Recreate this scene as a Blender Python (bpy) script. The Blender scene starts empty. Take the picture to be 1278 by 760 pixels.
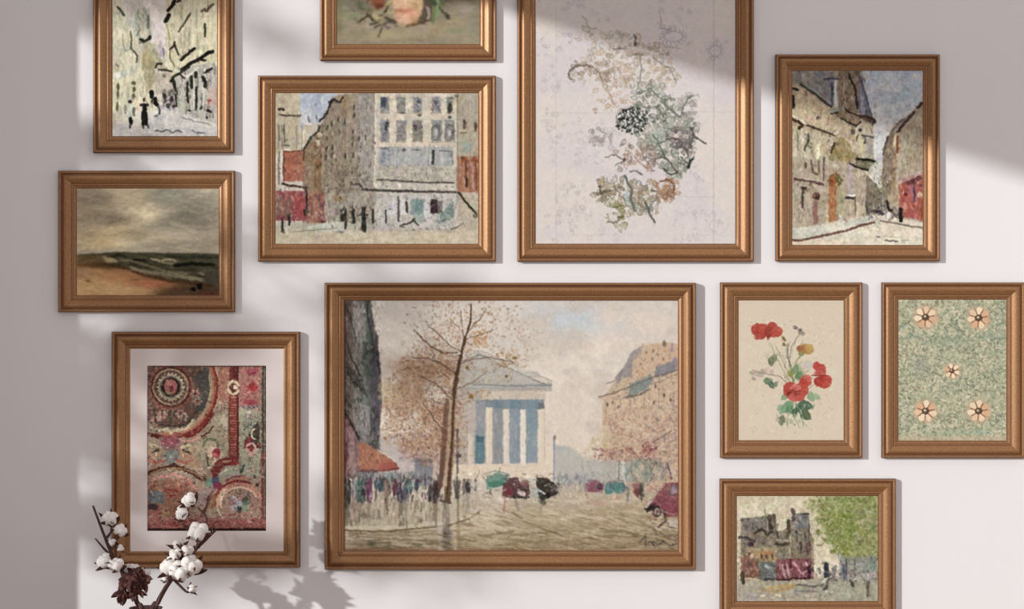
import bpy, bmesh, math, random
import numpy as np
from mathutils import Vector, Matrix

# ---------------------------------------------------------------- camera, light, exposure
PX = 0.002                      # metres per photograph pixel on the wall
CAM_D = 5.0
scene = bpy.context.scene
col = scene.collection
cam_data = bpy.data.cameras.new('camera')
cam_data.sensor_width = 36.0
cam_data.lens = 36.0 * CAM_D / (1278 * PX)
cam = bpy.data.objects.new('camera', cam_data)
cam.location = (0, -CAM_D, 1.5)
cam.rotation_euler = (math.radians(90), 0, 0)
col.objects.link(cam)
scene.camera = cam
scene.view_settings.view_transform = 'Standard'
scene.view_settings.look = 'None'
scene.view_settings.gamma = 1.0
scene.view_settings.use_curve_mapping = False
scene.view_settings.exposure = 0.0

world = bpy.data.worlds.new('world')
scene.world = world
world.use_nodes = True
wb = world.node_tree.nodes['Background']
wb.inputs['Color'].default_value = (0.955, 0.898, 0.90, 1)
wb.inputs['Strength'].default_value = 0.69

SUN_DIR = Vector((1.28, 1.0, -0.41)).normalized()      # direction the light travels
sun_data = bpy.data.lights.new('sun', 'SUN')
sun_data.energy = 2.65
sun_data.color = (0.98, 1.0, 1.0)
sun_data.angle = math.radians(1.0)
sun = bpy.data.objects.new('sun', sun_data)
sun.rotation_euler = SUN_DIR.to_track_quat('-Z', 'Y').to_euler()
sun.location = (-4, -3, 4)
col.objects.link(sun)

# ---------------------------------------------------------------- helpers
def wx(px): return (px - 639.0) * PX
def wz(py): return 1.5 + (380.0 - py) * PX
def at(px, py, d=0.0):
    """point seen at a pixel, d metres in front of the wall"""
    k = (CAM_D - d) / CAM_D
    return Vector((wx(px) * k, -d, 1.5 + (wz(py) - 1.5) * k))

def srgb(c):
    if isinstance(c, str):
        c = tuple(int(c[i:i + 2], 16) for i in (0, 2, 4))
    r = []
    for v in c:
        v = v / 255.0
        r.append(v / 12.92 if v <= 0.04045 else ((v + 0.055) / 1.055) ** 2.4)
    return (r[0], r[1], r[2], 1.0)

def material(name, base, rough=0.6, metal=0.0, noise=None, bump=None, spec=0.5):
    m = bpy.data.materials.new(name)
    m.use_nodes = True
    nt = m.node_tree
    b = nt.nodes['Principled BSDF']
    b.inputs['Base Color'].default_value = base
    b.inputs['Roughness'].default_value = rough
    b.inputs['Metallic'].default_value = metal
    b.inputs['Specular IOR Level'].default_value = spec
    tc = nt.nodes.new('ShaderNodeTexCoord')
    if noise:
        scale, c2, lo, hi, stretch = noise
        mp = nt.nodes.new('ShaderNodeMapping'); mp.inputs['Scale'].default_value = stretch
        n = nt.nodes.new('ShaderNodeTexNoise'); n.inputs['Scale'].default_value = scale
        n.inputs['Detail'].default_value = 6
        r = nt.nodes.new('ShaderNodeValToRGB')
        r.color_ramp.elements[0].position = lo; r.color_ramp.elements[0].color = base
        r.color_ramp.elements[1].position = hi; r.color_ramp.elements[1].color = c2
        nt.links.new(tc.outputs['Object'], mp.inputs['Vector'])
        nt.links.new(mp.outputs['Vector'], n.inputs['Vector'])
        nt.links.new(n.outputs['Fac'], r.inputs['Fac'])
        nt.links.new(r.outputs['Color'], b.inputs['Base Color'])
    if bump:
        scale, strength, dist = bump
        n = nt.nodes.new('ShaderNodeTexNoise'); n.inputs['Scale'].default_value = scale
        n.inputs['Detail'].default_value = 4
        bp = nt.nodes.new('ShaderNodeBump'); bp.inputs['Strength'].default_value = strength
        bp.inputs['Distance'].default_value = dist
        nt.links.new(tc.outputs['Object'], n.inputs['Vector'])
        nt.links.new(n.outputs['Fac'], bp.inputs['Height'])
        nt.links.new(bp.outputs['Normal'], b.inputs['Normal'])
    return m

M = {}
M['wall'] = material('painted_plaster', srgb((239, 236, 236)), 0.85, noise=(0.8, srgb((242, 239, 239)), .35, .65, (1, 1, 1)), bump=(140, .12, .001), spec=.2)
M['side_wall'] = material('taupe_plaster', srgb((120, 114, 112)), 0.85, bump=(140, .12, .001), spec=.2)
M['floor'] = material('oak_floor', srgb((196, 176, 160)), 0.5, noise=(3, srgb((176, 150, 128)), .3, .7, (1, 14, 1)))
M['trim'] = material('white_trim', srgb((236, 233, 230)), 0.5)
M['frame'] = material('bronze_gilt', srgb((170, 126, 86)), 0.40, 0.45, noise=(260, srgb((140, 98, 62)), .3, .75, (1, 1, 1)), bump=(420, .2, .0004), spec=.5)
M['groove_shade'] = material('shaded_bronze', srgb((122, 82, 54)), 0.5, 0.3)  # darker copy of the frame bronze: occlusion shade painted into grooves and lip
M['frame_edge'] = material('dark_bole', srgb((96, 62, 44)), 0.5, 0.2)
M['board'] = material('backing_card', srgb((120, 96, 74)), 0.8)
M['mat'] = material('mat_board', srgb((232, 220, 216)), 0.9, bump=(400, .15, .0004))
M['cotton'] = material('cotton_fibre', srgb((250, 244, 238)), 0.95, bump=(240, .6, .002), spec=.1)
M['husk'] = material('dry_husk', srgb((66, 30, 26)), 0.7, noise=(60, srgb((104, 58, 46)), .4, .75, (1, 1, 1)))
M['stem'] = material('dry_stem', srgb((74, 46, 42)), 0.75, noise=(40, srgb((104, 70, 60)), .4, .7, (1, 1, 1)))
M['glaze'] = material('dark_glaze', srgb((86, 62, 56)), 0.35)
M['leaf'] = material('leaf_green', srgb((70, 92, 50)), 0.6)
M['bark'] = material('tree_bark', srgb((90, 74, 60)), 0.85)
M['wood'] = material('walnut', srgb((110, 76, 52)), 0.5, noise=(6, srgb((84, 54, 36)), .35, .7, (1, 10, 10)))
M['ground'] = material('paving', srgb((170, 165, 155)), 0.9)

def new_obj(name, me, m=None, parent=None):
    if m and not me.materials: me.materials.append(m)
    o = bpy.data.objects.new(name, me)
    col.objects.link(o)
    if parent: o.parent = parent
    return o

def from_bm(name, bm, m=None, parent=None, smooth=False):
    bmesh.ops.recalc_face_normals(bm, faces=bm.faces)
    me = bpy.data.meshes.new(name)
    bm.to_mesh(me); bm.free()
    if smooth: me.polygons.foreach_set('use_smooth', [True] * len(me.polygons))
    return new_obj(name, me, m, parent)

def empty(name, loc, label, cat, group=None):
    o = bpy.data.objects.new(name, None)
    o.empty_display_size = .05
    o.location = loc
    col.objects.link(o)
    tag(o, label, cat, group)
    return o

def tag(o, label, cat, group=None):
    o['label'] = label; o['category'] = cat
    if group: o['group'] = group
    return o

def add_box(bm, x0, x1, y0, y1, z0, z1):
    v = [bm.verts.new((x, y, z)) for x in (x0, x1) for y in (y0, y1) for z in (z0, z1)]
    for f in ((0, 1, 3, 2), (4, 6, 7, 5), (0, 4, 5, 1), (2, 3, 7, 6), (0, 2, 6, 4), (1, 5, 7, 3)):
        bm.faces.new([v[i] for i in f])

def add_tube(bm, pts, radii, seg=10, cap=True):
    pts = [Vector(p) for p in pts]
    rings = []
    up = Vector((0.13, 0.3, 0.94))
    for i, p in enumerate(pts):
        t = (pts[min(i + 1, len(pts) - 1)] - pts[max(i - 1, 0)]).normalized()
        a = t.cross(up)
        if a.length < 1e-3: a = t.cross(Vector((1, 0, 0)))
        a.normalize(); b = t.cross(a).normalized()
        r = radii[i] if isinstance(radii, (list, tuple)) else radii
        rings.append([bm.verts.new(p + (a * math.cos(2 * math.pi * k / seg) + b * math.sin(2 * math.pi * k / seg)) * r) for k in range(seg)])
    for i in range(len(rings) - 1):
        for k in range(seg):
            bm.faces.new((rings[i][k], rings[i][(k + 1) % seg], rings[i + 1][(k + 1) % seg], rings[i + 1][k]))
    if cap:
        bm.faces.new(rings[0]); bm.faces.new(rings[-1][::-1])

def smooth_path(pts, n=5):
    pts = [Vector(p) for p in pts]
    out = []
    for i in range(len(pts) - 1):
        p0 = pts[max(i - 1, 0)]; p1 = pts[i]; p2 = pts[i + 1]; p3 = pts[min(i + 2, len(pts) - 1)]
        for k in range(n):
            t = k / n
            out.append(0.5 * ((2 * p1) + (p2 - p0) * t + (2 * p0 - 5 * p1 + 4 * p2 - p3) * t * t + (3 * p1 - p0 - 3 * p2 + p3) * t ** 3))
    out.append(pts[-1])
    return out

# ---------------------------------------------------------------- the room shell
def struct(name, bm, m):
    o = from_bm(name, bm, m)
    o['kind'] = 'structure'
    return o
bm = bmesh.new(); add_box(bm, -1.72, 3.2, 0, .12, 0, 4.2); struct('wall_back', bm, M['wall'])
bm = bmesh.new(); add_box(bm, -1.72, 3.2, -5.6, .12, -.1, 0); struct('floor', bm, M['floor'])
# left wall with a tall window opening between y = -0.405 and y = -2.6 and a head at 2.78 m
WY0, WY1, WZ0, WZ1, LX = -0.405, -2.75, 0.45, 2.777, -1.60
bm = bmesh.new()
add_box(bm, LX - .12, LX, WY0, 0, 0, 4.2)
add_box(bm, LX - .12, LX, -5.6, WY1, 0, 4.2)
add_box(bm, LX - .12, LX, WY1, WY0, 0, WZ0)
add_box(bm, LX - .12, LX, WY1, WY0, WZ1, 4.2)
struct('wall_left', bm, M['side_wall'])
bm = bmesh.new(); add_box(bm, LX - .14, LX + .03, WY1 - .02, WY0 + .02, WZ0 - .03, WZ0 - .0005); struct('window_1', bm, M['trim'])
bm = bmesh.new(); add_box(bm, LX + .001, 3.2, -.016, -.0005, 0.0005, .11); struct('baseboard_back', bm, M['trim'])

# ---------------------------------------------------------------- picture frames
PROFILE = [(0, 0), (0, .70), (.03, .78), (.05, .93), (.08, .98), (.12, .96), (.15, .86), (.17, .72), (.21, .70),
           (.25, .78), (.31, .92), (.37, .99), (.43, 1.0), (.50, .93), (.60, .78), (.70, .61), (.74, .52), (.77, .56), (.81, .54),
           (.84, .46), (.94, .33), (.99, .31), (1.0, .28), (1.0, .12), (.80, .12), (.80, 0)]
SHARP = (1, 3, 6, 7, 8, 9, 15, 16, 18, 19, 21, 22, 23, 24, 25, 0)

def rail_mesh(a_out, b_out, a_in, b_in, depth):
    """one mitred moulding between two corners: outer corners a_out, b_out, inner ones a_in, b_in (x, z)"""
    bm = bmesh.new()
    n = 24
    rows = []
    for (u, h) in PROFILE:
        row = []
        for k in range(n + 1):
            t = k / n
            ax = a_out[0] + (a_in[0] - a_out[0]) * u; az = a_out[1] + (a_in[1] - a_out[1]) * u
            bx = b_out[0] + (b_in[0] - b_out[0]) * u; bz = b_out[1] + (b_in[1] - b_out[1]) * u
            row.append(bm.verts.new((ax + (bx - ax) * t, -h * depth, az + (bz - az) * t)))
        rows.append(row)
    m = len(rows)
    for i in range(m):
        for k in range(n):
            f = bm.faces.new((rows[i][k], rows[i][k + 1], rows[(i + 1) % m][k + 1], rows[(i + 1) % m][k]))
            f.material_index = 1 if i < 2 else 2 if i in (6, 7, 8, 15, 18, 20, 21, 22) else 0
            f.smooth = True
    ends = [bm.faces.new([r[0] for r in rows]), bm.faces.new([r[-1] for r in rows][::-1])]
    for f in ends:
        for e in f.edges: e.smooth = False
    for i in SHARP:
        for k in range(n): bm.edges.get((rows[i][k], rows[i][k + 1])).smooth = False
    return bm

def picture(name, label, cat, outer, inner, depth, art_canvas, art_name='painting', mat_box=None, art_box=None, tilt=0):
    """outer / inner: pixel boxes (x0, y0, x1, y1) of the moulding"""
    k = (CAM_D - depth * .8) / CAM_D
    def P(px, py): return (wx(px) * k, 1.5 + (wz(py) - 1.5) * k)
    cx, cz = P((outer[0] + outer[2]) / 2, (outer[1] + outer[3]) / 2)
    root = empty(name, (cx, -.0015, cz), label, cat, 'framed pictures hung on the white wall')
    def L(px, py):
        x, z = P(px, py); return (x - cx, z - cz)
    O = [L(outer[0], outer[1]), L(outer[2], outer[1]), L(outer[2], outer[3]), L(outer[0], outer[3])]
    I = [L(inner[0], inner[1]), L(inner[2], inner[1]), L(inner[2], inner[3]), L(inner[0], inner[3])]
    for i in range(4):
        j = (i + 1) % 4
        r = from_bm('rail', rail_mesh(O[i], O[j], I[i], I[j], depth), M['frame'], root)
        r.data.materials.append(M['frame_edge']); r.data.materials.append(M['groove_shade'])
    w = .30 * (I[0][0] - O[0][0])
    bm = bmesh.new()
    add_box(bm, I[0][0] - w, I[1][0] + w, -.0030, -.0004, I[3][1] - w, I[0][1] + w)
    from_bm('backing_board', bm, M['board'], root)
    ya = -.0042
    ab = art_box or (inner[0] - 1, inner[1] - 1, inner[2] + 1, inner[3] + 1)
    if mat_box:
        o0 = L(inner[0] - 2, inner[1] - 2); o1 = L(inner[2] + 2, inner[3] + 2)
        a0 = L(art_box[0], art_box[1]); a1 = L(art_box[2], art_box[3])
        bm = bmesh.new()
        bev = .0014
        ring = []
        for (x0, z0, x1, z1, y) in ((o0[0], o0[1], o1[0], o1[1], -.0062), (a0[0] - bev, a0[1] + bev, a1[0] + bev, a1[1] - bev, -.0062),
                                    (a0[0], a0[1], a1[0], a1[1], -.0044), (o0[0], o0[1], o1[0], o1[1], -.0044)):
            ring.append([bm.verts.new(p) for p in ((x0, y, z0), (x1, y, z0), (x1, y, z1), (x0, y, z1))])
        for q in range(4):
            for i in range(4):
                j = (i + 1) % 4
                bm.faces.new((ring[q][i], ring[q][j], ring[(q + 1) % 4][j], ring[(q + 1) % 4][i]))
        from_bm('mat', bm, M['mat'], root)
        ab = (art_box[0] - 1.5, art_box[1] - 1.5, art_box[2] + 1.5, art_box[3] + 1.5)
    # the picture itself: a painted sheet, colour stored per vertex
    cv = art_canvas
    H, W = cv.a.shape[:2]
    x0, z0 = L(ab[0], ab[1]); x1, z1 = L(ab[2], ab[3])
    xs = np.linspace(x0, x1, W); zs = np.linspace(z0, z1, H)
    X, Z = np.meshgrid(xs, zs)
    n = W * H
    co = np.zeros((n + 4, 3), np.float32)
    co[:n, 0] = X.ravel(); co[:n, 2] = Z.ravel(); co[:n, 1] = ya
    co[n:, 1] = ya + .001
    co[n:, 0] = (x0, x1, x1, x0); co[n:, 2] = (z0, z0, z1, z1)
    idx = np.arange(n).reshape(H, W)
    q = np.stack([idx[:-1, :-1], idx[1:, :-1], idx[1:, 1:], idx[:-1, 1:]], -1).reshape(-1, 4)
    q = np.vstack([q, [[n, n + 1, n + 2, n + 3]]]).astype(np.int32)
    me = bpy.data.meshes.new(art_name)
    me.vertices.add(n + 4); me.vertices.foreach_set('co', co.ravel())
    me.loops.add(q.size); me.loops.foreach_set('vertex_index', q.ravel())
    me.polygons.add(len(q)); me.polygons.foreach_set('loop_start', np.arange(0, q.size, 4, dtype=np.int32))
    me.update(calc_edges=True)
    a = np.clip(cv.a, 0, 1)
    lin = np.where(a <= .04045, a / 12.92, ((a + .055) / 1.055) ** 2.4)
    c4 = np.ones((n + 4, 4), np.float32); c4[:n, :3] = lin.reshape(-1, 3); c4[n:, :3] = .3
    ca = me.color_attributes.new('Paint', 'FLOAT_COLOR', 'POINT')
    ca.data.foreach_set('color', c4.ravel())
    new_obj(art_name, me, M['paint'], root)
    return root

pm = bpy.data.materials.new('pigment'); pm.use_nodes = True
nt = pm.node_tree; b = nt.nodes['Principled BSDF']
at_n = nt.nodes.new('ShaderNodeAttribute'); at_n.attribute_name = 'Paint'
nt.links.new(at_n.outputs['Color'], b.inputs['Base Color'])
b.inputs['Roughness'].default_value = .75; b.inputs['Specular IOR Level'].default_value = .15
tc = nt.nodes.new('ShaderNodeTexCoord'); nz = nt.nodes.new('ShaderNodeTexNoise'); nz.inputs['Scale'].default_value = 300
bp = nt.nodes.new('ShaderNodeBump'); bp.inputs['Strength'].default_value = .12; bp.inputs['Distance'].default_value = .0005
nt.links.new(tc.outputs['Object'], nz.inputs['Vector']); nt.links.new(nz.outputs['Fac'], bp.inputs['Height']); nt.links.new(bp.outputs['Normal'], b.inputs['Normal'])
M['paint'] = pm
# ---------------------------------------------------------------- a small brush engine (numpy) for the pictures
def C(c):
    if isinstance(c, str): return np.array([int(c[i:i + 2], 16) for i in (0, 2, 4)], np.float32) / 255
    return np.array(c, np.float32) / 255

class Canvas:
    """pixel coordinates are those of the wall grid: one unit = 2 mm"""
    def __init__(s, box, base, S=1.3, seed=1):
        s.x0, s.y0, s.x1, s.y1 = box
        s.W = int(round((s.x1 - s.x0) * S)); s.H = int(round((s.y1 - s.y0) * S))
        s.Sx = s.W / (s.x1 - s.x0); s.Sy = s.H / (s.y1 - s.y0); s.S = S
        s.a = np.empty((s.H, s.W, 3), np.float32); s.a[:] = C(base)
        s.X, s.Y = np.meshgrid(s.x0 + (np.arange(s.W) + .5) / s.Sx, s.y0 + (np.arange(s.H) + .5) / s.Sy)
        s.X = s.X.astype(np.float32); s.Y = s.Y.astype(np.float32)
        s.log = []; s.rs = np.random.RandomState(seed); s.r = random.Random(seed)
    def win(s, x0, y0, x1, y1, pad=1.5):
        i0 = max(0, int((x0 - pad - s.x0) * s.Sx)); i1 = min(s.W, int((x1 + pad - s.x0) * s.Sx) + 2)
        j0 = max(0, int((y0 - pad - s.y0) * s.Sy)); j1 = min(s.H, int((y1 + pad - s.y0) * s.Sy) + 2)
        if i1 <= i0 or j1 <= j0: return None
        return (slice(j0, j1), slice(i0, i1))
    def put(s, w, m, c, a=1.0):
        m = (np.clip(m, 0, 1) * a)[..., None]
        s.a[w] = s.a[w] * (1 - m) + C(c) * m
    def dab(s, x, y, rx, ry=None, ang=0, c='000000', a=1.0, soft=.8):
        ry = rx if ry is None else ry
        R = max(rx, ry) + soft
        w = s.win(x - R, y - R, x + R, y + R)
        if not w: return
        dx = s.X[w] - x; dy = s.Y[w] - y
        ca, sa = math.cos(ang), math.sin(ang)
        u = (dx * ca + dy * sa) / rx; v = (-dx * sa + dy * ca) / ry
        d = (1 - np.sqrt(u * u + v * v)) * min(rx, ry)
        s.put(w, d / soft + .5, c, a)
    def line(s, pts, wd=1.0, c='000000', a=1.0, soft=.8, wd2=None):
        n = len(pts) - 1
        for i in range(n):
            (xa, ya), (xb, yb) = pts[i], pts[i + 1]
            wa = wd if wd2 is None else wd + (wd2 - wd) * i / n
            wb_ = wd if wd2 is None else wd + (wd2 - wd) * (i + 1) / n
            w = s.win(min(xa, xb), min(ya, yb), max(xa, xb), max(ya, yb), wd + 2)
            if not w: continue
            dx, dy = xb - xa, yb - ya; L = dx * dx + dy * dy + 1e-9
            t = np.clip(((s.X[w] - xa) * dx + (s.Y[w] - ya) * dy) / L, 0, 1)
            d = np.hypot(s.X[w] - xa - t * dx, s.Y[w] - ya - t * dy)
            hw = (wa + (wb_ - wa) * t) / 2
            # thin lines fade rather than vanish
            s.put(w, (hw - d) / soft + .5, c, a)
    def pmask(s, pts, w, soft=.8):
        X, Y = s.X[w], s.Y[w]
        ins = np.zeros(X.shape, bool); dm = np.full(X.shape, 1e9, np.float32)
        n = len(pts)
        for i in range(n):
            (xa, ya), (xb, yb) = pts[i], pts[(i + 1) % n]
            if ya != yb:
                cr = ((ya > Y) != (yb > Y)) & (X < (xb - xa) * (Y - ya) / (yb - ya) + xa)
                ins ^= cr
            dx, dy = xb - xa, yb - ya; L = dx * dx + dy * dy + 1e-9
            t = np.clip(((X - xa) * dx + (Y - ya) * dy) / L, 0, 1)
            dm = np.minimum(dm, np.hypot(X - xa - t * dx, Y - ya - t * dy))
        return np.clip(np.where(ins, dm, -dm) / soft + .5, 0, 1)
    def poly(s, pts, c, a=1.0, soft=.8):
        xs = [p[0] for p in pts]; ys = [p[1] for p in pts]
        w = s.win(min(xs), min(ys), max(xs), max(ys), soft + 1)
        if not w: return
        s.put(w, s.pmask(pts, w, soft), c, a)
    def rect(s, x0, y0, x1, y1, c, a=1.0, soft=.8):
        s.poly([(x0, y0), (x1, y0), (x1, y1), (x0, y1)], c, a, soft)
    def pgrad(s, pts, c0, c1, p0, p1, a=1.0, soft=.8):
        """polygon filled with a colour gradient running from point p0 to p1"""
        xs = [p[0] for p in pts]; ys = [p[1] for p in pts]
        w = s.win(min(xs), min(ys), max(xs), max(ys), soft + 1)
        if not w: return
        m = s.pmask(pts, w, soft)[..., None] * a
        dx, dy = p1[0] - p0[0], p1[1] - p0[1]; L = dx * dx + dy * dy
        t = np.clip(((s.X[w] - p0[0]) * dx + (s.Y[w] - p0[1]) * dy) / L, 0, 1)[..., None]
        s.a[w] = s.a[w] * (1 - m) + (C(c0) * (1 - t) + C(c1) * t) * m
    def vnoise(s, sx, sy=None, oct=3, seed=0):
        sy = sy or sx
        rs = np.random.RandomState(seed); out = 0; amp = 1; tot = 0
        for o in range(oct):
            gx = (s.X - s.x0) / sx * 2 ** o; gy = (s.Y - s.y0) / sy * 2 ** o
            nx = int(gx.max()) + 3; ny = int(gy.max()) + 3
            g = rs.rand(ny, nx).astype(np.float32)
            ix = gx.astype(int); iy = gy.astype(int); fx = gx - ix; fy = gy - iy
            fx = fx * fx * (3 - 2 * fx); fy = fy * fy * (3 - 2 * fy)
            v = (g[iy, ix] * (1 - fx) + g[iy, ix + 1] * fx) * (1 - fy) + (g[iy + 1, ix] * (1 - fx) + g[iy + 1, ix + 1] * fx) * fy
            out = out + v * amp; tot += amp; amp *= .55
        return out / tot
    def wash(s, c, amt, sx, sy=None, seed=0, lo=.45, hi=.65, box=None, oct=3):
        """blotches of a colour where the noise is high"""
        m = np.clip((s.vnoise(sx, sy, oct, seed) - lo) / (hi - lo), 0, 1) * amt
        if box:
            x0, y0, x1, y1, f = box
            m = m * np.clip((s.X - x0) / f, 0, 1) * np.clip((x1 - s.X) / f, 0, 1) * np.clip((s.Y - y0) / f, 0, 1) * np.clip((y1 - s.Y) / f, 0, 1)
        s.put((slice(None), slice(None)), m, c)
    def grain(s, amp, sx, sy=None, seed=0, colour=0.0):
        n = s.vnoise(sx, sy, 2, seed) - .5
        s.a += (n * amp * 2)[..., None]
        if colour:
            for k in range(3): s.a[..., k] += (s.vnoise(sx * 1.4, sy and sy * 1.4, 2, seed + 7 + k) - .5) * colour * 2
    def scatter(s, n, box, cols, size=(1, 2), asp=(1, 1), ang=(0, 3.14), a=.8, inside=None, soft=.9, dens=None):
        r = s.r; x0, y0, x1, y1 = box
        for _ in range(n):
            x = r.uniform(x0, x1); y = r.uniform(y0, y1)
            if inside and not pip(x, y, inside): continue
            if dens and r.random() > dens(x, y): continue
            z = r.uniform(*size)
            s.dab(x, y, z, z * r.uniform(*asp), r.uniform(*ang), r.choice(cols), a * r.uniform(.6, 1), soft)
    def stroke_field(s, n, box, cols, length=(3, 6), wd=(.7, 1.2), ang=(0, .3), a=.6, inside=None):
        r = s.r; x0, y0, x1, y1 = box
        for _ in range(n):
            x = r.uniform(x0, x1); y = r.uniform(y0, y1)
            if inside and not pip(x, y, inside): continue
            L = r.uniform(*length) / 2; t = r.uniform(*ang); dx, dy = math.cos(t) * L, math.sin(t) * L
            s.line([(x - dx, y - dy), (x + dx, y + dy)], r.uniform(*wd), r.choice(cols), a * r.uniform(.5, 1))
    def facet(s, n, box=None, amp=.18, length=(2, 5), wd=(.8, 1.6), ang=(0, 3.1), a=.6, hue=.03, inside=None, pick=0):
        """broken touches: each one is the colour already there, a little lighter or darker"""
        r = s.r; x0, y0, x1, y1 = box or (s.x0, s.y0, s.x1, s.y1)
        for _ in range(n):
            x = r.uniform(x0, x1); y = r.uniform(y0, y1)
            if inside and not pip(x, y, inside): continue
            i = min(max(int((x + r.uniform(-pick, pick) - s.x0) * s.Sx), 0), s.W - 1); j = min(max(int((y + r.uniform(-pick, pick) - s.y0) * s.Sy), 0), s.H - 1)
            k = 1 + r.uniform(-amp, amp); b = s.a[j, i]
            c = [max(0, min(255, 255 * (float(v) * k + r.uniform(-hue, hue)))) for v in b]
            L = r.uniform(*length) / 2; t = r.uniform(*ang); dx, dy = math.cos(t) * L, math.sin(t) * L
            s.line([(x - dx, y - dy), (x + dx, y + dy)], r.uniform(*wd), c, a * r.uniform(.6, 1))
    def wob(s, pts, j=.8, n=4):
        """hand-drawn version of a polyline"""
        out = []
        for i in range(len(pts) - 1):
            for k in range(n):
                t = k / n
                out.append((pts[i][0] * (1 - t) + pts[i + 1][0] * t + s.r.uniform(-j, j), pts[i][1] * (1 - t) + pts[i + 1][1] * t + s.r.uniform(-j, j)))
        out.append(pts[-1]); return out
    def ink(s, pts, wd=.9, c='2a2622', a=.85, j=.5, n=4, soft=.8):
        q = s.wob(pts, j, n); s.line(q, wd, c, a, soft); s.log.append((q, wd, c, a, soft))
    def reink(s, k=.6, w=.85):
        """the drawing gone over once more on top of the broken colour"""
        for q, wd, c, a, soft in list(s.log): s.line(q, wd * w, c, a * k, soft)
    def blur(s, k=1):
        for _ in range(k):
            p = np.pad(s.a, ((1, 1), (1, 1), (0, 0)), 'edge')
            h = (p[:, :-2] + 2 * p[:, 1:-1] + p[:, 2:]) / 4
            s.a = (h[:-2] + 2 * h[1:-1] + h[2:]) / 4
    def warp(s, amp, sx, seed=0, oct=2):
        """unsteady edges, as a loaded brush leaves them"""
        dx = (s.vnoise(sx, sx, oct, seed) - .5) * 2 * amp * s.Sx; dy = (s.vnoise(sx, sx, oct, seed + 50) - .5) * 2 * amp * s.Sy
        J, I = np.meshgrid(np.arange(s.H), np.arange(s.W), indexing='ij')
        x = np.clip(I + dx, 0, s.W - 1.001); y = np.clip(J + dy, 0, s.H - 1.001)
        i = x.astype(int); j = y.astype(int); fx = (x - i)[..., None]; fy = (y - j)[..., None]
        i1 = np.minimum(i + 1, s.W - 1); j1 = np.minimum(j + 1, s.H - 1)
        s.a = ((s.a[j, i] * (1 - fx) + s.a[j, i1] * fx) * (1 - fy) + (s.a[j1, i] * (1 - fx) + s.a[j1, i1] * fx) * fy).astype(np.float32)
    def sharpen(s, k, n=2):
        keep = s.a; s.blur(n); s.a = np.clip(keep + (keep - s.a) * k, .02, .98)
    def gain(s, g, off=0): s.a = s.a * g + off
    def sat(s, k):
        l = s.a.mean(-1, keepdims=True); s.a = l + (s.a - l) * k
    def contrast(s, k, mid=.6): s.a = mid + (s.a - mid) * k

def pip(x, y, pts):
    c = False; n = len(pts); j = n - 1
    for i in range(n):
        (xi, yi), (xj, yj) = pts[i], pts[j]
        if (yi > y) != (yj > y) and x < (xj - xi) * (y - yi) / (yj - yi) + xi: c = not c
        j = i
    return c
# ---------------------------------------------------------------- hang the pictures
F = {
 'alley':   ((116.2, -62, 292, 190.8), (139.5, -39, 270.5, 169.6), .017),
 'bouquet': ((399.5, -98, 619.6, 75.6), (420.5, -77, 598.5, 54.6), .015),
 'sketch':  ((645.6, -84, 940.8, 326.4), (668.5, -61, 918, 304), .017),
 'corner':  ((322, 94.4, 618.8, 326.4), (343.5, 116, 596.8, 304.2), .015),
 'turret':  ((968, 68, 1173, 325.8), (989.2, 88, 1152.2, 305.6), .015),
 'shore':   ((72.6, 213, 293, 389.6), (95.5, 235.4, 272.6, 368.2), .014),
 'paisley': ((139.3, 414, 374.2, 708.4), (163.7, 437, 351.8, 686.8), .018),
 'avenue':  ((405, 352.8, 868.5, 711), (429.6, 375, 846.6, 687.6), .021),
 'poppies': ((899, 352.4, 1076.4, 571.6), (922.2, 375, 1053.4, 549.6), .015),
 'foliage': ((1100.6, 352.4, 1279, 571.6), (1121.8, 374, 1256.6, 550), .015),
 'village': ((898.4, 597.6, 1118, 773), (920, 619.4, 1096, 750.6), .015),
}
def box_of(k): i = F[k][1]; return (i[0] - 1, i[1] - 1, i[2] + 1, i[3] + 1)
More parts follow.
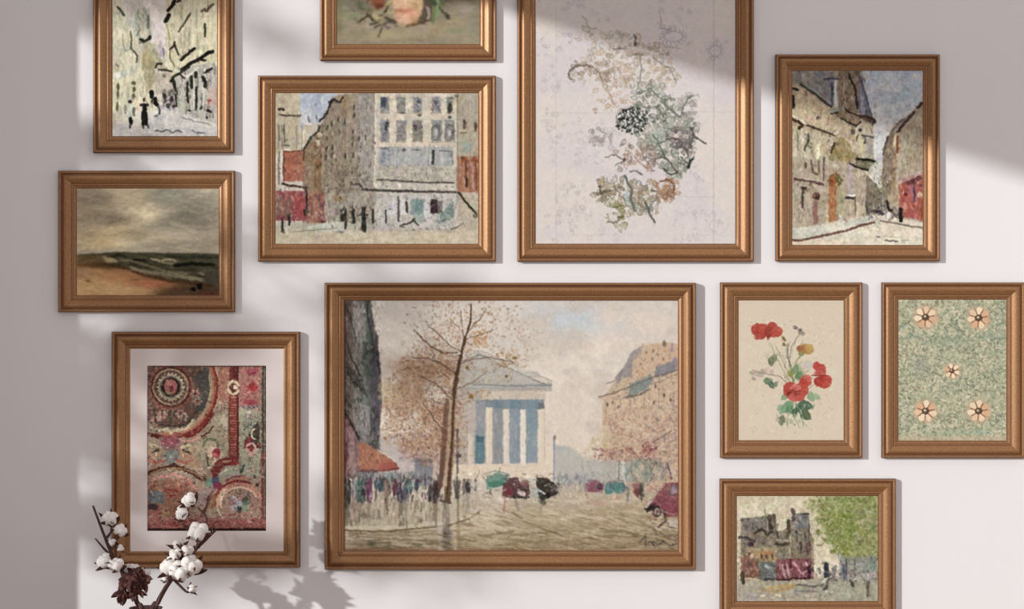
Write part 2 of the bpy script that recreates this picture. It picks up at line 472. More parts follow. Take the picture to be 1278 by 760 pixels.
def paint_alley(box):
    c = Canvas(box, 'ccc7b8', 1.7, 8)
    def X(v): return 139 + v * .1131
    def P(L, dy=0): return [(X(a), b * .1131 + dy) for a, b in L]
    c.rect(150, -42, 215, 70, 'd2cac2', 1, 3); c.wash('c6bcb8', .6, 12, 12, 3, .45, .65, (160, -42, 214, 80, 5))
    # left houses, in pale washes
    Lh = P([(0, -300), (60, -200), (150, 150), (210, 330), (260, 480), (340, 640), (470, 760), (470, 1200), (0, 1500)])
    c.poly(Lh, 'd0c9b2'); c.wash('bdb99f', .7, 9, 14, 5, .45, .62, (139, 0, 180, 120, 4)); c.wash('b9bdb0', .6, 10, 10, 7, .48, .66, (139, 0, 180, 140, 4))
    c.stroke_field(130, (139, 0, 178, 160), ['a8a78f', 'ddd6c0', 'b4b29c', '989a88', 'd8ceb2'], (4, 10), (1, 2.2), (1.3, 1.8), .55)
    # tower
    c.poly(P([(250, 260), (270, 110), (300, 90), (400, 90), (430, 200), (440, 330), (420, 440), (340, 440), (280, 380)]), 'a9aa98', .8, 1.5)
    c.stroke_field(70, (168, 10, 188, 48), ['8a9080', 'bdbdaa', '747a6a', 'c7bfb0', '8d8f8e'], (3, 7), (1, 2), (1, 2), .65)
    c.ink(P([(285, 100), (290, 180), (330, 240)]), 1.4, '7a8672', .7); c.ink(P([(405, 170), (400, 300)]), 3, '6c6c62', .85, .4); c.ink(P([(275, 385), (310, 330)]), 1.3, '77726a', .8)
    c.dab(X(350), 41, 4.6, 5, 0, 'c3b9a8', .8); c.ink(P([(315, 430), (360, 452), (410, 420), (420, 400)]), 3.4, '2d2c20', .92, .4); c.dab(X(355), 44 + 8, 5, 2.2, 0, '4a4a34', .7)
    c.poly(P([(350, 450), (460, 470), (540, 640), (600, 760), (330, 760), (330, 640)]), 'a8a286', .8, 2); c.poly(P([(340, 600), (420, 520), (470, 640), (430, 760), (330, 760)]), '968f62', .5, 3)
    c.stroke_field(60, (178, 52, 205, 90), ['8c8a6c', 'b5ad94', 'a69c70', '7f8078', 'c2b4a4'], (3, 6), (1, 2), (.9, 1.9), .6)
    c.poly(P([(500, 500), (560, 430), (585, 640), (520, 620)]), 'a09aa0', .6, 2)
    # right houses
    Rh = P([(600, -300), (1170, -300), (1170, 1360), (700, 1200), (640, 1000), (620, 760), (600, 300)])
    c.poly(Rh, 'cac4aa'); c.poly(P([(700, 60), (900, -50), (880, 560), (740, 640), (720, 400)]), 'bfb9a2', .6, 2)
    c.stroke_field(170, (206, 0, 270, 75), ['a39d84', 'd9d4ba', 'b4ae96', '928d78', 'd1c9a8', 'bcb5a0'], (5, 12), (1, 2.4), (1.4, 1.75), .6)
    for (u, v, h) in ((760, 440, 150), (800, 430, 180), (850, 400, 200), (945, 450, 180), (765, 120, 130), (930, 200, 200)): c.line(P([(u, v - h / 2), (u, v + h / 2)]), 3, '9a9584', .6, 1.5)
    c.line(P([(890, 250), (890, 560)]), 3.4, 'd9d2bc', .8, 1.5); c.line(P([(1080, 180), (1080, 540)]), 3, 'd5d0ac', .8, 1.5)
    # slashing ink
    for pts, w, cc in (([(65, 75), (100, 110), (135, 165)], 2.6, '4b4c44'), ([(620, 110), (655, 70), (680, 30), (690, 0)], 4, '201c18'), ([(720, 10), (750, 0)], 3, '352c26'), ([(590, 235), (610, 200), (630, 160)], 4.6, '1c1a16'),
                       ([(735, 345), (780, 280), (830, 200), (865, 145)], 2.1, '4c483c'), ([(985, 120), (1020, 100), (1040, 120), (1070, 85), (1115, 45)], 3, '5e5a4c'), ([(1025, 260), (1028, 310), (1025, 400)], 2.6, '3b3a24'),
                       ([(765, 655), (800, 620), (850, 580), (910, 530)], 3.6, '1f1d18'), ([(770, 760), (820, 730), (890, 680), (960, 650), (1020, 610), (1060, 575), (1110, 565)], 4.2, '1b1916'), ([(940, 650), (1030, 660)], 3, '2c2a26'),
                       ([(210, 350), (218, 440), (210, 530), (250, 570), (280, 610), (272, 680)], 2, '5c5a50'), ([(640, 540), (680, 500), (690, 460), (700, 520), (735, 600)], 2.3, '3c3a2c'), ([(640, 560), (640, 640), (690, 720)], 1.6, '6c6c4c'),
                       ([(570, 530), (572, 600)], 2, '7b7684'), ([(600, 250), (620, 330), (640, 440)], 1.8, '9a9a70'), ([(45, 700), (75, 730)], 1.6, '7c7c74'), ([(480, 740), (500, 700), (550, 700)], 2.6, '3b3832'), ([(120, 370), (125, 480), (150, 560), (200, 540)], 1.3, '95907c')):
        c.ink(P(pts), w, cc, .9, .25, 3)
    # lower half (crop offset 84)
    D = 84
    c.poly(P([(300, 700), (700, 250), (720, 450), (1170, 620), (1170, 760), (0, 760), (0, 620), (250, 600)], D), 'c8c4c0', 1, 3)
    c.wash('d6d2c8', .6, 14, 6, 15, .45, .62, (139, 130, 271, 172, 5)); c.wash('b0b0b2', .5, 12, 5, 16, .5, .68, (139, 120, 271, 172, 5))
    c.stroke_field(70, (150, 128, 270, 170), ['b3b1ae', 'd9d6cc', 'a3a3a0', 'c6c2bf'], (5, 12), (1, 2), (.1, .5), .5)
    c.rect(139, 95, 176, 138, 'cbc6ac', .7, 3); c.poly(P([(350, 0), (470, 0), (480, 140), (420, 250), (380, 200)], D), '9b9478', .8, 2)
    c.stroke_field(90, (140, 90, 192, 140), ['8b8a72', 'e0d8bb', 'a6a188', '74715c', 'b9b9ac'], (3, 9), (1, 2), (1.3, 1.8), .6)
    c.dab(X(130), D + 7, 5, 4, 0, 'a4b0a2', .6, 2); c.dab(X(60), D + 9, 5, 4, 0, 'e6e3de', .8, 2)
    for u, v, w, h in ((70, 210, 1.8, 5), (240, 170, 2.8, 2.2), (245, 240, 2, 3.6), (240, 310, 2.2, 3), (60, 430, 1.6, 6), (66, 300, 1.4, 5)): c.dab(X(u), D + v * .1131, w, h, 0, '4b4834', .8)
    c.poly(P([(480, 60), (660, 40), (680, 280), (480, 300)], D), 'b7ae9f', .9, 2); c.ink(P([(520, 20), (600, 25), (660, 40)], D), 2.6, '45413a', .85, .4); c.dab(X(575), D + 10, 2.4, 2.4, 0, '5c594e', .75)
    c.stroke_field(40, (192, 95, 215, 116), ['8b8578', 'cfc4b4', '9c8f88'], (2, 5), (1, 1.6), (0, 3), .6)
    # shops right
    c.poly(P([(680, 120), (900, -30), (1120, -60), (1170, 0), (1170, 620), (900, 560), (740, 430), (690, 300)], D), 'b1ada4', .9, 2)
    c.stroke_field(200, (215, 82, 270, 145), ['8f8c84', 'cdc8be', '6d6b64', 'a39e98', '8b937f', 'bcb6ae', '4c4a44'], (4, 11), (1, 2), (1.4, 1.75), .6)
    for pts, w in (([(650, 150), (680, 100), (750, 60), (850, -10)], 3.4), ([(680, 150), (700, 240)], 4), ([(740, 60), (800, 120)], 1.6), ([(835, 160), (830, 280), (840, 380)], 2.8), ([(875, 100), (880, 220)], 4), ([(925, 50), (925, 100)], 4.4),
                   ([(930, 220), (930, 340), (925, 460)], 3), ([(1000, 100), (1030, 160), (1025, 210)], 4), ([(1040, 40), (1100, 10)], 3), ([(1010, 60), (1060, 40)], 1.6), ([(990, 430), (975, 450)], 2.4), ([(1055, 470), (1085, 485)], 3), ([(1045, 545), (1048, 555)], 2), ([(840, 470), (870, 475)], 1.8), ([(700, 300), (715, 430)], 2)):
        c.ink(P(pts, D), w, '2c2b27', .85, .3)
    c.line(P([(700, 20), (830, 100), (950, 0)], D), 2.2, 'e4ded0', .7); c.line(P([(905, 120), (905, 420)], D), 2, 'd8d3ca', .7); c.line(P([(1010, 230), (1012, 400)], D), 2.4, 'cfcac2', .7)
    c.rect(X(1060), 108, X(1150), 132, 'c4a69c', .6, 3); c.dab(X(1075), D + 41, 2.6, 1.8, 0, '8e4a4c', .9)
    # far crowd & figures
    c.stroke_field(70, (202, 112, 221, 133), ['34302e', '6b6460', '524b48', '8a8280', '3b3634'], (2, 5), (1, 2.2), (.4, 2.4), .75)
    for u, v, rx, ry in ((580, 310, 2.4, 3), (620, 420, 3, 3), (690, 425, 3.4, 2.2), (660, 340, 2.5, 4)): c.dab(X(u), D + v * .1131, rx, ry, 0, '2c2826', .8)
    def blot(pts, w, cc='161413'): c.ink(P(pts, D), w, cc, .95, .3)
    blot([(440, 270), (440, 320)], 5.2); blot([(455, 330), (440, 380)], 2.6, '4a4642'); blot([(480, 340), (475, 390), (500, 410)], 4.4); blot([(510, 420), (530, 470), (520, 510)], 2.2, '4c4a48'); blot([(475, 535), (500, 530)], 2, '6a6662'); c.line(P([(445, 345), (475, 300)], D), 2, 'd5cfc6', .85)
    c.dab(X(200), D + 42, 2.6, 2.3, 0, '1f1d1a', .9); c.poly(P([(165, 400), (240, 400), (240, 530), (180, 540)], D), 'b9bdb2', .9, 1.5); blot([(150, 420), (150, 500)], 3, '8b8c84'); blot([(240, 450), (245, 520)], 3, '6c6c64'); blot([(205, 560), (212, 610)], 4.4); blot([(205, 630), (200, 660)], 3, '55514e')
    c.dab(X(358), D + 40, 2, 2.6, 0, '2c2a2c', .9); blot([(320, 410), (395, 410)], 3.2, '2c2829'); blot([(360, 420), (360, 500)], 5); blot([(345, 500), (345, 630)], 4.2, '1c1818'); blot([(375, 500), (380, 620)], 4.2, '1c1818'); blot([(345, 640), (350, 665)], 2.4, '5a5656'); blot([(395, 630), (405, 660)], 2.2, '5a5656')
    c.ink(P([(770, 550), (870, 570), (900, 590), (1000, 600), (1080, 630)], D), 1.6, '8f8d88', .8)
    c.ink(P([(480, 690), (520, 700), (600, 690), (680, 710), (730, 690), (770, 710)], D), 1.7, '6a6a6c', .85, .9); c.ink(P([(880, 690), (930, 715), (1020, 720)], D), 1.3, '5f6064', .85, .7)
    # unseen upper part
    c.rect(130, -45, 290, -12, 'ccc4b4', .6, 8)
    c.facet(600, (139, -40, 271, 170), .16, (2, 6), (.8, 1.8), (1.2, 1.9), .6, .03)
    c.facet(300, (139, 60, 271, 140), .3, (1.5, 4), (.7, 1.3), (.2, 2.9), .55, .03)
    c.facet(500, (139, -5, 271, 170), .08, (1.5, 4), (.8, 1.5), (.6, 2.4), .6, .02, pick=3)
    c.warp(.6, 3, 4); c.reink(.8); c.warp(.35, 1.8, 7); c.grain(.06, 4, 7, 91, .012); c.grain(.05, 2.2, 2.6, 93, .01); c.blur(1); c.sharpen(.6); c.contrast(1.12, .5); c.gain(1.06)  # final gain brightens the pigments to make up for shade falling here
    return c
def paint_avenue(box):
    c = Canvas(box, 'ddd1c1', 1.5, 21); r = c.r
    # sky
    c.pgrad([(429, 374), (848, 374), (848, 610), (429, 610)], 'd6cdc2', 'e0d2bf', (640, 374), (640, 560), 1)
    c.wash('c3cbd0', .8, 60, 40, 3, .48, .66, (600, 376, 850, 440, 30))
    c.wash('c3cdd2', .7, 45, 30, 5, .35, .55, (640, 372, 760, 432, 24))
    c.wash('ece0cd', .6, 40, 30, 8, .48, .66, (640, 400, 850, 520, 30))
    c.wash('e4d3c6', .7, 50, 30, 9, .45, .6, (740, 370, 850, 440, 20))
    c.wash('cabdb0', .55, 36, 26, 11, .5, .68)
    c.stroke_field(900, (460, 375, 848, 560), ['e6dccb', 'd3c8bb', 'cfc8c4', 'e2d2c4', 'd8cdb9'], (3, 8), (1.5, 3), (-.6, .3), .3)
    # street
    c.pgrad([(429, 600), (848, 600), (848, 690), (429, 690)], 'cdc1ae', '9f8b6c', (640, 600), (660, 690), 1, 4)
    c.wash('b09c7b', .6, 40, 8, 31, .45, .65, (560, 622, 860, 700, 14))
    c.wash('8c7c5e', .65, 50, 6, 33, .5, .68, (420, 655, 700, 705, 10))
    c.wash('d8c9ae', .6, 36, 7, 34, .5, .65, (560, 610, 860, 680, 14))
    # --- left building
    L = [(428, 373), (462, 373), (465, 398), (470, 414), (473, 440), (475, 470), (477, 500), (474, 530), (475, 560), (470, 590), (428, 600)]
    c.poly(L, '6e6760')
    for k, (x0, x1, cc) in enumerate([(430, 437, '5c4a44'), (437, 444, '6f6258'), (441, 454, '94908a'), (450, 458, '7d827a'), (456, 463, '5d655d'), (462, 472, '4b484e')]):
        c.stroke_field(150, (x0, 375, x1, 590), [cc], (5, 14), (1.5, 3.5), (1.3, 1.75), .6, L)
    c.pgrad([(440, 384), (455, 384), (457, 425), (441, 425)], 'a09b94', '8b8880', (447, 384), (447, 425), .8, 3)
    c.pgrad([(449, 506), (461, 506), (461, 552), (452, 552)], 'a19c98', '8d8488', (455, 506), (455, 552), .8, 3)
    c.stroke_field(120, (452, 420, 470, 470), ['4d6159', '68786e', '39423f'], (3, 7), (1, 2), (1.2, 1.9), .6, L)
    c.stroke_field(110, (463, 415, 476, 590), ['3b3a42', '2f3338', '5a5260', '63596b'], (4, 10), (1.5, 2.6), (1.3, 1.8), .75, L)
    c.stroke_field(260, (429, 375, 476, 590), ['8f877a', '3a332f', '554640', '7c7670', '4c5249', 'a39d92', '2e2a28'], (3, 8), (.7, 1.4), (.9, 2.2), .75, L)
    c.ink([(430, 378), (436, 392), (441, 410), (444, 424)], 1.6, '38302c', .8)
    c.ink([(459, 376), (458, 392), (464, 420), (467, 448)], 1.7, '2e2d2d', .8)
    c.ink([(432, 424), (438, 446), (446, 462), (453, 476)], 1.6, '33291f', .8)
    for i in range(7): c.ink([(431 + i * 3, 455 + i * 2), (434 + i * 3, 466 + i * 2), (440 + i * 3, 478 + i * 3)], 1.2, '26261e', .7)
    c.ink([(430, 380), (430, 590)], 2.2, '4f332d', .8)
    c.stroke_field(50, (430, 470, 452, 515), ['1f241d', '2d3126', '8d8b78'], (3, 7), (.9, 1.6), (.7, 1.3), .8)
    c.poly([(429, 520), (438, 530), (447, 550), (446, 590), (429, 600)], '83605f', .85, 1.5)
    c.poly([(433, 534), (441, 545), (444, 590), (434, 592)], 'a48a86', .6, 1.5)
    c.ink([(430, 512), (440, 532), (448, 548)], 2.4, '26211f', .9, .3)
    c.stroke_field(30, (429, 520, 436, 600), ['5c2f34', '47262a', '7c4e52'], (5, 12), (1, 2), (1.5, 1.65), .7)
    # distant left
    c.poly([(474, 545), (520, 540), (560, 548), (560, 602), (474, 602)], 'beb1ab', .9, 4)
    c.stroke_field(80, (476, 548, 540, 600), ['c9b9b1', 'aca7a5', 'c3aeb0', 'b9b9b4'], (3, 8), (1.5, 3), (0, 3.1), .5)
    c.stroke_field(34, (500, 556, 530, 575), ['8f6573', 'a4606a', '7d6680', '775c74'], (3, 6), (1.2, 2.2), (-.5, 1), .65)
    c.rect(517, 572, 540, 607, '7f8288', .85, 1.5); c.stroke_field(30, (517, 574, 540, 607), ['666a74', '989a9e', '8c8389'], (4, 9), (1, 2), (1.4, 1.7), .6)
    c.dab(530, 568, 6, 5, 0, 'b3b9b0', .9); c.rect(516, 574, 541, 577, '606a6c', .8)
    # --- temple
    c.poly([(568, 482), (689, 478), (688, 488), (673, 492), (671, 508), (670, 582), (560, 582), (562, 500)], 'b5aca2', .95, 1)
    c.poly([(566, 458), (598, 439), (612, 446), (690, 478), (684, 484), (566, 486)], 'b9b3a9', .95, 1)
    c.poly([(612, 448), (688, 477), (680, 479), (600, 448)], 'd8d0c0', .9, 1)
    c.line([(578, 450), (599, 443), (640, 462), (682, 481)], 1.4, '77756f', .8)
    c.line([(600, 438), (640, 455), (690, 476)], 1.2, '8d8578', .7)
    c.line([(640, 456), (690, 474)], 1.2, 'e6dcc6', .8)
    c.line([(578, 446), (600, 438)], 1.8, 'aab0b2', .8)
    c.line([(590, 480), (640, 482), (688, 481)], 2.6, '85898a', .8)
    c.line([(575, 485), (680, 485)], 1.2, '8c8f90', .6)
    c.stroke_field(70, (575, 462, 672, 478), ['a9a69f', 'c2bbae', 'ada79c', '9b9c9a'], (4, 9), (1, 2), (-.2, .2), .6)
    c.rect(600, 487, 681, 499, 'cfc1ae', .95); c.stroke_field(60, (600, 487, 681, 499), ['d9ccba', 'c2b4a2', 'd2bfaa'], (4, 10), (1, 2), (-.1, .1), .7)
    c.line([(600, 488), (684, 487)], 1.3, 'a29b92', .7)
    c.rect(594, 499, 679, 511, '808d93', .9)
    for x0, x1, top, cc in ((594, 605, 500, '9a999c'), (614, 627, 499, '8f9191'), (636, 649, 499, '8795a0'), (656, 671, 499, '8a9ba2')):
        c.rect(x0, top, x1, 580, cc, .95)
        c.stroke_field(60, (x0, top, x1, 580), ['7b909c', 'a5a3a6', 'b0a8a6', '8599a6', '9aa1a6'], (5, 12), (1, 2.2), (1.45, 1.7), .55)
    for x0, x1 in ((614, 627), (637, 650), (657, 671)): c.rect(x0, 500, x1, 510, '6c858f', .75, 2)
    c.rect(657, 500, 671, 540, '7a929e', .45, 3)
    c.rect(593, 544, 604.5, 579, '62818a', .95); c.rect(594, 545, 604, 552, '42646f', .7)
    c.rect(672, 503, 679, 511, '6f7673', .9)
    for x0, x1, y0, cc in ((583.5, 591, 541, 'd3c7b4'), (606.5, 615, 509, 'dccfb8'), (628.5, 636, 511, 'dcd3c3'), (649.5, 656.5, 511, 'e2dccb'), (672, 680, 511, 'ddd0b8')):
        c.rect(x0, y0, x1, 582, cc, 1)
        c.line([(x1 - .3, y0 + 2), (x1 - .3, 580)], .8, 'ada092', .7); c.line([(x0 + 2, y0), (x0 + 2, 580)], 1, 'ece3d0', .6)
    c.rect(572, 505, 584, 580, 'b6a99e', .5, 2); c.rect(584, 500, 593, 540, 'bdb0a6', .8, 2)
    c.poly([(565, 580), (682, 578), (690, 586), (692, 597), (562, 600)], 'e0d0b9', .95, 2)
    c.stroke_field(70, (568, 579, 690, 596), ['ead9c0', 'd8c2a6', 'd9c6c0', 'e6cfa9', 'cdbfb2'], (5, 10), (1.5, 2.5), (-.15, .15), .6)
    # --- right buildings
    R = [(764, 497), (766, 486), (768, 472), (784, 452), (796, 438), (806, 430), (830, 428), (848, 432), (848, 615), (760, 615)]
    c.poly([(746, 498), (760, 492), (766, 485), (768, 472), (782, 455), (796, 438), (806, 431), (830, 427), (848, 430), (848, 615), (752, 615), (752, 500)], 'cbb094', .92, 1.5)
    c.poly([(767, 472), (780, 456), (788, 440), (804, 430), (800, 441), (790, 452), (788, 468), (770, 478)], '9b9391', .95, 1.2)
    c.stroke_field(60, (767, 432, 802, 478), ['827d80', 'b0a9a8', '8a8383', '9d9aa2'], (3, 6), (1, 2), (-1.1, -.5), .6, [(767, 472), (788, 440), (804, 430), (788, 470), (770, 480)])
    c.stroke_field(180, (790, 430, 846, 470), ['cfa982', 'd2b391', 'c29a75', 'b58762', 'd9c4a8', 'bea38a'], (2, 5), (1, 2), (.8, 2.2), .65)
    for (x, y) in ((814, 448), (807, 440), (815, 438), (821, 443), (800, 455), (828, 448)): c.dab(x, y, 1.3, 2, 0, '9b6f50', .8)
    c.dab(829, 429, 2.5, 4, 0, '746c50', .85); c.dab(839, 434, 1.8, 6, 0, '9e7f95', .7); c.dab(842, 455, 4, 9, 0, '8a7a92', .65)
    c.poly([(757, 492), (784, 482), (784, 476), (766, 478)], 'c2ae90', .9); c.line([(757, 479), (784, 470), (790, 462)], 1.6, '8b8078', .7)
    c.poly([(784, 492), (786, 480), (812, 468), (816, 474), (808, 486), (786, 494)], '828d8a', .92, 1)
    c.poly([(817, 468), (818, 459), (842, 450), (843, 464), (820, 472)], '84858c', .92, 1)
    c.line([(748, 496), (765, 491), (784, 484), (812, 472), (846, 462)], 1.8, '746a5e', .85)
    c.line([(778, 497), (800, 492), (812, 485)], 2.2, '5e5b52', .85); c.line([(812, 480), (825, 476), (846, 467)], 1.4, '857765', .7)
    c.stroke_field(60, (752, 498, 846, 520), ['dcc2a2', 'c9a888', 'b7a794', 'd9cab4'], (4, 9), (1, 2), (1.4, 1.7), .7)
    for i, x in enumerate(range(756, 846, 6)): c.line([(x, 499 - (x - 756) * .25), (x + .5, 525 - (x - 756) * .2)], 1.1, ['9c8877', 'e0cfb6', '887a6c'][i % 3], .6)
    for x, y in ((758, 505), (765, 503), (772, 508), (829, 494), (837, 500), (818, 482), (816, 503)): c.dab(x, y, 1.5, 2.6, 0, '5a4a40', .8)
    # right foliage mass
    FR = [(720, 575), (735, 555), (750, 530), (765, 512), (800, 505), (848, 495), (848, 580), (720, 582)]
    c.stroke_field(500, (722, 505, 848, 582), ['c3a285', 'b8937a', 'caa98a', 'a98775', 'cfb391', 'b79c8c'], (1.5, 4), (1, 2.2), (0, 3.1), .6, FR)
    c.stroke_field(320, (760, 520, 848, 580), ['8f6560', 'a57c6c', '7c5e62', 'b58f72', '967c86', 'a66e62'], (1.5, 3.5), (.9, 1.8), (0, 3.1), .7, FR)
    c.stroke_field(120, (728, 545, 775, 562), ['c6b880', 'b9ab7c', 'c9b98f'], (2, 4), (1, 2), (0, 3.1), .5, FR)
    c.stroke_field(120, (740, 560, 820, 576), ['a0605a', '8c5a58', 'a9716c', '73545a'], (2, 4), (1.2, 2), (0, 3.1), .65)
    c.stroke_field(46, (800, 552, 820, 570), ['8d3f48', '9b4a4c', '6d3c46'], (2, 4), (1.2, 2), (0, 3.1), .7)
    c.stroke_field(130, (815, 500, 847, 590), ['7e6878', '93808c', 'd9c8bc', '5e4a55', 'cdb39a', 'b3a2a8'], (2, 4), (1, 1.9), (0, 3.1), .7)
    c.stroke_field(60, (825, 535, 846, 600), ['9a8e94', 'c5a57a', 'c8a06c', 'ae98a0', '7c6a80'], (2, 6), (1, 2), (1.2, 1.9), .7)
    c.ink([(815, 552), (828, 544), (838, 538)], 1.3, '5d4248', .8); c.ink([(833, 578), (838, 598)], 2, '54405a', .8)
    c.wash('d6c6a8', .4, 12, 10, 77, .55, .7, (740, 500, 846, 560, 10))
    # mid distance, hazy
    c.poly([(692, 556), (715, 560), (730, 574), (790, 578), (790, 602), (692, 604)], 'b3b3ab', .8, 4)
    c.poly([(690, 556), (712, 557), (712, 562), (690, 562)], 'a9aeac', .6, 3)
    c.stroke_field(60, (720, 575, 790, 602), ['a5a59c', 'bcb2a6', 'c3b4a8', '8f9490'], (5, 12), (1, 2), (1.4, 1.7), .6)
    c.line([(773, 576), (772, 600)], 2, '6e6f64', .7); c.line([(777, 577), (779, 601)], 4.5, 'cfd0c4', .8)
    c.stroke_field(90, (781, 575, 815, 602), ['5f7d74', '87968c', '4f6b62', '9aa095', '6c8c7c'], (3, 8), (1.2, 2.4), (.9, 2.2), .7)
    c.stroke_field(60, (812, 575, 832, 600), ['6a7c72', 'a39a92', 'c7b4a2', '5b5f5a'], (3, 8), (1, 2), (.9, 2.2), .7)
    c.line([(692, 548), (691.5, 600)], 2.2, '8d93a0', .85); c.dab(692, 546, 2, 2.6, 0, '7e7a78', .9)
    c.stroke_field(46, (696, 594, 735, 606), ['8d9198', '7c8690', 'a5a7a8', '97929c'], (3, 6), (1.5, 2.6), (1.2, 1.9), .6)
    # --- big autumn tree
    def dens(x, y): return math.exp(-((x - 532) / 34) ** 2 - ((y - 500) / 60) ** 2)
    T = ['b79270', 'a37d60', 'c6a27c', '8d6a54', 'c9ae8b', 'b58a66', 'd0b795', '9c7562', 'a87754']
    c.wash('bb9b7f', .95, 30, 24, 41, .3, .52, (474, 440, 580, 575, 22))
    c.stroke_field(1500, (472, 430, 585, 585), T, (1.5, 4), (.8, 1.8), (0, 3.1), .7, [(478, 484), (500, 448), (525, 432), (548, 420), (580, 450), (582, 575), (545, 588), (480, 552), (474, 520)])
    c.stroke_field(240, (480, 480, 570, 560), ['7d5a46', '6f4f43', '94694e'], (1.5, 3.5), (.8, 1.5), (0, 3.1), .7)
    c.stroke_field(240, (525, 510, 572, 580), ['8a5c4c', '7a4c40', '9a6c56', 'a87a68'], (2, 4), (.9, 1.6), (.2, 1.4), .6)
    c.stroke_field(90, (472, 478, 500, 500), ['c9b585', 'bca576', 'd3c090'], (2, 4), (1, 2), (0, 3), .6)
    c.stroke_field(300, (505, 400, 600, 470), ['bf9672', 'a97c58', '8b6d55', 'cda883', 'b88358', '9a8a76'], (1.5, 3.4), (.8, 1.5), (0, 3.1), .75, [(515, 440), (535, 405), (560, 395), (592, 408), (590, 470), (520, 470)])
    c.stroke_field(110, (505, 450, 572, 472), ['9a6a40', '7e5a3c', 'b08050', '8f5c3c'], (2, 4), (1, 1.6), (-.4, .6), .7)
    for n_, (x0, y0, x1, y1), cc in ((40, (498, 380, 540, 430), ['a49c80', 'b0a590', '8f8c82', '8d8a6c']), (80, (540, 376, 620, 420), ['b89372', 'a06a50', '9c8a7a', 'c79f78', 'a5806a']), (60, (590, 385, 640, 440), ['c29a68', 'ab8a6a', 'b08058', '9a948c']),
                                    (50, (590, 412, 608, 434), ['b88448', 'c0905a', 'a8763e']), (60, (620, 440, 660, 458), ['94703c', 'a88048', 'bb9468', '86643a']), (40, (580, 455, 640, 480), ['ab8352', '8b6a3c', 'c19a68']), (36, (580, 488, 612, 502), ['a98142', '7f7040', 'bb9458', '9a6a34']),
                                    (40, (640, 410, 680, 460), ['c4ac94', 'b89c88', 'a99c94'])):
        c.stroke_field(n_, (x0, y0, x1, y1), cc, (1.5, 3.4), (.9, 1.8), (0, 3.1), .75)
    for x, y in ((505, 403), (508, 393), (521, 408), (517, 413), (532, 402), (543, 392), (586, 381), (618, 399), (634, 386), (614, 392), (602, 386)): c.dab(x, y, 1.7, 1.2, .5, '7c705c', .65)
    c.dab(632, 470, 2, 2, 0, '6c5624', .9); c.dab(642, 447, 3.2, 2, .2, '7c5c2c', .8); c.dab(583, 459, 2, 2.5, 0, '7a5424', .8); c.dab(588, 495, 3, 3, 0, '8e6228', .8)
    # trunks and boughs
    c.line([(556, 560), (553, 580), (550, 607)], 5.5, '6e4c3c', .85); c.line([(556, 508), (553, 540), (549, 606)], 3.6, '7a5a46', .85)
    c.line([(563, 484), (560, 510), (560, 540), (558, 580), (556, 625)], 5, 'b39a82', .8)
    c.line([(588, 380), (587, 402), (580, 424), (575, 445), (570, 468), (567, 490), (565, 520), (563, 560), (560, 600), (558, 626)], 1.6, '5f4634', .95, .8, 9.0)
    c.line([(562, 500), (559, 560), (555, 620)], 2.2, 'a88c70', .7)
    c.line([(575, 388), (576, 405), (579, 422)], 1.1, '625044', .8); c.line([(564, 402), (572, 408), (578, 420)], .9, '7a6454', .7)
    c.line([(520, 415), (526, 422), (538, 433), (552, 441), (566, 441), (575, 440)], 1.9, '5c4a3c', .85)
    c.line([(548, 436), (560, 446)], 1.1, '7d5c3c', .7); c.line([(567, 488), (578, 482), (590, 477), (606, 466)], 1.2, '6e5c4c', .75)
    c.line([(566, 515), (556, 506), (545, 502), (538, 498)], 1.4, '5c4a42', .75); c.line([(551, 465), (562, 474), (570, 478)], 1.2, '6c4438', .8)
    c.line([(601, 447), (620, 455), (640, 462)], 1.3, '7b6650', .6)
    c.dab(563, 475, 2, 2, 0, 'dcc6b4', .9); c.dab(573, 441, 2, 1.8, 0, 'e4d8c8', .85)
    for x, w_, cc in ((541, 3, 'c0a68c'), (545, 2, 'b59a84')): c.line([(x + 2, 520), (x, 600)], w_, cc, .5)
    c.stroke_field(80, (555, 480, 570, 625), ['8f7458', '45301f', 'a38a6c', '5e4632'], (4, 9), (.8, 1.4), (1.5, 1.75), .6, [(565, 480), (569, 480), (563, 626), (554, 626)])
    c.line([(571, 536), (570.5, 622)], 2.2, '55544c', .85); c.dab(573, 569, 3, 2.3, 0, '4b4a4a', .9)
    c.poly([(565.5, 600), (575, 600), (573, 623), (568, 623)], '4a453e', .8)
    # awning
    c.poly([(447, 555), (453, 551), (472, 563), (494, 578), (497, 586), (448, 588)], 'a87058', 1, 1)
    c.stroke_field(80, (447, 552, 496, 587), ['b58468', 'a06a56', 'b27a62', '9c765a', 'a86458'], (3, 7), (1.2, 2.4), (.3, 1.1), .7, [(447, 556), (453, 552), (472, 564), (494, 578), (496, 586), (448, 587)])
    c.poly([(472, 578), (494, 577), (498, 585), (473, 586)], 'a4564c', .8, 1); c.line([(449, 588), (476, 588), (497, 585)], 2.4, '69302a', .85); c.line([(472, 562), (494, 576)], 1.2, 'ddd2c0', .7)
    # crowd and its reflections
    c.rect(446, 590, 520, 604, '8d9794', .7, 2)
    c.stroke_field(120, (436, 590, 530, 612), ['7d8d8c', '5f7172', '906f80', 'a39a9a', '4d5c60'], (3, 8), (1.4, 2.4), (1.3, 1.8), .65)
    c.rect(430, 628, 556, 658, 'b9ad93', .8, 3)
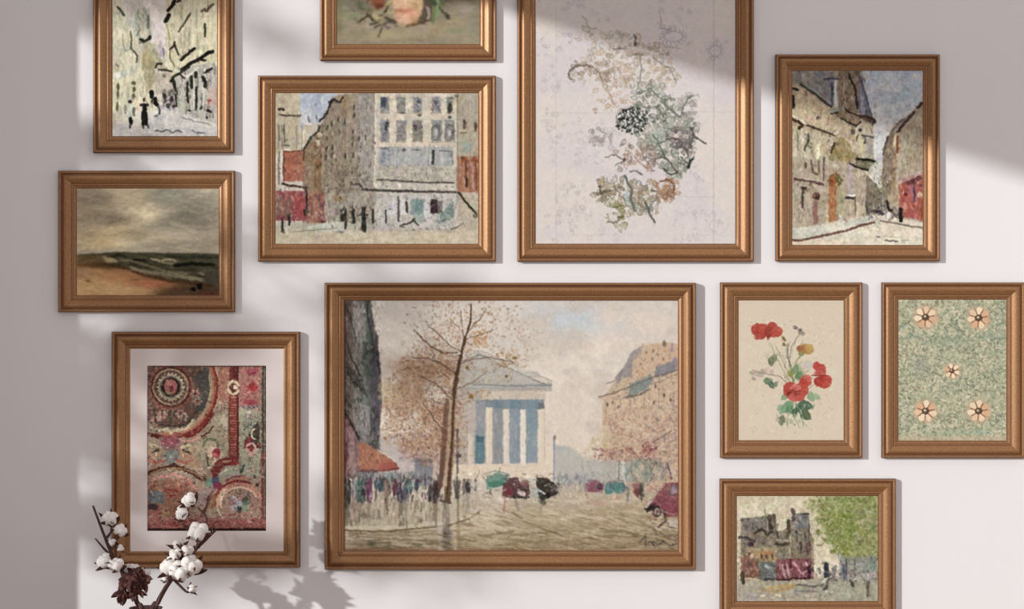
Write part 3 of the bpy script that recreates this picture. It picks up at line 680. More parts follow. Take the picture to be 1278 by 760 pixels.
    def fig(x, y0, y1, w, cc, refl=True, leg=True):
        c.dab(x, y0 + 2, w * .28 + .5, 2.2, 0, '5e4238', .85)
        c.poly([(x - w * .4, y0 + 3), (x + w * .4, y0 + 3), (x + w * .55, (y0 + y1) / 2 + 3), (x + w * .3, y1), (x - w * .35, y1), (x - w * .5, (y0 + y1) / 2)], cc, .9, 1.1)
        if leg: c.line([(x - w * .15, y1 - 4), (x - w * .2, y1 + 1)], 1.2, '26211f', .8)
        if refl: c.line([(x, y1 + 1), (x + r.uniform(-1, 1), y1 + r.uniform(9, 20))], w * .55, '8d7e68', .5, 2)
    for a in ((433, 596, 634, 9, '2f2b26'), (441, 595, 618, 6, 'a99aa0'), (449, 595, 627, 8, '3c6862'), (453, 600, 628, 6, '2b3a38'), (461, 596, 628, 7, '6f3456'), (459, 602, 624, 5, '8a4a70'), (470, 596, 612, 6, '46616b'), (476, 594, 614, 8, '3d4c56'), (483, 600, 620, 9, '836a62'),
              (481, 596, 628, 4, '8c7468'), (493, 597, 619, 6, '6a2a36'), (499, 602, 628, 8, '2c2440'), (505, 604, 627, 7, '5b5f72'), (510, 598, 616, 9, '3d6264'), (520, 598, 612, 5, '2e4650'), (537, 605, 626, 6, '3e3630'), (543, 600, 628, 7, '352d2c'), (546, 600, 621, 7, '3f2c2a'),
              (579, 598, 617, 4, '7d6c68'), (584, 598, 618, 6.5, '2e2c2c'), (594, 598, 612, 4, '8f8b8c')):
        fig(*a)
    c.stroke_field(60, (432, 630, 560, 655), ['c08e90', '80724f', '7e7060', 'd7ccb4', '5c503c', 'd3c4ac', 'b4a68c'], (4, 12), (1.5, 3), (1.45, 1.7), .6)
    c.line([(443, 622), (443, 648)], 4, 'b8888a', .6, 2); c.line([(500, 628), (499, 656)], 4.5, '6f604a', .65, 2); c.line([(483, 620), (483, 642)], 2.6, '6b5a44', .7); c.line([(505, 626), (504, 644)], 3, 'a9aeb4', .6)
    c.line([(432, 632), (432, 655)], 6, '6a6048', .6, 3); c.dab(455, 644, 7, 3, .2, '6b6144', .6, 2)
    # kerb
    c.poly([(429, 656), (500, 657), (530, 652), (560, 652), (585, 645), (600, 636), (602, 640), (585, 651), (545, 661), (500, 664), (429, 664)], 'd3c6ac', .7, 2)
    c.line([(430, 662), (470, 664), (500, 662), (530, 659), (560, 656), (585, 648), (600, 638)], 2.3, '6c5b3e', .9, 1.2)
    c.stroke_field(170, (430, 664, 560, 688), ['b7a68a', '7c6c4e', '94836a', '655a3c', 'cbbda2', '8b6f50'], (5, 14), (1, 2.2), (-.1, .15), .65)
    c.dab(464, 679, 6, 2.6, 0, '4d5236', .75, 2); c.dab(458, 676, 13, 1.6, .1, '6a6244', .6, 2)
    c.rect(429, 684, 660, 689, '7b4f36', .45, 4)
    for x, w_, cc in ((549, 7, 'c6bdb4'), (557, 8, '6f635c'), (572, 4, '8c7c54'), (567, 4, 'cbbfa8')): c.line([(x, 655), (x + 1, 686)], w_, cc, .6, 2.5)
    c.line([(556, 628), (556, 650)], 9, '8c7f76', .75, 2); c.line([(571, 624), (572, 650)], 3, '6d6450', .7, 1.5); c.line([(546, 625), (541, 648)], 5, '7f7058', .6, 2); c.line([(584, 618), (583, 636)], 6, '9a8f82', .6, 2)
    c.line([(550, 625), (562, 628)], 3, '4f3c2c', .8, 1.5)
    c.stroke_field(30, (553, 664, 563, 686), ['3c3832', '8a8078'], (3, 7), (1, 2), (0, .3), .6)
    # cobbles, road sheen
    c.stroke_field(420, (575, 636, 845, 688), ['a8946e', '8b7854', 'c4b28e', 'b5a27c', '7d6c4c', 'd0c09e', 'b8a184'], (8, 22), (.9, 2), (.05, .45), .5)
    c.stroke_field(200, (590, 615, 840, 650), ['d8ccb4', 'c8baa0', 'cdbfa8', 'b9aa90', 'd9c8b0'], (6, 18), (1, 2), (0, .35), .5)
    for (xa, ya, xb, yb) in ((655, 652, 700, 668), (690, 664, 735, 680), (640, 640, 652, 648), (716, 644, 740, 650), (750, 660, 800, 668), (610, 668, 640, 664)): c.line([(xa, ya), (xb, yb)], 1.8, '75643f', .55, 1.5)
    c.stroke_field(50, (590, 600, 640, 640), ['ddd3c4', 'd4c8b8'], (6, 14), (2, 3), (0, .6), .5)
    # green omnibus, black motorcars
    c.poly([(606, 600), (610, 594), (620, 590), (634, 594), (634, 606), (612, 610), (608, 612)], '6c9484', .95, 1.2)
    c.poly([(608, 602), (626, 600), (632, 606), (610, 609)], '437f68', .9, 1); c.line([(604, 592), (618, 588), (634, 592)], 1.4, '6d8479', .8); c.line([(612, 608), (612, 614)], 2, '4b7064', .7)
    c.line([(624, 584), (624, 590)], 1.6, '64766e', .8)
    c.poly([(627, 620), (628, 604), (636, 597), (646, 596), (650, 604), (660, 602), (662, 616), (656, 622), (642, 622)], '5b3a3c', .95, 1)
    c.dab(635, 614, 5, 5.5, 0, '73303a', .85); c.dab(655, 603, 5.5, 4.5, 0, '8a5f5c', .8); c.dab(652, 598, 3, 2, 0, 'b4a8a0', .7)
    c.poly([(645, 610), (656, 616), (655, 620), (646, 616)], 'e4dcd2', .9); c.line([(641, 621), (660, 621)], 2.6, '1e1c1c', .95)
    c.line([(630, 620), (629, 640)], 2.6, 'a5645a', .6, 2); c.line([(655, 612), (660, 612)], 3, '3b2426', .9)
    c.poly([(669, 602), (670, 596), (682, 597), (694, 605), (697, 613), (695, 618), (684, 622), (676, 628), (672, 618)], '2e2a24', .92, 1)
    c.dab(667, 616, 4.5, 7, 0, 'aeb3aa', .85); c.dab(665, 600, 4, 4, 0, 'd0cbc2', .8); c.line([(671, 611), (681, 617)], 2.6, 'd6dbd8', .9); c.line([(680, 607), (686, 604)], 1.8, 'a8a096', .8); c.line([(687, 608), (696, 611)], 2, '6a6460', .9)
    c.dab(683, 619, 4, 3.5, 0, '1a1918', .9); c.dab(678, 628, 4, 2.6, 0, '4c463c', .8)
    c.line([(643, 623), (647, 636)], 4, '8b8070', .7, 2); c.line([(654, 623), (654, 634)], 3, 'a0948a', .6, 2); c.line([(676, 630), (674, 640)], 4, '9c8f7c', .6, 2); c.line([(640, 640), (652, 648)], 2.2, '75684c', .7, 2)
    # parked cars
    c.poly([(730, 614), (731, 604), (738, 598), (748, 601), (754, 606), (752, 614)], '8a5460', .95, 1); c.dab(735, 602, 3, 3, 0, '8f7a7c', .8); c.dab(749, 608, 3.4, 4.5, 0, '4f2f42', .85); c.line([(731, 615), (750, 616)], 1.6, 'c6b4aa', .8)
    c.poly([(754, 612), (757, 603), (766, 601), (778, 604), (783, 609), (778, 616), (756, 617)], '4f7f7a', .95, 1); c.stroke_field(20, (756, 602, 780, 615), ['3c6a68', '6c928c', '4c5c60'], (2, 5), (1, 2), (0, 1), .7); c.line([(758, 602), (778, 600)], 1.6, '8f7078', .8)
    c.line([(732, 616), (733, 622)], 2, '7e6c62', .6); c.line([(766, 617), (766, 622)], 5, 'd9cfc0', .6, 2); c.dab(771, 622, 3, 1.6, 0, 'c0705c', .7); c.dab(747, 628, 9, 4, 0, 'cba08e', .55, 3); c.line([(784, 610), (784, 625)], 2.6, '5c6270', .7)
    c.poly([(790, 604), (797, 602), (799, 612), (797, 622), (792, 618)], '6e3f3e', .9, 1); c.poly([(799, 603), (804, 603), (804, 620), (801, 628), (798, 616)], '38362c', .92, 1)
    c.dab(795, 606, 4, 3, 0, '9a6060', .7)
    c.stroke_field(40, (803, 600, 826, 628), ['d3c3ae', 'b98a78', 'd6cab8', 'c7a290'], (3, 7), (1.5, 2.5), (.6, 1.8), .6)
    # big maroon car at the edge
    c.poly([(806, 636), (815, 624), (825, 610), (836, 603), (848, 602), (848, 644), (832, 646), (826, 640)], '8b4550', .97, 1)
    c.stroke_field(50, (816, 604, 848, 642), ['a05866', '74343f', '93506a', 'a06a6c'], (3, 8), (1.2, 2.2), (-.6, .6), .6, [(815, 626), (836, 603), (848, 602), (848, 644), (828, 642)])
    c.poly([(833, 618), (836, 606), (848, 603), (848, 618)], '6f5c5c', .9); c.dab(841, 612, 4, 4.5, .4, 'aa90a6', .85); c.dab(832, 610, 2.4, 3.4, 0, '8a7a4c', .8)
    c.poly([(803, 635), (812, 629), (820, 628), (816, 634), (808, 640)], '29201f', .95); c.dab(820, 639, 6, 7.5, .2, '2f2a28', .97); c.dab(820, 639, 3.7, 5, .2, 'a59c92', .9); c.dab(820, 640, 1.6, 2.4, 0, '3b3632', .9)
    c.line([(829, 636), (831, 650), (822, 658)], 3, '3a2f2a', .85, 1.2); c.line([(812, 627), (806, 634)], 2.4, 'dcd2c4', .8)
    c.stroke_field(60, (812, 652, 848, 680), ['5f5048', '857663', '4a4038', '9c8a74'], (3, 8), (1, 2.2), (-.3, 1.2), .6); c.poly([(832, 650), (848, 648), (848, 656), (838, 658)], 'd0c6ba', .6, 2)
    # illegible signature scrawl
    c.ink([(785, 669), (797, 671)], 1.4, '4c3f30', .8, .5); c.ink([(798, 680), (806, 668), (805, 682), (812, 675), (818, 684), (815, 677), (822, 680), (828, 676), (836, 681), (846, 679)], 1.1, '3c3442', .85, .8)
    c.stroke_field(420, (430, 590, 600, 656), ['cbbfa6', '8c7d66', '4e4840', 'd8cdb8', '6b6a70', 'a39478', 'b6a9a0'], (2, 6), (.8, 1.6), (1.3, 1.9), .5)
    c.stroke_field(260, (475, 440, 580, 580), ['d8bf98', 'e0cdb0', '6e4a38', 'cfa678', 'a5836c'], (1.2, 2.6), (.9, 1.6), (0, 3.1), .7, [(480, 484), (500, 448), (548, 425), (580, 450), (582, 575), (480, 556), (476, 520)])
    c.stroke_field(260, (752, 500, 846, 575), ['d9c3a0', 'dccbb0', 'b08a66', 'c7a07a', 'cbb79c'], (1.2, 3), (.9, 1.8), (0, 3.1), .6)
    c.stroke_field(200, (600, 592, 845, 632), ['d9cdb9', 'a79a86', 'c5b8a4', '8a8074', 'dcd2c2', '9fa09a'], (2, 5), (.8, 1.8), (-.3, 1.6), .45)
    c.stroke_field(120, (562, 440, 690, 600), ['d9cfbf', 'aab0b2', 'c7b39a', 'b8aba0'], (2, 5), (.8, 1.4), (1.2, 1.9), .35)
    c.facet(900, (430, 376, 478, 600), .4, (2, 6), (.8, 1.6), (.9, 2.2), .6, .03)
    c.facet(900, (478, 400, 600, 620), .25, (1.5, 4), (.8, 1.6), (0, 3.1), .6, .02)
    c.facet(700, (765, 450, 847, 625), .2, (1.5, 4), (.8, 1.6), (0, 3.1), .6, .03)
    c.facet(900, (430, 592, 847, 688), .16, (3, 9), (.8, 1.8), (-.3, .5), .55, .015)
    c.facet(500, (430, 592, 847, 630), .35, (1.5, 4), (.8, 1.6), (.6, 2.5), .6, .04)
    # deeper tones low down and in the crowd
    c.stroke_field(260, (430, 662, 845, 690), ['7a6848', '8a7654', '665638', '94805c', '6f5f44'], (8, 22), (1, 2.4), (-.1, .3), .45)
    c.stroke_field(150, (600, 640, 845, 672), ['d3c5a4', 'dccfb4', '8c7a58', 'c9b894'], (8, 20), (.9, 1.8), (.1, .4), .5)
    c.stroke_field(150, (431, 594, 552, 626), ['2c3034', '3c3a44', '4c2c3c', '2f4a4c', '5c4c50', '6c7a80', 'c3b9b0', '3a2c2a'], (3, 8), (1.2, 2.4), (1.35, 1.8), .65)
    c.stroke_field(90, (431, 624, 560, 656), ['6f6450', '8a7d64', 'd0c6b0', '5c5444', 'a8a298', '8c6a6a'], (4, 12), (1.2, 2.4), (1.5, 1.65), .55)
    c.stroke_field(70, (600, 592, 700, 622), ['2c2828', '4c3c3c', 'd9d2c8', '6c6460', '8c8078'], (2, 5), (1, 1.8), (-.4, 1.2), .6)
    c.stroke_field(130, (694, 590, 806, 614), ['7c8088', '95989a', '6a6c74', 'b4aaa4', '8f7c80'], (2, 5), (1, 2), (.8, 2), .5)
    c.stroke_field(80, (806, 604, 847, 650), ['5c2c34', '8c4c54', 'b08c8c', '40282c', 'a4646c'], (2, 5), (1, 1.8), (-.6, .8), .55)
    c.line([(558, 500), (556, 540), (552, 575), (549, 608)], 5, '6c5040', .8, 1.2); c.line([(563, 500), (561, 560), (556, 605)], 3.2, 'bfa588', .8, 1.2)
    c.line([(569, 500), (567, 560), (564, 600)], 2.2, 'b89c7c', .8, 1)
    # autumn leaves once more over everything, dark ones last
    TB = [(478, 490), (488, 462), (505, 446), (520, 425), (545, 408), (575, 402), (590, 415), (588, 470), (582, 540), (570, 575), (545, 590), (515, 578), (492, 560), (480, 530)]
    c.stroke_field(900, (476, 402, 592, 590), ['a07a58', '8a6448', 'b98e66', '7a5640', '6c4a38', 'a56f4c', 'c49c74', '94705a'], (1.2, 3), (.9, 1.6), (0, 3.1), .6, TB)
    c.stroke_field(300, (500, 500, 575, 580), ['6f4a3c', '8c5c4c', '5c3e34', '7c5a54'], (1.2, 3), (.8, 1.4), (0, 3.1), .6, TB)
    c.stroke_field(170, (540, 376, 660, 440), ['94683c', '7c5a40', 'b58450', 'a8825c'], (1.2, 2.6), (.9, 1.5), (0, 3.1), .7)
    for pts, w in (([(575, 440), (560, 430), (545, 415), (532, 405)], 1.2), ([(570, 468), (552, 455), (535, 448), (515, 446)], 1.3), ([(566, 500), (545, 480), (525, 470)], 1.2), ([(585, 412), (598, 400), (606, 388)], 1), ([(580, 425), (600, 418), (615, 412)], 1), ([(553, 540), (540, 520), (528, 505)], 1.2), ([(572, 455), (590, 448), (612, 446), (640, 452)], 1.1)):
        c.ink(pts, w, '5c4638', .75, .8)
    c.facet(1000, (765, 460, 847, 630), .14, (1.3, 3.4), (.8, 1.5), (0, 3.1), .7, .02, pick=4)
    c.stroke_field(300, (752, 430, 847, 600), ['7a5c50', '5c4640', 'dccab0', 'cfb492', '94704f', 'e0d2be', '6c5460'], (1, 2.8), (.8, 1.3), (0, 3.1), .6, R[:10] + [(848, 600), (765, 600)])
    c.facet(700, (430, 586, 847, 632), .15, (1.3, 3.6), (.8, 1.5), (.8, 2.3), .6, .02, pick=3)
    c.facet(600, (430, 376, 472, 600), .3, (1.3, 3.6), (.8, 1.5), (.8, 2.3), .7, .02, pick=2)
    c.facet(400, (562, 450, 685, 600), .08, (1.5, 4), (.8, 1.5), (1.3, 1.8), .5, .02, pick=1.5)
    c.line([(588, 380), (587, 402), (580, 424), (575, 445), (570, 468), (567, 490), (565, 520), (563, 560), (560, 600), (558, 626)], 1.2, '4c3426', .6, .8, 3.4)
    c.warp(.9, 4, 61); c.warp(.5, 1.8, 63); c.sat(.87); c.grain(.02, 5, 6, 91, .006); c.grain(.03, 2.2, 2.6, 93, .008)
    c.blur(1); c.sharpen(.7); c.contrast(1.04, .6)
    return c
def paint_bouquet(box):
    c = Canvas(box, '978d76', 1.5, 27)
    def P(L): return [(420 + a * .14, b * .14) for a, b in L]
    def p(u, v): return (420 + u * .14, v * .14)
    def glow(u, v, rx, ry, cc, a, ang=0, s=1.1): c.dab(420 + u * .14, v * .14, rx * .14, ry * .14, ang, cc, a, min(rx, ry) * .14 * s)
    c.wash('857c66', .8, 22, 14, 3, .45, .65); c.wash('a59a80', .7, 18, 9, 5, .48, .65)
    for g in ((250, -60, 300, 110, '5f5a48', .9), (1000, -40, 300, 100, '5a5142', .95), (150, 60, 160, 70, '7c7764', .8), (1080, 120, 160, 90, '948873', .8), (800, 260, 400, 70, 'a2957c', .9), (480, 310, 200, 40, 'aca07e', .8), (300, 230, 120, 40, 'ab9a88', .6), (120, 300, 150, 50, '948a70', .8), (1160, 80, 60, 50, 'a69c94', .5), (1060, 190, 80, 40, 'a89c74', .5), (1050, 270, 70, 20, '7c8a68', .7), (900, 250, 70, 50, 'a49164', .4), (1180, 240, 60, 60, '989884', .5), (130, 140, 60, 30, '7f8a60', .6)): glow(*g)
    c.stroke_field(320, (418, -75, 600, 56), ['a3987e', '877d68', 'b0a48a', '918a70', '9a8f84'], (4, 12), (1.5, 3), (-.3, .3), .35)
    # stems and dark leaves
    c.poly(P([(760, -200), (1000, -200), (1010, 0), (860, 60), (860, 160), (760, 170), (720, 210), (620, 225), (740, 140)]), '4e4234', .8, 3)
    for pts, w, cc in (([(200, 200), (240, 160), (290, 130)], 2.6, '433d2c'), ([(270, 120), (320, 170), (350, 200), (300, 210)], 3, '4b4430'), ([(340, 240), (400, 220), (460, 190), (540, 200)], 2.6, '5a4b48'), ([(375, 320), (395, 260), (430, 210)], 2.4, '5b5244'), ([(400, 130), (430, 150), (500, 180), (560, 190)], 3.4, '4f4536'), ([(340, 130), (360, 160), (420, 140)], 3, 'b5a67c'),
                       ([(440, 100), (500, 110), (540, 90)], 3, 'bba987'), ([(430, 60), (460, 20), (480, 0)], 3.4, 'b0a478'), ([(450, 90), (430, 110), (460, 50)], 2.2, '40371f'), ([(440, 230), (450, 250), (470, 240)], 3, '6c5c68'), ([(320, 60), (330, 120)], 2.4, 'a7a07c'), ([(730, 200), (800, 180), (860, 170)], 4.6, '574536'), ([(620, 222), (680, 218), (720, 205)], 2.8, '5c4428'),
                       ([(805, 60), (825, 130), (810, 160)], 3.4, 'a0948c'), ([(895, 0), (910, 60), (895, 130)], 6, '7f9068'), ([(870, 20), (860, 120), (860, 200)], 4, '70784e'), ([(830, -60), (850, 0), (870, 30)], 6, '3d4a34'), ([(920, 60), (940, 100), (990, 130), (1000, 155)], 3, '4d4a38'), ([(975, 140), (1000, 160)], 4, '3e3c30'), ([(940, 0), (950, 40)], 4, '586444')): c.ink(P(pts), w, cc, .88, .6, 3)
    c.stroke_field(90, (440, -10, 500, 32), ['564a30', 'a3986c', '7c6c48', 'b5a884', '3c3424', '8a7c6c'], (2, 5), (1, 2.2), (0, 3.1), .7)
    glow(370, 20, 60, 60, '7c4430', .95, 0, .6); glow(380, 50, 35, 20, '55301f', .8); glow(350, -60, 90, 70, '8f5c44', .9)
    glow(200, 40, 40, 40, '5d5e48', .8); glow(300, 90, 30, 20, '57503a', .7)
    # rose
    c.poly(P([(490, -200), (760, -200), (770, 80), (740, 140), (690, 190), (640, 215), (590, 220), (550, 190), (510, 150), (520, 100), (500, 50)]), 'd0a689', 1, 2)
    for g in ((560, 20, 60, 60, 'dcb998', .9), (620, 10, 70, 50, 'd9b090', .8), (700, 40, 40, 80, 'b69a6c', .8), (745, 30, 18, 90, 'cbac84', .9), (600, 90, 70, 16, 'a86c52', .9), (540, 95, 30, 14, 'a8775c', .7), (675, 100, 35, 40, 'd99e80', .9), (640, 140, 60, 40, 'd8a286', .8), (590, 170, 50, 40, 'dbb698', .9), (560, 140, 40, 26, 'd3aa8c', .8), (610, 205, 50, 14, 'cfae88', .9), (700, 170, 30, 30, 'bd946c', .8), (650, -60, 90, 60, 'e0bda0', .9), (560, -90, 60, 60, 'c99a7c', .9)): glow(*g)
    c.facet(260, (490, -30, 530, 32), .18, (2, 5), (1, 2.2), (0, 3.1), .6, .02)
    c.facet(700, None, .1, (3, 9), (1.2, 2.6), (-.3, .4), .5, .02)
    c.rect(418, -10, 427, 40, '6a6c44', .35, 4)
    c.warp(.8, 4, 3); c.grain(.03, 2.2, 2.2, 2, .015); c.blur(2)
    return c
def paint_corner(box):
    c = Canvas(box, 'c9bfae', 1.6, 5)
    def X(v): return 343 + v * .1237
    def X2(v): return 470 + v * .1237
    def Y(v): return 116 + v * .1237
    def Y2(v): return 210 + v * .1237
    # sky
    c.rect(342, 115, 420, 160, 'b4bac4', 1)
    c.wash('c9ccd0', .7, 10, 10, 2, .45, .65, (372, 112, 410, 160, 4)); c.wash('a3aec0', .8, 9, 12, 4, .4, .6, (376, 112, 412, 145, 4))
    c.rect(342, 115, 374, 190, 'c5b79c', 1, 2); c.wash('b3a68a', .6, 8, 8, 6, .45, .65, (342, 115, 376, 190, 3))
    c.stroke_field(90, (344, 145, 378, 188), ['a8a294', 'cfc4b0', '968f80', 'b9ad97'], (3, 8), (.8, 1.8), (1.3, 1.8), .6)
    c.ink([(347, 136), (354, 137)], 3, '3b342a', .9); c.ink([(349, 143), (358, 144.5), (375, 144)], 2.2, '5e5442', .85, .3)
    c.ink([(348, 156), (349, 175)], 1, '5a564e', .7); c.ink([(354.5, 156), (355, 178)], 1.4, '4c4a42', .8); c.ink([(353, 181), (362, 182)], 1.6, '5f5c55', .7)
    for x in (347, 352, 370, 377): c.ink([(x, 157), (x, 186)], .9, '77705f', .6)
    c.ink([(384, 145), (386, 152)], 1.6, '68685e', .8); c.ink([(394, 144), (396, 148)], 1.5, '707068', .7)
    c.dab(394, 130, 2, 2, 0, '7a8c96', .6); c.dab(400, 130, 1.5, 1.5, 0, '7a8c96', .5)
    c.poly([(378, 156), (400, 153), (402, 160), (384, 190), (376, 190)], 'c2b5a0', .9); c.ink([(380, 154), (388, 155)], 2, 'e4dcd0', .9)
    c.ink([(380, 158), (378, 185)], 1.4, 'dccdb8', .7)
    # street side (left) facade
    A = [(378, 190), (384, 178), (390, 170), (398, 158), (404, 150), (410, 135), (414, 124), (424, 118), (468, 115), (468, 290), (378, 290)]
    c.poly(A, '978a77')
    c.poly([(378, 190), (390, 170), (404, 158), (404, 215), (402, 250), (378, 250)], '947a5c', .8, 2)
    c.poly([(398, 160), (412, 130), (420, 120), (432, 122), (430, 240), (402, 245)], '8f806c', .7, 2)
    c.poly([(446, 116), (468, 115), (470, 290), (450, 290)], 'a29c95', .8, 3)
    c.stroke_field(500, (378, 116, 470, 285), ['6a5e4c', 'b3a48c', '7b6c56', 'a59a88', '584c3c', 'c3b7a0', '8f8a80'], (2, 6), (.7, 1.5), (1.1, 1.9), .65, A)
    c.stroke_field(120, (446, 118, 470, 290), ['8c8784', 'b2aca6', '7b7674', 'bcb5ab'], (4, 9), (1, 2), (1.4, 1.75), .6)
    for (u, v) in ((575, 310), (640, 260), (705, 300), (530, 350), (520, 560), (580, 550), (515, 650), (575, 630), (800, 145), (800, 220), (785, 395), (850, 460), (785, 510), (915, 450), (790, 630), (710, 630)):
        c.dab(X(u), Y(v), 1.6, 3.6, .1, '413a32', .75); c.dab(X(u) + 2.6, Y(v), 1, 3.4, .1, 'c4b8a2', .6)
    for (u, v) in ((690, 120), (780, 40), (860, 60), (930, 100), (770, 150)): c.dab(X(u), Y2(v), 1.6, 3, .1, '4d473f', .7)
    c.stroke_field(120, (405, 205, 470, 240), ['4c453c', 'b4a893', '6b5c58', '8a8070', '9e978a'], (1.5, 4), (.8, 1.5), (0, 3), .7)
    c.ink([(399, 151), (405, 145), (410, 137), (412, 128), (415, 124)], 2.6, '34302c', .92, .4); c.ink([(411, 128), (417, 124), (424, 128), (428, 121)], 2.6, '2c2826', .9, .6)
    c.ink([(378, 188), (383, 180), (388, 171), (397, 164), (399, 157)], 2.2, '33352c', .9, .4)
    c.poly([(420, 121), (440, 117), (434, 140), (424, 132)], 'a58f6c', .7, 2)
    c.stroke_field(60, (410, 120, 435, 150), ['6c5244', '8c6f5a', 'ad9676', '5c5054'], (2, 4), (.8, 1.6), (0, 3), .6)
    c.dab(399, 168, 2.6, 3.4, 0, 'd8cbaa', .9); c.dab(397, 178, 2.2, 4, 0, 'e0d4ba', .9); c.line([(394, 173), (403, 173.5)], 1.4, '6c4f3a', .8)
    c.line([(434, 140), (434, 200)], 2, 'b5a280', .6, 2); c.line([(403, 178), (402, 243)], 2, 'b5a285', .6)
    c.poly([(393, 200), (401, 196), (401, 243), (392, 243)], '84603c', .65, 1.5)
    # red house
    c.rect(353, 189, 379, 226, 'a86650', 1); c.rect(370, 190, 378, 226, '97705a', .6, 2)
    c.stroke_field(70, (354, 190, 380, 226), ['b8705a', '9a5a44', 'c07a62', '8f6444', 'a45f4c'], (3, 7), (1.2, 2.2), (0, 3.1), .6)
    c.ink([(354, 189), (378, 188)], 1.6, '6d4030', .8); c.ink([(356, 186), (362, 187)], 2, 'e2d6c4', .9); c.line([(351.5, 190), (352, 225)], 2.4, 'ddd3c4', .85); c.ink([(348, 190), (348, 230)], 2, '6c6658', .7)
    c.ink([(354, 190), (354, 226)], 1.4, '5e342c', .7); c.ink([(379, 186), (379, 200)], 1.6, '55402c', .8)
    c.ink([(352, 229), (365, 232), (383, 234)], 2.4, '423028', .9, .5); c.ink([(356, 236), (378, 237)], 2.6, 'cdb8ae', .9)
    # shops
    c.rect(344, 238, 384, 275, '96504e', 1); c.rect(384, 240, 412, 278, '9a6654', .95, 1.5)
    c.stroke_field(80, (345, 240, 384, 274), ['a8504e', '7d3c40', 'b4696a', '6a4644', 'b09080', '8d4546'], (3, 7), (1.2, 2.4), (1, 2), .7)
    c.poly([(367, 246), (382, 246), (380, 270), (368, 268)], 'a84a48', .8, 1.5); c.dab(373, 247, 4, 2.5, 0, 'b9605c', .8)
    c.stroke_field(60, (386, 244, 410, 276), ['b4644a', '6f3c38', 'a9786c', '8a4c40', 'c49a90', '5c4440'], (2, 6), (1.2, 2.2), (1.2, 1.9), .7)
    c.dab(403, 255, 3.4, 3.4, 0, '5c3434', .8); c.dab(404, 271, 4, 3, 0, 'b88480', .8); c.ink([(382, 236), (383, 246), (382, 254), (384, 265)], 2.2, '33302c', .85, .8)
    for x, y0, y1, w in ((352, 245, 268, 1.2), (357, 250, 272, 1.6), (361, 250, 268, 1.4), (348, 247, 270, 2)): c.ink([(x, y0), (x, y1)], w, '6a6250', .75)
    c.stroke_field(30, (344, 250, 366, 270), ['b8ab94', '8a8468', '5c5848'], (2, 5), (1, 1.8), (1, 2), .7)
    # --- main white facade
    c.rect(468, 115, 571, 232, 'd2c6b0', 1)
    c.wash('dfd2bd', .7, 12, 9, 8, .45, .6, (468, 115, 571, 185, 2)); c.wash('bcb6a8', .6, 14, 9, 12, .5, .65, (468, 115, 571, 232, 2))
    c.line([(468.5, 116), (467.5, 232)], 2.2, 'ded4c0', .9)
    cols = (480, 500.5, 521, 544, 561)
    def window(x, y0, y1, w, kk):
        c.rect(x - w / 2, y0, x + w / 2, y1, ['7c7f80', '85827c', '7f8286', '8b8688', '7c786e'][kk % 5], .85, 1.2)
        c.stroke_field(22, (x - w / 2, y0, x + w / 2, y1), ['5a5f66', 'a4a4a0', '44484e', '8b8f90', 'c3beb4', '6d6a68'], (2, 5), (.8, 1.6), (0, 3.1), .75)
        c.ink([(x - w / 2 - 1, y1 + 1), (x + w / 2 + 1, y1 + 1)], 1, '9c8f80', .7, .3)
    for i, x in enumerate(cols):
        window(x, 121, 140, 10.5 if i != 4 else 7, i); window(x + (1 if i == 3 else 0), 150, 176, 12 if i else 11, i + 2)
    c.poly([(475, 121), (483, 122), (481, 135), (475, 132)], '3a4254', .8); c.dab(502, 141, 3, 1.6, 0, '35332f', .85); c.dab(543, 128, 2.6, 3, 0, '4a4648', .85); c.dab(561, 135, 3, 6.5, .1, '34332c', .9); c.dab(561, 146, 2.5, 2, 0, '4a4844', .8)
    c.dab(482, 158, 2.4, 6, .1, '38383a', .85); c.dab(518, 159, 2.8, 4, 0, '403a36', .85); c.dab(522, 127, 3, 2, .4, '47443e', .8); c.dab(523, 143.5, 2.8, 1.4, 0, '47443e', .8)
    for i in (1, 2): c.stroke_field(16, (cols[i] - 6, 160, cols[i] + 6, 176), ['8a7a74', '6f6c68', 'a79c90'], (5, 9), (.8, 1.3), (-.1, .2), .7)
    for i in (3, 4): c.ink([(cols[i] - 5, 174), (cols[i] - 5, 160), (cols[i] - 2, 156), (cols[i] + 4, 157), (cols[i] + 5, 168), (cols[i] + 1, 175)], 1.6, '6a6a68', .75, .5); c.dab(cols[i], 166, 2.2, 4, 0, 'c6c3ba', .8)
    c.line([(470, 180), (570, 182)], 5, 'dccbb2', .85, 2)
    # shuttered row
    c.rect(472, 183, 566, 207, 'a7a9a8', .85, 1.5)
    c.stroke_field(130, (472, 183, 566, 207), ['8f979e', 'bcbdb9', '9aa0a2', 'c9c3b6', '858a8f'], (6, 12), (.9, 1.6), (1.5, 1.65), .6)
    for x in (493, 511, 532, 537, 551): c.line([(x, 186), (x, 206)], 1.6, 'cfcabd', .6)
    c.line([(540.5, 188), (540, 204)], 3, '2f2f2e', .9); c.dab(504, 187, 2.6, 2, 0, '54504a', .8); c.line([(515, 187), (524, 187)], 1.8, '5f5c56', .8); c.dab(479, 185, 5, 1.6, 0, '5f5a58', .7)
    c.stroke_field(30, (474, 186, 488, 207), ['6f7a8c', '8893a0', '58606a'], (2, 5), (1, 1.6), (0, 3.1), .6); c.ink([(548, 188), (563, 188), (565, 205)], 1.3, '6f6f6b', .7)
    # balcony band
    c.rect(468, 207, 570, 232, 'b8b0a1', .95)
    c.stroke_field(170, (469, 208, 569, 224), ['8d877b', 'cbc4b4', '736d62', 'aba492', 'd6cfbf'], (1.5, 4), (.8, 1.5), (0, 3.1), .7)
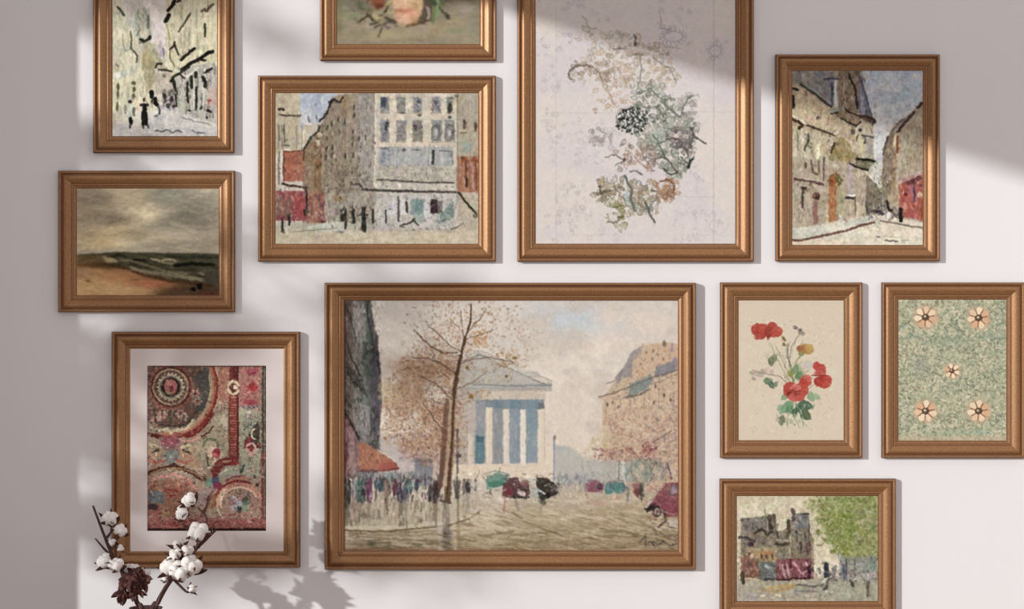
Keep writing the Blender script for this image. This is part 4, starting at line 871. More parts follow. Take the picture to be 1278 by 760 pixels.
    c.ink([(470, 224), (495, 225), (520, 227), (566, 228)], 2, '57514a', .85, .5); c.rect(468, 229, 570, 236, 'c6bfb1', .85)
    c.dab(498, 231, 2, 3, 0, 'ece5da', .9); c.rect(551, 229, 567, 234, 'd4ccbc', .9); c.stroke_field(10, (554, 231, 566, 234), ['6b6862'], (1, 2), (.8, 1), (0, 3), .7)
    c.ink([(400, 236), (440, 236), (458, 235)], 1.5, '7a6c60', .6); c.ink([(440, 230), (448, 229), (452, 234)], 2, '4c483f', .8); c.ink([(452, 236), (470, 237), (500, 238), (530, 239), (570, 240)], 3, '4c4540', .9, .5)
    # ground floor
    c.rect(405, 240, 470, 286, 'a89f90', .9, 2); c.rect(468, 241, 572, 288, 'c0bbb2', .98)
    c.stroke_field(170, (405, 242, 470, 284), ['8b8478', 'bab2a2', '6c6459', 'b09c76', '8c8a88', 'a7a5a2'], (2, 7), (1, 2.2), (1, 2), .65)
    c.stroke_field(150, (470, 243, 572, 287), ['a29f9a', 'd0cbc3', '8f8c86', 'c9c4ba', 'b3aead'], (3, 9), (1, 2.4), (1.2, 1.9), .6)
    c.rect(414, 244, 432, 251, 'a98a60', .6, 2)
    c.rect(512, 248, 528, 268, '7f9391', .85, 1.5); c.rect(519, 250, 527, 264, '5f7f7c', .6, 1.5); c.rect(517, 266, 528, 278, '94a39a', .7, 2)
    c.rect(537, 248, 546, 266, '35262c', .95); c.rect(546, 250, 552, 266, '66605a', .8, 1.2); c.line([(507, 252), (508, 264)], 3, '2c2828', .9)
    c.poly([(560, 254), (566, 250), (566, 270), (552, 278), (548, 270)], '72857c', .85, 1.2); c.stroke_field(40, (545, 264, 562, 290), ['5c7070', '8ba09c', '4c5a5c', 'a9b4ac'], (2, 5), (1, 1.8), (0, 3.1), .7)
    c.ink([(497, 246), (497.5, 262), (497, 276)], 2.2, '4a4546', .9, .3); c.ink([(481, 262), (481.5, 278)], 2, '3c3a38', .85, .4)
    c.rect(484, 250, 494, 268, 'cbc9cc', .8, 2); c.rect(500, 248, 505, 268, 'd8d4d0', .8); c.rect(529, 252, 536, 272, 'd6d2cc', .8)
    c.ink([(500, 281), (510, 278), (516, 275), (522, 281)], 2, '47403a', .8); c.dab(502, 283, 4, 1.4, 0, '55504a', .8); c.dab(516, 274, 2, 2.5, 0, '3c3630', .85)
    c.ink([(562, 286), (570, 283), (577, 278)], 1.8, '6a5e50', .8); c.dab(577, 268, 3, 3, 0, '9c7468', .7)
    # right neighbour
    c.rect(570, 115, 598, 200, 'b3a892', 1); c.stroke_field(130, (571, 116, 598, 200), ['9c9280', 'c6bda8', '8c8878', 'bdae92', 'a2a49a'], (3, 8), (.8, 1.8), (1.3, 1.8), .6)
    c.ink([(570.5, 117), (570.5, 245)], 1.6, '8d8672', .7, .3); c.dab(570, 120, 3, 2.2, 0, '6e6c50', .8)
    for x, y in ((579, 155), (593, 158)): c.dab(x, y, 2, 6, 0, '53392e', .8)
    c.line([(573, 162), (583, 164)], 1.8, 'd8c6a4', .8); c.ink([(575, 166), (582, 165)], 1.4, '6c5d40', .8); c.rect(577, 178, 588, 190, '8fa09a', .6, 2)
    c.rect(570, 195, 598, 240, 'a97458', .95, 1.5); c.dab(577, 197, 2.4, 2, 0, '4a3626', .8)
    c.stroke_field(60, (571, 196, 598, 238), ['b07c5c', '8c5038', 'c09472', 'a3644a', 'b6a39c'], (4, 9), (1, 2), (1.4, 1.75), .65)
    c.ink([(581, 200), (581, 222)], 2, '643a30', .85); c.ink([(582, 222), (582, 232)], 2.6, '3e3030', .85); c.line([(589, 204), (590, 236)], 2, 'b4a4a8', .8); c.ink([(593, 200), (594, 236)], 2, '8a4e34', .8)
    for x in (580, 592): c.ink([(x - 4, 202), (x, 197), (x + 4, 202)], 2, '8d4c30', .8)
    c.rect(571, 240, 598, 290, 'bcb09a', .9, 1.5); c.ink([(572, 240), (580, 251), (588, 260), (594, 266)], 2.6, '382e22', .92, .4); c.dab(593, 269, 3, 3.4, 0, '4f5034', .85)
    c.stroke_field(40, (572, 245, 598, 290), ['a08a78', 'c9bca4', 'b8a890', '9f9c82'], (3, 7), (1.2, 2.4), (0, 3.1), .5)
    # pavement
    c.rect(342, 278, 460, 290, 'b5b09e', .85, 3); c.rect(342, 287, 598, 306, 'c9bca2', 1, 4)
    c.poly([(384, 282), (405, 278), (432, 276), (430, 288), (380, 290)], 'c6cbb9', .8, 2)
    c.stroke_field(140, (343, 288, 598, 305), ['d4c8ae', 'b9a88a', 'd0bda4', 'c4b79a', 'ccc0b0'], (5, 14), (1, 2.4), (-.15, .15), .6)
    c.ink([(366, 289), (400, 286), (420, 284)], 1.5, '8c8672', .6); c.rect(430, 284, 570, 289, 'b4aa9c', .6, 3)
    # walkers
    for x, y0, y1, w in ((352, 274, 288, 2.6), (361, 268, 280, 2.8), (431, 262, 284, 3), (441, 262, 277, 4), (453.5, 260, 286, 5.2), (465, 262, 277, 3), (427, 268, 274, 5), (380, 262, 268, 3), (455, 278, 288, 4)):
        c.ink([(x, y0), (x, y1)], w, '2b2a26', .85, .6)
    c.dab(453, 260, 1.8, 2.2, 0, '2b2725', .85); c.ink([(448, 268), (458, 268)], 2, '2d2c2a', .8); c.ink([(425, 265), (430, 258)], 2, '4a4034', .8); c.line([(353, 286), (353.5, 290)], 2.6, '4c4a3e', .8); c.line([(357, 284), (358, 292)], 3, 'e0d4c4', .7)
    c.stroke_field(40, (418, 256, 440, 276), ['3c342e', '6b5c4c', '8c7c68'], (2, 5), (1, 2), (0, 3.1), .65); c.dab(402, 276, 5, 1.6, 0, '5c3834', .8); c.dab(424, 289, 5, 1.6, 0, '6e7566', .7)
    c.facet(700, (378, 118, 470, 285), .28, (1.5, 4), (.7, 1.4), (.9, 2.1), .6, .03)
    c.facet(700, (468, 118, 598, 290), .22, (1.5, 4), (.7, 1.4), (0, 3.1), .55, .03)
    c.facet(1300, (343, 116, 597, 290), .12, (1.3, 3.6), (.8, 1.5), (.4, 2.7), .7, .02, pick=2.5)
    c.stroke_field(260, (380, 160, 468, 285), ['3c342c', '4c4034', '2e2a28', 'c6baa2', 'b5a488', 'd3c8b4', '5c4434'], (1.5, 4), (.7, 1.3), (1, 2.1), .75, A)
    c.stroke_field(190, (470, 205, 570, 288), ['4c4640', '6a645c', 'd9d2c4', 'c9c2b4', '3c3836'], (1.2, 3.5), (.7, 1.2), (0, 3.1), .65)
    c.stroke_field(110, (343, 190, 400, 280), ['3c2a28', 'c9b8a8', '5c3434', '7a5448', 'b39484'], (1.2, 3.5), (.8, 1.4), (.6, 2.4), .7)
    c.warp(.8, 3.5, 71); c.reink(.7); c.warp(.4, 1.8, 73); c.sat(.85); c.grain(.06, 5, 6, 91, .015); c.grain(.06, 2.2, 2.6, 93, .012); c.blur(1); c.sharpen(.6); c.contrast(1.05, .55)
    return c
def paint_foliage(box):
    """a plain leafy ground with round blossoms"""
    c = Canvas(box, 'b0b193', 1.8, 71); r = c.r
    c.wash('a0a68c', .6, 20, 20, 3, .45, .65); c.wash('c3b898', .5, 18, 16, 4, .48, .66)
    G = ['94a07c', '84906e', 'a8b08c', '6f7c64', 'bdbc98', 'c9c2a2', '94906f', '9fa690', 'd2c8ac', '857f6c', 'd9cfb4']
    for y in range(46):
        for x in range(36):
            u = 1121 + x * 3.9 + r.uniform(-1.3, 1.3); v = 373 + y * 3.95 + r.uniform(-1.3, 1.3); a = r.uniform(0, 3.14); L = r.uniform(1.7, 2.8)
            c.dab(u, v, L, L * .42, a, r.choice(G), .85, .8); c.dab(u + 1.7, v + 1.4, 1.1, .6, a + 1.2, r.choice(['5f6f5c', '6c6a54', 'd8d0b4', '7c6c60', 'e0d8c0']), .7, .8)
    for i in range(9):
        cx = 1130 + (i % 3) * 60; cy = 412 + (i // 3) * 56; s = 1 if i % 2 else -1
        c.line([(cx + 15 * math.cos(t * .35) * s * (1 - t * .03), cy + 13 * math.sin(t * .35) * (1 - t * .03)) for t in range(20)], 1.6, '7d8c74', .55)
    for (u, v, w, h, cc) in ((1190, 425, 60, 8, '8c9c80'), (1145, 420, 20, 6, '84988c'), (1235, 420, 22, 6, '84988c'), (1190, 444, 20, 12, 'acb890'), (1190, 540, 60, 9, '93a684'), (1222, 540, 22, 6, '8aa898'), (1128, 408, 7, 6, '7f9690'), (1150, 455, 20, 24, '98988a'), (1230, 500, 22, 16, 'b0b490'), (1190, 500, 14, 18, 'bcb890')):
        c.dab(u, v, w / 2, h / 2, 0, cc, .4, 5)
    c.rect(1121, 544, 1258, 551, 'c9b090', .5, 3)
    def bloom(x, y, R, n=7):
        c.dab(x, y, R * 1.15, R * 1.1, 0, 'c6a282', .55, 3)
        for k in range(n):
            a = k * 6.283 / n + .3; c.dab(x + R * .58 * math.cos(a), y + R * .55 * math.sin(a), R * .44, R * .3, a, r.choice(['e3c4a0', 'efdcbc', 'd8ae88', 'ead2ae']), .95, 1)
        for k in range(n):
            a = k * 6.283 / n + .3 + 3.1416 / n; c.line([(x + R * .25 * math.cos(a), y + R * .25 * math.sin(a)), (x + R * .75 * math.cos(a), y + R * .75 * math.sin(a))], 1.5, '8a4e34', .8)
        c.dab(x, y, R * .34, R * .3, 0, '4c3a2c', .85); c.dab(x - .8, y - .8, R * .1, R * .1, 0, 'e8d6ae', .9)
    for x, y in ((1156, 396), (1222, 397), (1156, 513), (1222, 513)): bloom(x, y, 14)
    bloom(1189, 463, 9.5, 6)
    c.facet(900, None, .15, (1.5, 3), (.8, 1.4), (0, 3.1), .5, .03)
    c.warp(.5, 3, 5); c.blur(1); c.sat(.9); c.sharpen(1.1); c.contrast(1.0, .66); c.a[..., 2] *= 1.0; c.gain(1.03)
    return c
def paint_paisley(box):
    c = Canvas(box, '9a8672', 2.0, 51); r = c.r
    k = .1369
    def A(u, v): return (183 + u * k, 456 + v * k)
    def B(u, v): return (183 + u * k, 560 + v * k)
    def ring(x, y, rx, ry, w, cc, a=.9, a0=0, a1=6.2832, n=40):
        c.line([(x + rx * math.cos(a0 + (a1 - a0) * i / n), y + ry * math.sin(a0 + (a1 - a0) * i / n)) for i in range(n + 1)], w, cc, a)
    def beads(x, y, rx, ry, n, s, cc, a0=0, a1=6.2832, a=.85):
        for i in range(n):
            t = a0 + (a1 - a0) * i / n; c.dab(x + rx * math.cos(t), y + ry * math.sin(t), s, s * 1.2, t, cc, a)
    # ground of small woven flecks
    c.stroke_field(1100, (181, 455, 334, 665), ['8f8a70', 'a89c80', '6f5a4c', '8c4a44', 'b5a98c', 'a0655a', '7c8672', '5e3a36'], (1.5, 4), (1, 2), (0, 3.1), .7)
    G = [A(600, 480), A(700, 430), A(740, 560), A(740, 760)] + [B(720, 60), B(560, 200), B(470, 230), B(330, 120), B(300, 30)] + [A(500, 700)]
    c.poly(G, 'a79d80', .75, 3); c.poly([A(830, 380), A(1010, 420), A(1020, 760)] + [B(1030, 300), B(880, 240), B(840, 40)] + [A(835, 600)], '9da088', .75, 3)
    c.stroke_field(260, (262, 510, 325, 610), ['b7ad8c', '8b9074', '6c7a60', 'c3b79c', 'a0988a', '55604c'], (1.5, 4), (.9, 1.8), (0, 3.1), .65)
    # big medallion, upper left
    mx, my = A(215, 200)
    c.dab(mx, my, 50, 52, 0, '5f4840', .9, 3)
    c.stroke_field(420, (183, 456, 255, 530), ['a57c62', '4c3a34', 'b5664f', '7c7c64', '37302c', 'c0a184', '8c4a40', '5f6c5c'], (1.5, 3.5), (.9, 1.8), (0, 3.1), .65)
    c.poly([A(420, 120), A(540, 0), A(570, 0), A(560, 260), A(520, 420), A(440, 420), A(500, 260)], '4c4f4a', .75, 2)
    for rx, w, cc in ((27, 2.4, '8e5c4c'), (24, 1.8, '46302a'), (21.5, 2, 'a08a6e'), (18, 2.2, '5a4a3e'), (14.6, 2.4, 'a89e84'), (12.4, 1.4, '6c6658'), (9.6, 3.4, '2b211e')): ring(mx, my, rx, rx * 1.02, w, cc)
    c.dab(mx, my, 8, 10, 0, 'a0605a', 1); c.dab(mx + 1, my + 1, 3, 4, 0, '6c3034', .8); c.dab(mx - 2, my - 4, 3, 2.5, 0, 'b98478', .8); c.dab(mx - 2, my + 7, 5, 2, 0, '8c9464', .7)
    beads(mx, my, 25.5, 26, 26, 1.4, '7a2c26'); beads(mx, my, 16.4, 17, 22, 1, 'c9b894'); beads(mx, my, 21, 21.5, 30, .8, 'c08a70')
    ring(mx, my, 58, 63, 3.2, '7a2e28', .92, -.7, 1.9); ring(mx, my, 54.5, 59, 4.6, 'b0745c', .9, -.7, 1.75); ring(mx, my, 50.5, 55, 3.2, 'b9a888', .85, -.3, 1.8); ring(mx, my, 60.5, 66, 1.4, 'c39a80', .8, -.7, 1.8); beads(mx, my, 56, 61, 52, 1.1, '8c4034', -.7, 1.6, .7); beads(mx, my, 50.5, 55, 42, 1, '8c7c5c', -.3, 1.7, .6)
    for u, v in ((140, 450), (330, 470), (80, 500), (300, 440), (460, 330), (440, 260)):
        x, y = A(u, v)
        for i in range(6): c.dab(x + 4.4 * math.cos(i * 1.05), y + 3.6 * math.sin(i * 1.05), 2.2, 1.6, i * 1.05, r.choice(['b98c7c', 'c2a08a', 'a87c74', '8f9080']), .85)
        c.dab(x, y, 1.8, 1.8, 0, '5c2c2c', .85)
    c.ink([A(210, 420), A(215, 560)], 4, '47402f', .85, .5); c.ink([A(60, 400), A(80, 520), A(180, 550), A(230, 560), (183 + 360 * k, 456 + 540 * k), A(460, 420)], 2, '38342a', .8, .6)
    c.ink([A(20, 560), A(90, 590), A(180, 580), A(220, 620), A(270, 580), A(340, 590), A(420, 500)], 2.2, 'c4b596', .9, .4); c.ink([A(0, 620), A(60, 640), A(100, 660)], 3.4, '5c2a22', .9, .4); c.ink([A(350, 650), A(420, 640), A(520, 560), A(600, 440)], 3.4, '6f2420', .9, .4); c.ink([A(320, 690), A(400, 690), A(480, 650)], 2.4, 'c48c78', .85, .4)
    c.ink([A(250, 620), A(330, 630), A(400, 620)], 1.8, '70302a', .8)
    # pink crest
    c.dab(*A(215, 700), 12, 7, 0, '97525c', .95, 1.5); c.stroke_field(46, (200, 543, 226, 562), ['b06c74', '7c3440', 'c48e8c', '8f4450', '6f7074'], (2, 4), (1, 1.8), (0, 3.1), .7)
    c.dab(*B(230, 75), 9.5, 8.5, 0, '7f8780', .95, 2); c.stroke_field(30, (205, 562, 223, 582), ['949c92', '66706e', 'a8a898', '7a6c74'], (2, 4), (1, 2), (0, 3.1), .7)
    for s in (-1, 1):
        cx = 215
        c.ink([B(cx + s * 90, 40), B(cx + s * 160, 90), B(cx + s * 190, 30), B(cx + s * 240, -20)], 3, 'b08468', .85, .5); c.ink([B(cx + s * 60, 110), B(cx + s * 140, 130), B(cx + s * 210, 90)], 3, 'a9604c', .85, .5); c.ink([B(cx + s * 110, 10), B(cx + s * 170, 40)], 2.4, '4a3c28', .85, .5)
        c.ink([B(cx + s * 90, -10), B(cx + s * 200, -40)], 2.6, 'c3b08c', .8, .5)
    c.poly([B(300, 60), B(420, 60), B(500, 140), B(500, 220), B(420, 180), B(330, 140)], 'b28468', .6, 3); c.dab(*B(490, 205), 6, 4, .4, 'c3a48c', .85)
    # scalloped arch, lower left
    c.ink([B(0, 230), B(100, 190), B(200, 170), B(240, 150), B(300, 180), B(400, 210), B(480, 270), B(560, 300)], 5, '4a2a22', .92, .5, 4, 1.2)
    beads(*B(240, 420), 44, 33, 34, 1.6, '9c7c54', 3.3, 5.9, .7)
    c.ink([B(0, 350), B(50, 290), B(120, 255), B(200, 250), B(250, 225), B(300, 260), B(380, 290), B(440, 350), B(470, 380)], 3, 'c08478', .95, .4); c.ink([B(150, 290), B(200, 320), B(260, 320), B(300, 300), B(330, 290)], 2.6, 'c6a284', .9, .4)
    c.poly([B(0, 380), B(60, 310), B(200, 270), B(380, 310), B(440, 400), B(330, 480), B(250, 640), B(0, 620)], '8e6450', .85, 3)
    c.stroke_field(240, (183, 598, 245, 650), ['a87860', '8b4038', '6c4a3c', 'b5917a', '94463c', '7a5a48', 'a05a4c'], (2, 5), (1, 2), (-.8, .8), .7)
    c.dab(*B(80, 440), 10, 8, 0, '5f6e70', .85, 3); c.stroke_field(36, (184, 612, 206, 630), ['5c6a70', '74868a', '3c4450', '8a8a7c'], (2, 4), (1, 2), (0, 3.1), .7); c.dab(*B(50, 530), 7, 4, 0, '34262e', .85, 2); c.stroke_field(24, (205, 610, 226, 620), ['94302c', 'a84c40', '7c2824'], (2, 5), (1.2, 2), (-.4, .4), .8)
    c.dab(*B(180, 600), 6, 4, 0, 'a08c5c', .6, 2)
    # right pillar
    x0, x1 = A(745, 0)[0], A(828, 0)[0]
    c.rect(x0, 456, x1, B(0, 130)[1], '7c3630', .95); c.line([(x1, 456), (x1, B(0, 140)[1])], 2, '521c1c', .9); c.line([(x0, 495), (x0, B(0, 60)[1])], 1.2, '6a3c34', .8)
    for i in range(25):
        y = A(0, 290)[1] + i * 3.3
        c.line([(x0 + 2, y), (x1 - 2.4, y + .3)], 1.3, ['b5806c', 'a8705c', '9c5c4c'][i % 3], .8)
    c.rect(A(650, 0)[0], 456, x0, 500, 'a9705c', .75, 2); c.stroke_field(50, (272, 457, 286, 512), ['b9826c', '8f5444', 'c39c80', 'a2604e'], (2, 5), (1, 2), (1, 2), .6); c.rect(A(780, 0)[0], 456, x1, 472, '5c2424', .8, 1.5)
    ring(*A(785, 205), 6.6, 8, 3, 'c9b896', .95); c.dab(*A(782, 205), 3, 5.4, 0, '4c2c28', .95); c.dab(*A(800, 200), 2.4, 3, 0, 'd8ccb0', .9)
    c.poly([B(830, 70), B(820, 150), B(700, 160), B(660, 240), B(600, 280), B(580, 200), B(640, 100), B(700, 90)], '6f2c2e', .95, 1); c.stroke_field(34, (262, 572, 296, 598), ['8c3a3c', '5a2024', 'a5604c', 'b08c68'], (2, 5), (1, 1.8), (-1, .3), .7)
    c.ink([B(690, 120), B(760, 110)], 2.6, 'a88c68', .85); c.dab(*B(795, 120), 4, 4, 0, '8c2a30', .9)
    # right column of flowers
    c.rect(A(840, 0)[0], 456, A(1030, 0)[0], 506, 'a06a60', .8, 3); c.stroke_field(140, (298, 457, 326, 512), ['b87c70', '94383c', 'c0a08c', 'a24c50', '8b7c70', 'b96a68', '78303a'], (2, 5), (1, 2), (0, 3.1), .7)
    c.poly([A(900, 190), A(970, 150), A(1010, 200), A(970, 240), A(920, 220)], '972f34', .92, 1.2); c.dab(*A(950, 60), 7, 4, 0, '9c4050', .8, 1.5); c.dab(*A(940, 340), 9, 3.4, 0, '943c48', .8, 1.5); c.stroke_field(16, (303, 507, 322, 512), ['4c4c5c', '6a6c74'], (2, 4), (1.2, 2), (0, 3), .8)
    for u, v in ((910, 440), (980, 430), (930, 480)): c.dab(*A(u, v), 3.6, 3.6, 0, 'b7ac98', .85, 1.2)
    c.stroke_field(70, (303, 512, 325, 535), ['97998c', '6c7468', 'b8ad9c', '8a6a6c', '4c5a50'], (2, 4), (1, 2), (0, 3.1), .7)
    c.line([(A(1055, 0)[0], 456), (A(1055, 0)[0], 664)], 3.4, '3c3c30', .85); c.line([(A(1085, 0)[0], 456), (A(1085, 0)[0], 664)], 3, '2b1614', .95); c.line([(A(1050, 0)[0], 566), (A(1050, 0)[0], 664)], 4, '7c3c38', .8)
    c.poly([A(880, 700), A(930, 620), A(1000, 520), A(1030, 560), A(1020, 680), A(1040, 760), A(900, 760)], '3f3a34', .9, 1.5); c.poly([A(890, 700), A(930, 640), A(960, 680), A(920, 760), A(880, 760)], '8a2e34', .9)
    ring(*B(945, 5), 6, 7, 2.6, 'c99a8c', .95); c.dab(*B(945, 5), 2.8, 3, 0, '8c1f2c', .95); ring(*A(980, 630), 4, 6, 1.8, 'b8b098', .85, 1.5, 5); c.ink([A(1010, 720), A(1030, 740)], 2.4, '9c3038', .8)
    c.stroke_field(110, (297, 575, 328, 600), ['8f9a84', '54604c', 'b4a890', '6c7c68', 'a46c64'], (2, 4), (1, 1.8), (0, 3.1), .7); c.dab(*B(885, 170), 3, 5, .4, '9fb09c', .85); c.ink([B(830, 180), B(860, 220), B(880, 150)], 2.2, '3c4a3c', .8, .6)
    for u, v, cc in ((970, 365, '4c1a1e'), (960, 440, '5c2024'), (1000, 330, '50201f'), (1020, 420, 'c48c88'), (1000, 390, '9c4a4c'), (950, 400, '8c3c3c'), (980, 260, '4b4c40'), (950, 210, 'a07c74')): c.dab(*B(u, v), 2.2, 2.2, 0, cc, .9)
    # palmette flower at the middle
    c.ink([B(540, 60), B(560, 150), B(590, 160)], 2.2, '4f5438', .8, .6); ring(*A(580, 740), 9, 9, 3, '6a7052', .85, 3.1, 6.3); c.poly([B(540, 10), B(590, -30), B(650, -10), B(700, 60), B(640, 110), B(560, 80)], 'c4a690', .95, 1.2); c.dab(*B(632, 40), 5, 6, .2, '8c3038', .95); c.dab(*B(620, 60), 3, 2, 0, 'b86c68', .8); c.ink([B(620, 110), B(580, 160), B(560, 180)], 2, 'd4c0a4', .9)
    c.poly([A(660, 500), A(700, 450), A(730, 480), A(730, 590), A(690, 570)], 'c6b8a0', .8, 1.5); c.ink([A(600, 560), A(560, 620), A(500, 650)], 2, '5c3a2c', .8, 1)
    # knot and lower right rosette
    c.dab(*B(560, 310), 4, 6, 0, '6f9484', .85, 1.2); c.dab(*B(620, 290), 5, 4.4, 0, '46526c', .9, 1.2); c.dab(*B(640, 340), 5.6, 5, 0, '7a2c48', .9, 1.2); c.poly([B(460, 400), B(600, 350), B(590, 430), B(500, 530), B(440, 500)], '93807e', .9, 1.5)
    c.poly([B(640, 230), B(720, 180), B(830, 160), B(850, 230), B(750, 290), B(680, 290)], 'a0a490', .85, 1.5); c.ink([B(660, 240), B(720, 190), B(820, 180)], 1.6, 'c4bfa4', .8, .4); c.ink([B(720, 290), B(780, 260), B(860, 250)], 2, '8a3c48', .85, .4); c.ink([B(730, 310), B(800, 290), B(900, 260)], 3, 'b36c58', .85, .4)
    rx, ry = B(840, 500)
    c.dab(rx, ry, 27, 23, 0, '8f6f60', .8, 3); ring(rx, ry, 27, 24, 4, 'b9806c', .9, 3.0, 6.0); ring(rx, ry, 23.5, 20, 2.4, 'cfae94', .85, 2.9, 5.9); ring(rx, ry, 31, 28, 2.6, '7c2c2c', .85, 3.0, 5.2); ring(rx + 1, ry + 2, 28, 26, 2, 'b8a888', .7, 2.4, 4)
    for a_, cc in ((0, '4f6c5c'), (.8, '6c8874'), (1.6, '3c4638'), (2.4, '8a929a'), (3.2, '8a5460'), (4.0, 'a5a0a0'), (4.8, 'b07c78'), (5.6, '3f4a40')):
        c.dab(rx + 9 * math.cos(a_), ry + 8 * math.sin(a_), 4.4, 3.2, a_, cc, .9)
    c.dab(rx, ry, 3.6, 3.4, 0, '8f98a4', .9); c.dab(rx, ry + 6, 2.6, 2.6, 0, '20262c', .85); c.stroke_field(70, (285, 612, 320, 648), ['2f3a34', '7c907c', '9c8a88', '4c5058', 'a8946c', '83404c'], (1.5, 3.5), (.9, 1.6), (0, 3.1), .75)
    c.ink([B(590, 400), B(560, 500), B(500, 620)], 4, '7a5044', .85, .6); c.ink([B(620, 420), B(590, 540)], 3.4, '99683f', .8, .6); c.ink([B(560, 440), B(530, 560), B(470, 640)], 2.4, '5c2c30', .85, .6)
    # lower border
    c.rect(183, B(0, 640)[1], 333, 664, '8a4a46', .8, 3); c.stroke_field(240, (183, 642, 333, 662), ['a25c58', '6c2828', 'b88a80', '8c3434', '7c6450', '9c7068', '5a2c28'], (2, 5), (1, 2), (-.6, .6), .7); c.rect(181, 659.5, 334, 666, '2b1412', .95, 1.5)
    c.line([(183, 456), (183, 664)], 1.8, '3c201c', .9); c.line([(183, 457), (334, 457)], 2, '3a201e', .8)
    c.stroke_field(500, (183, 457, 333, 660), ['3c201e', '241a18', '5c2022', '2e2c26', '4c1a1c'], (1, 2.6), (.7, 1.4), (0, 3.1), .65)
    c.stroke_field(420, (183, 457, 333, 660), ['c9ba9c', 'd2c4ac', 'b9a080', 'c79c88'], (1, 2.4), (.6, 1.2), (0, 3.1), .6)
    c.facet(2600, None, .45, (1.2, 3), (.8, 1.4), (0, 3.1), .6, .04)
    c.facet(1500, None, .3, (1.2, 3), (.8, 1.4), (0, 3.1), .6, .04, pick=3)
    c.warp(.9, 3, 4); c.warp(.4, 1.4, 5); c.sat(.85); c.blur(1); c.sharpen(1.4); c.contrast(1.05, .5); c.gain(1.14)  # last gain lifts the print's colours against the tree shade over it
    return c
def paint_poppies(box):
    c = Canvas(box, 'ddceb5', 1.8, 61); r = c.r
    def p(u, v): return (922 + u * .2304, 375 + v * .2304)
    c.wash('e0d3ba', .6, 40, 30, 3, .45, .65); c.wash('dccbb4', .5, 26, 22, 4, .5, .66)
    c.line([(924, 378), (1052, 378), (1052, 548), (924, 548), (924, 378)], 1, 'cfc0a4', .35)
    def S(pts, w=1.1, cc='7c8664', a=.8): c.ink([p(*q) for q in pts], w, cc, a, .25, 3)
    def leaf(u, v, L, ang, cc, wd=.32, a=.88):
        x, y = p(u, v); L *= .2304; dx, dy = math.cos(ang), math.sin(ang); nx, ny = -dy * L * wd, dx * L * wd
        c.poly([(x, y), (x + dx * L * .3 + nx, y + dy * L * .3 + ny), (x + dx * L * .7 + nx * .8, y + dy * L * .7 + ny * .8), (x + dx * L, y + dy * L), (x + dx * L * .7 - nx * .8, y + dy * L * .7 - ny * .8), (x + dx * L * .3 - nx, y + dy * L * .3 - ny)], cc, a, 1)
        c.line([(x, y), (x + dx * L, y + dy * L)], .7, 'b9c09c', .4)
    # stems
    for pts, w, cc in (([(170, 230), (200, 300), (250, 390), (290, 460), (310, 560)], 1.1, '93986e'), ([(200, 240), (240, 330), (285, 420)], 1, '8c9470'), ([(330, 180), (290, 250), (275, 330), (300, 440)], 1.1, '857c74'), ([(340, 290), (310, 340), (290, 400), (300, 450)], 1.6, '7f8a54'), ([(265, 240), (270, 310), (290, 380)], 1.8, '6f7560'), ([(380, 380), (350, 400), (320, 440)], 1, '8c9070'),
                       ([(90, 390), (160, 400), (220, 410), (270, 450)], 1.2, '8c7c78'), ([(190, 290), (240, 300), (260, 340)], 1, 'a0a484'), ([(420, 440), (360, 500), (330, 560)], 1, '7c8c64'), ([(300, 540), (270, 620), (265, 690)], 1.3, '8ea07c'), ([(320, 560), (310, 640), (330, 690)], 1.2, '9cab84'), ([(330, 580), (345, 650), (355, 690)], 1.1, '8d9c74'), ([(300, 580), (290, 640)], 1.6, 'cdd4b8')): S(pts, w, cc)
    c.dab(*p(375, 350), 6, 6, 0, 'bdb8b4', .6, 3); c.dab(*p(330, 390), 7, 8, 0, '9ba284', .5, 3)
    # thin foliage
    for u, v, L, an, cc in ((180, 300, 60, 1.6, '5f6a4c'), (190, 290, 50, 1.3, '7a8060'), (240, 230, 26, 1, '6c5c34'), (135, 430, 60, .3, '5d7a5c'), (165, 440, 50, .9, '4c6650'), (190, 470, 40, -.9, '6c8068'), (60, 390, 50, 0, '9c9a84'), (90, 390, 50, .4, '8e9c7c'), (75, 410, 30, 1, '9aa48c'), (115, 380, 40, .2, 'b39c94'), (300, 400, 60, -1.2, '6c9460'), (310, 430, 60, -.9, '5a8454'), (290, 420, 50, -1.9, '8b8a3c'), (330, 430, 50, -.5, '749068'),
                            (300, 550, 90, 2.5, '6d9670'), (260, 570, 60, 2.2, '7fa482'), (230, 560, 50, 1.8, '88a888'), (270, 560, 60, 1.3, '5f8a64'), (310, 560, 70, .9, '41664c'), (320, 560, 90, .2, '3f5f48'), (330, 600, 80, .6, '4a6040'), (350, 590, 60, 1, '586c48'), (310, 580, 50, 1.8, '3f5c44'), (375, 500, 60, .9, '7fa078'), (385, 490, 50, 1.3, '8cab84'), (400, 510, 50, .5, '9ab48c'), (300, 610, 30, 1.2, '6c8a60'),
                            (240, 620, 60, 1.7, '626c50'), (225, 640, 40, 1.4, '7a7a60'), (275, 500, 60, 2.4, '7c9c74'), (375, 560, 40, .8, '55724c')): leaf(u, v, L, an, cc)
    c.stroke_field(40, (955, 440, 972, 476), ['a8b094', '8c9878', 'c4bca0'], (2, 4), (.7, 1.2), (0, 3.1), .6); c.stroke_field(40, (977, 425, 1003, 480), ['98a47c', '6f7c58', 'b7b294', '847c78'], (3, 7), (.8, 1.4), (1, 2.1), .55)
    c.stroke_field(50, (970, 503, 1016, 535), ['88a480', '4f6c50', 'b4c4a4', '69845c', 'd8dcc4'], (2, 5), (.8, 1.5), (.8, 2.3), .65)
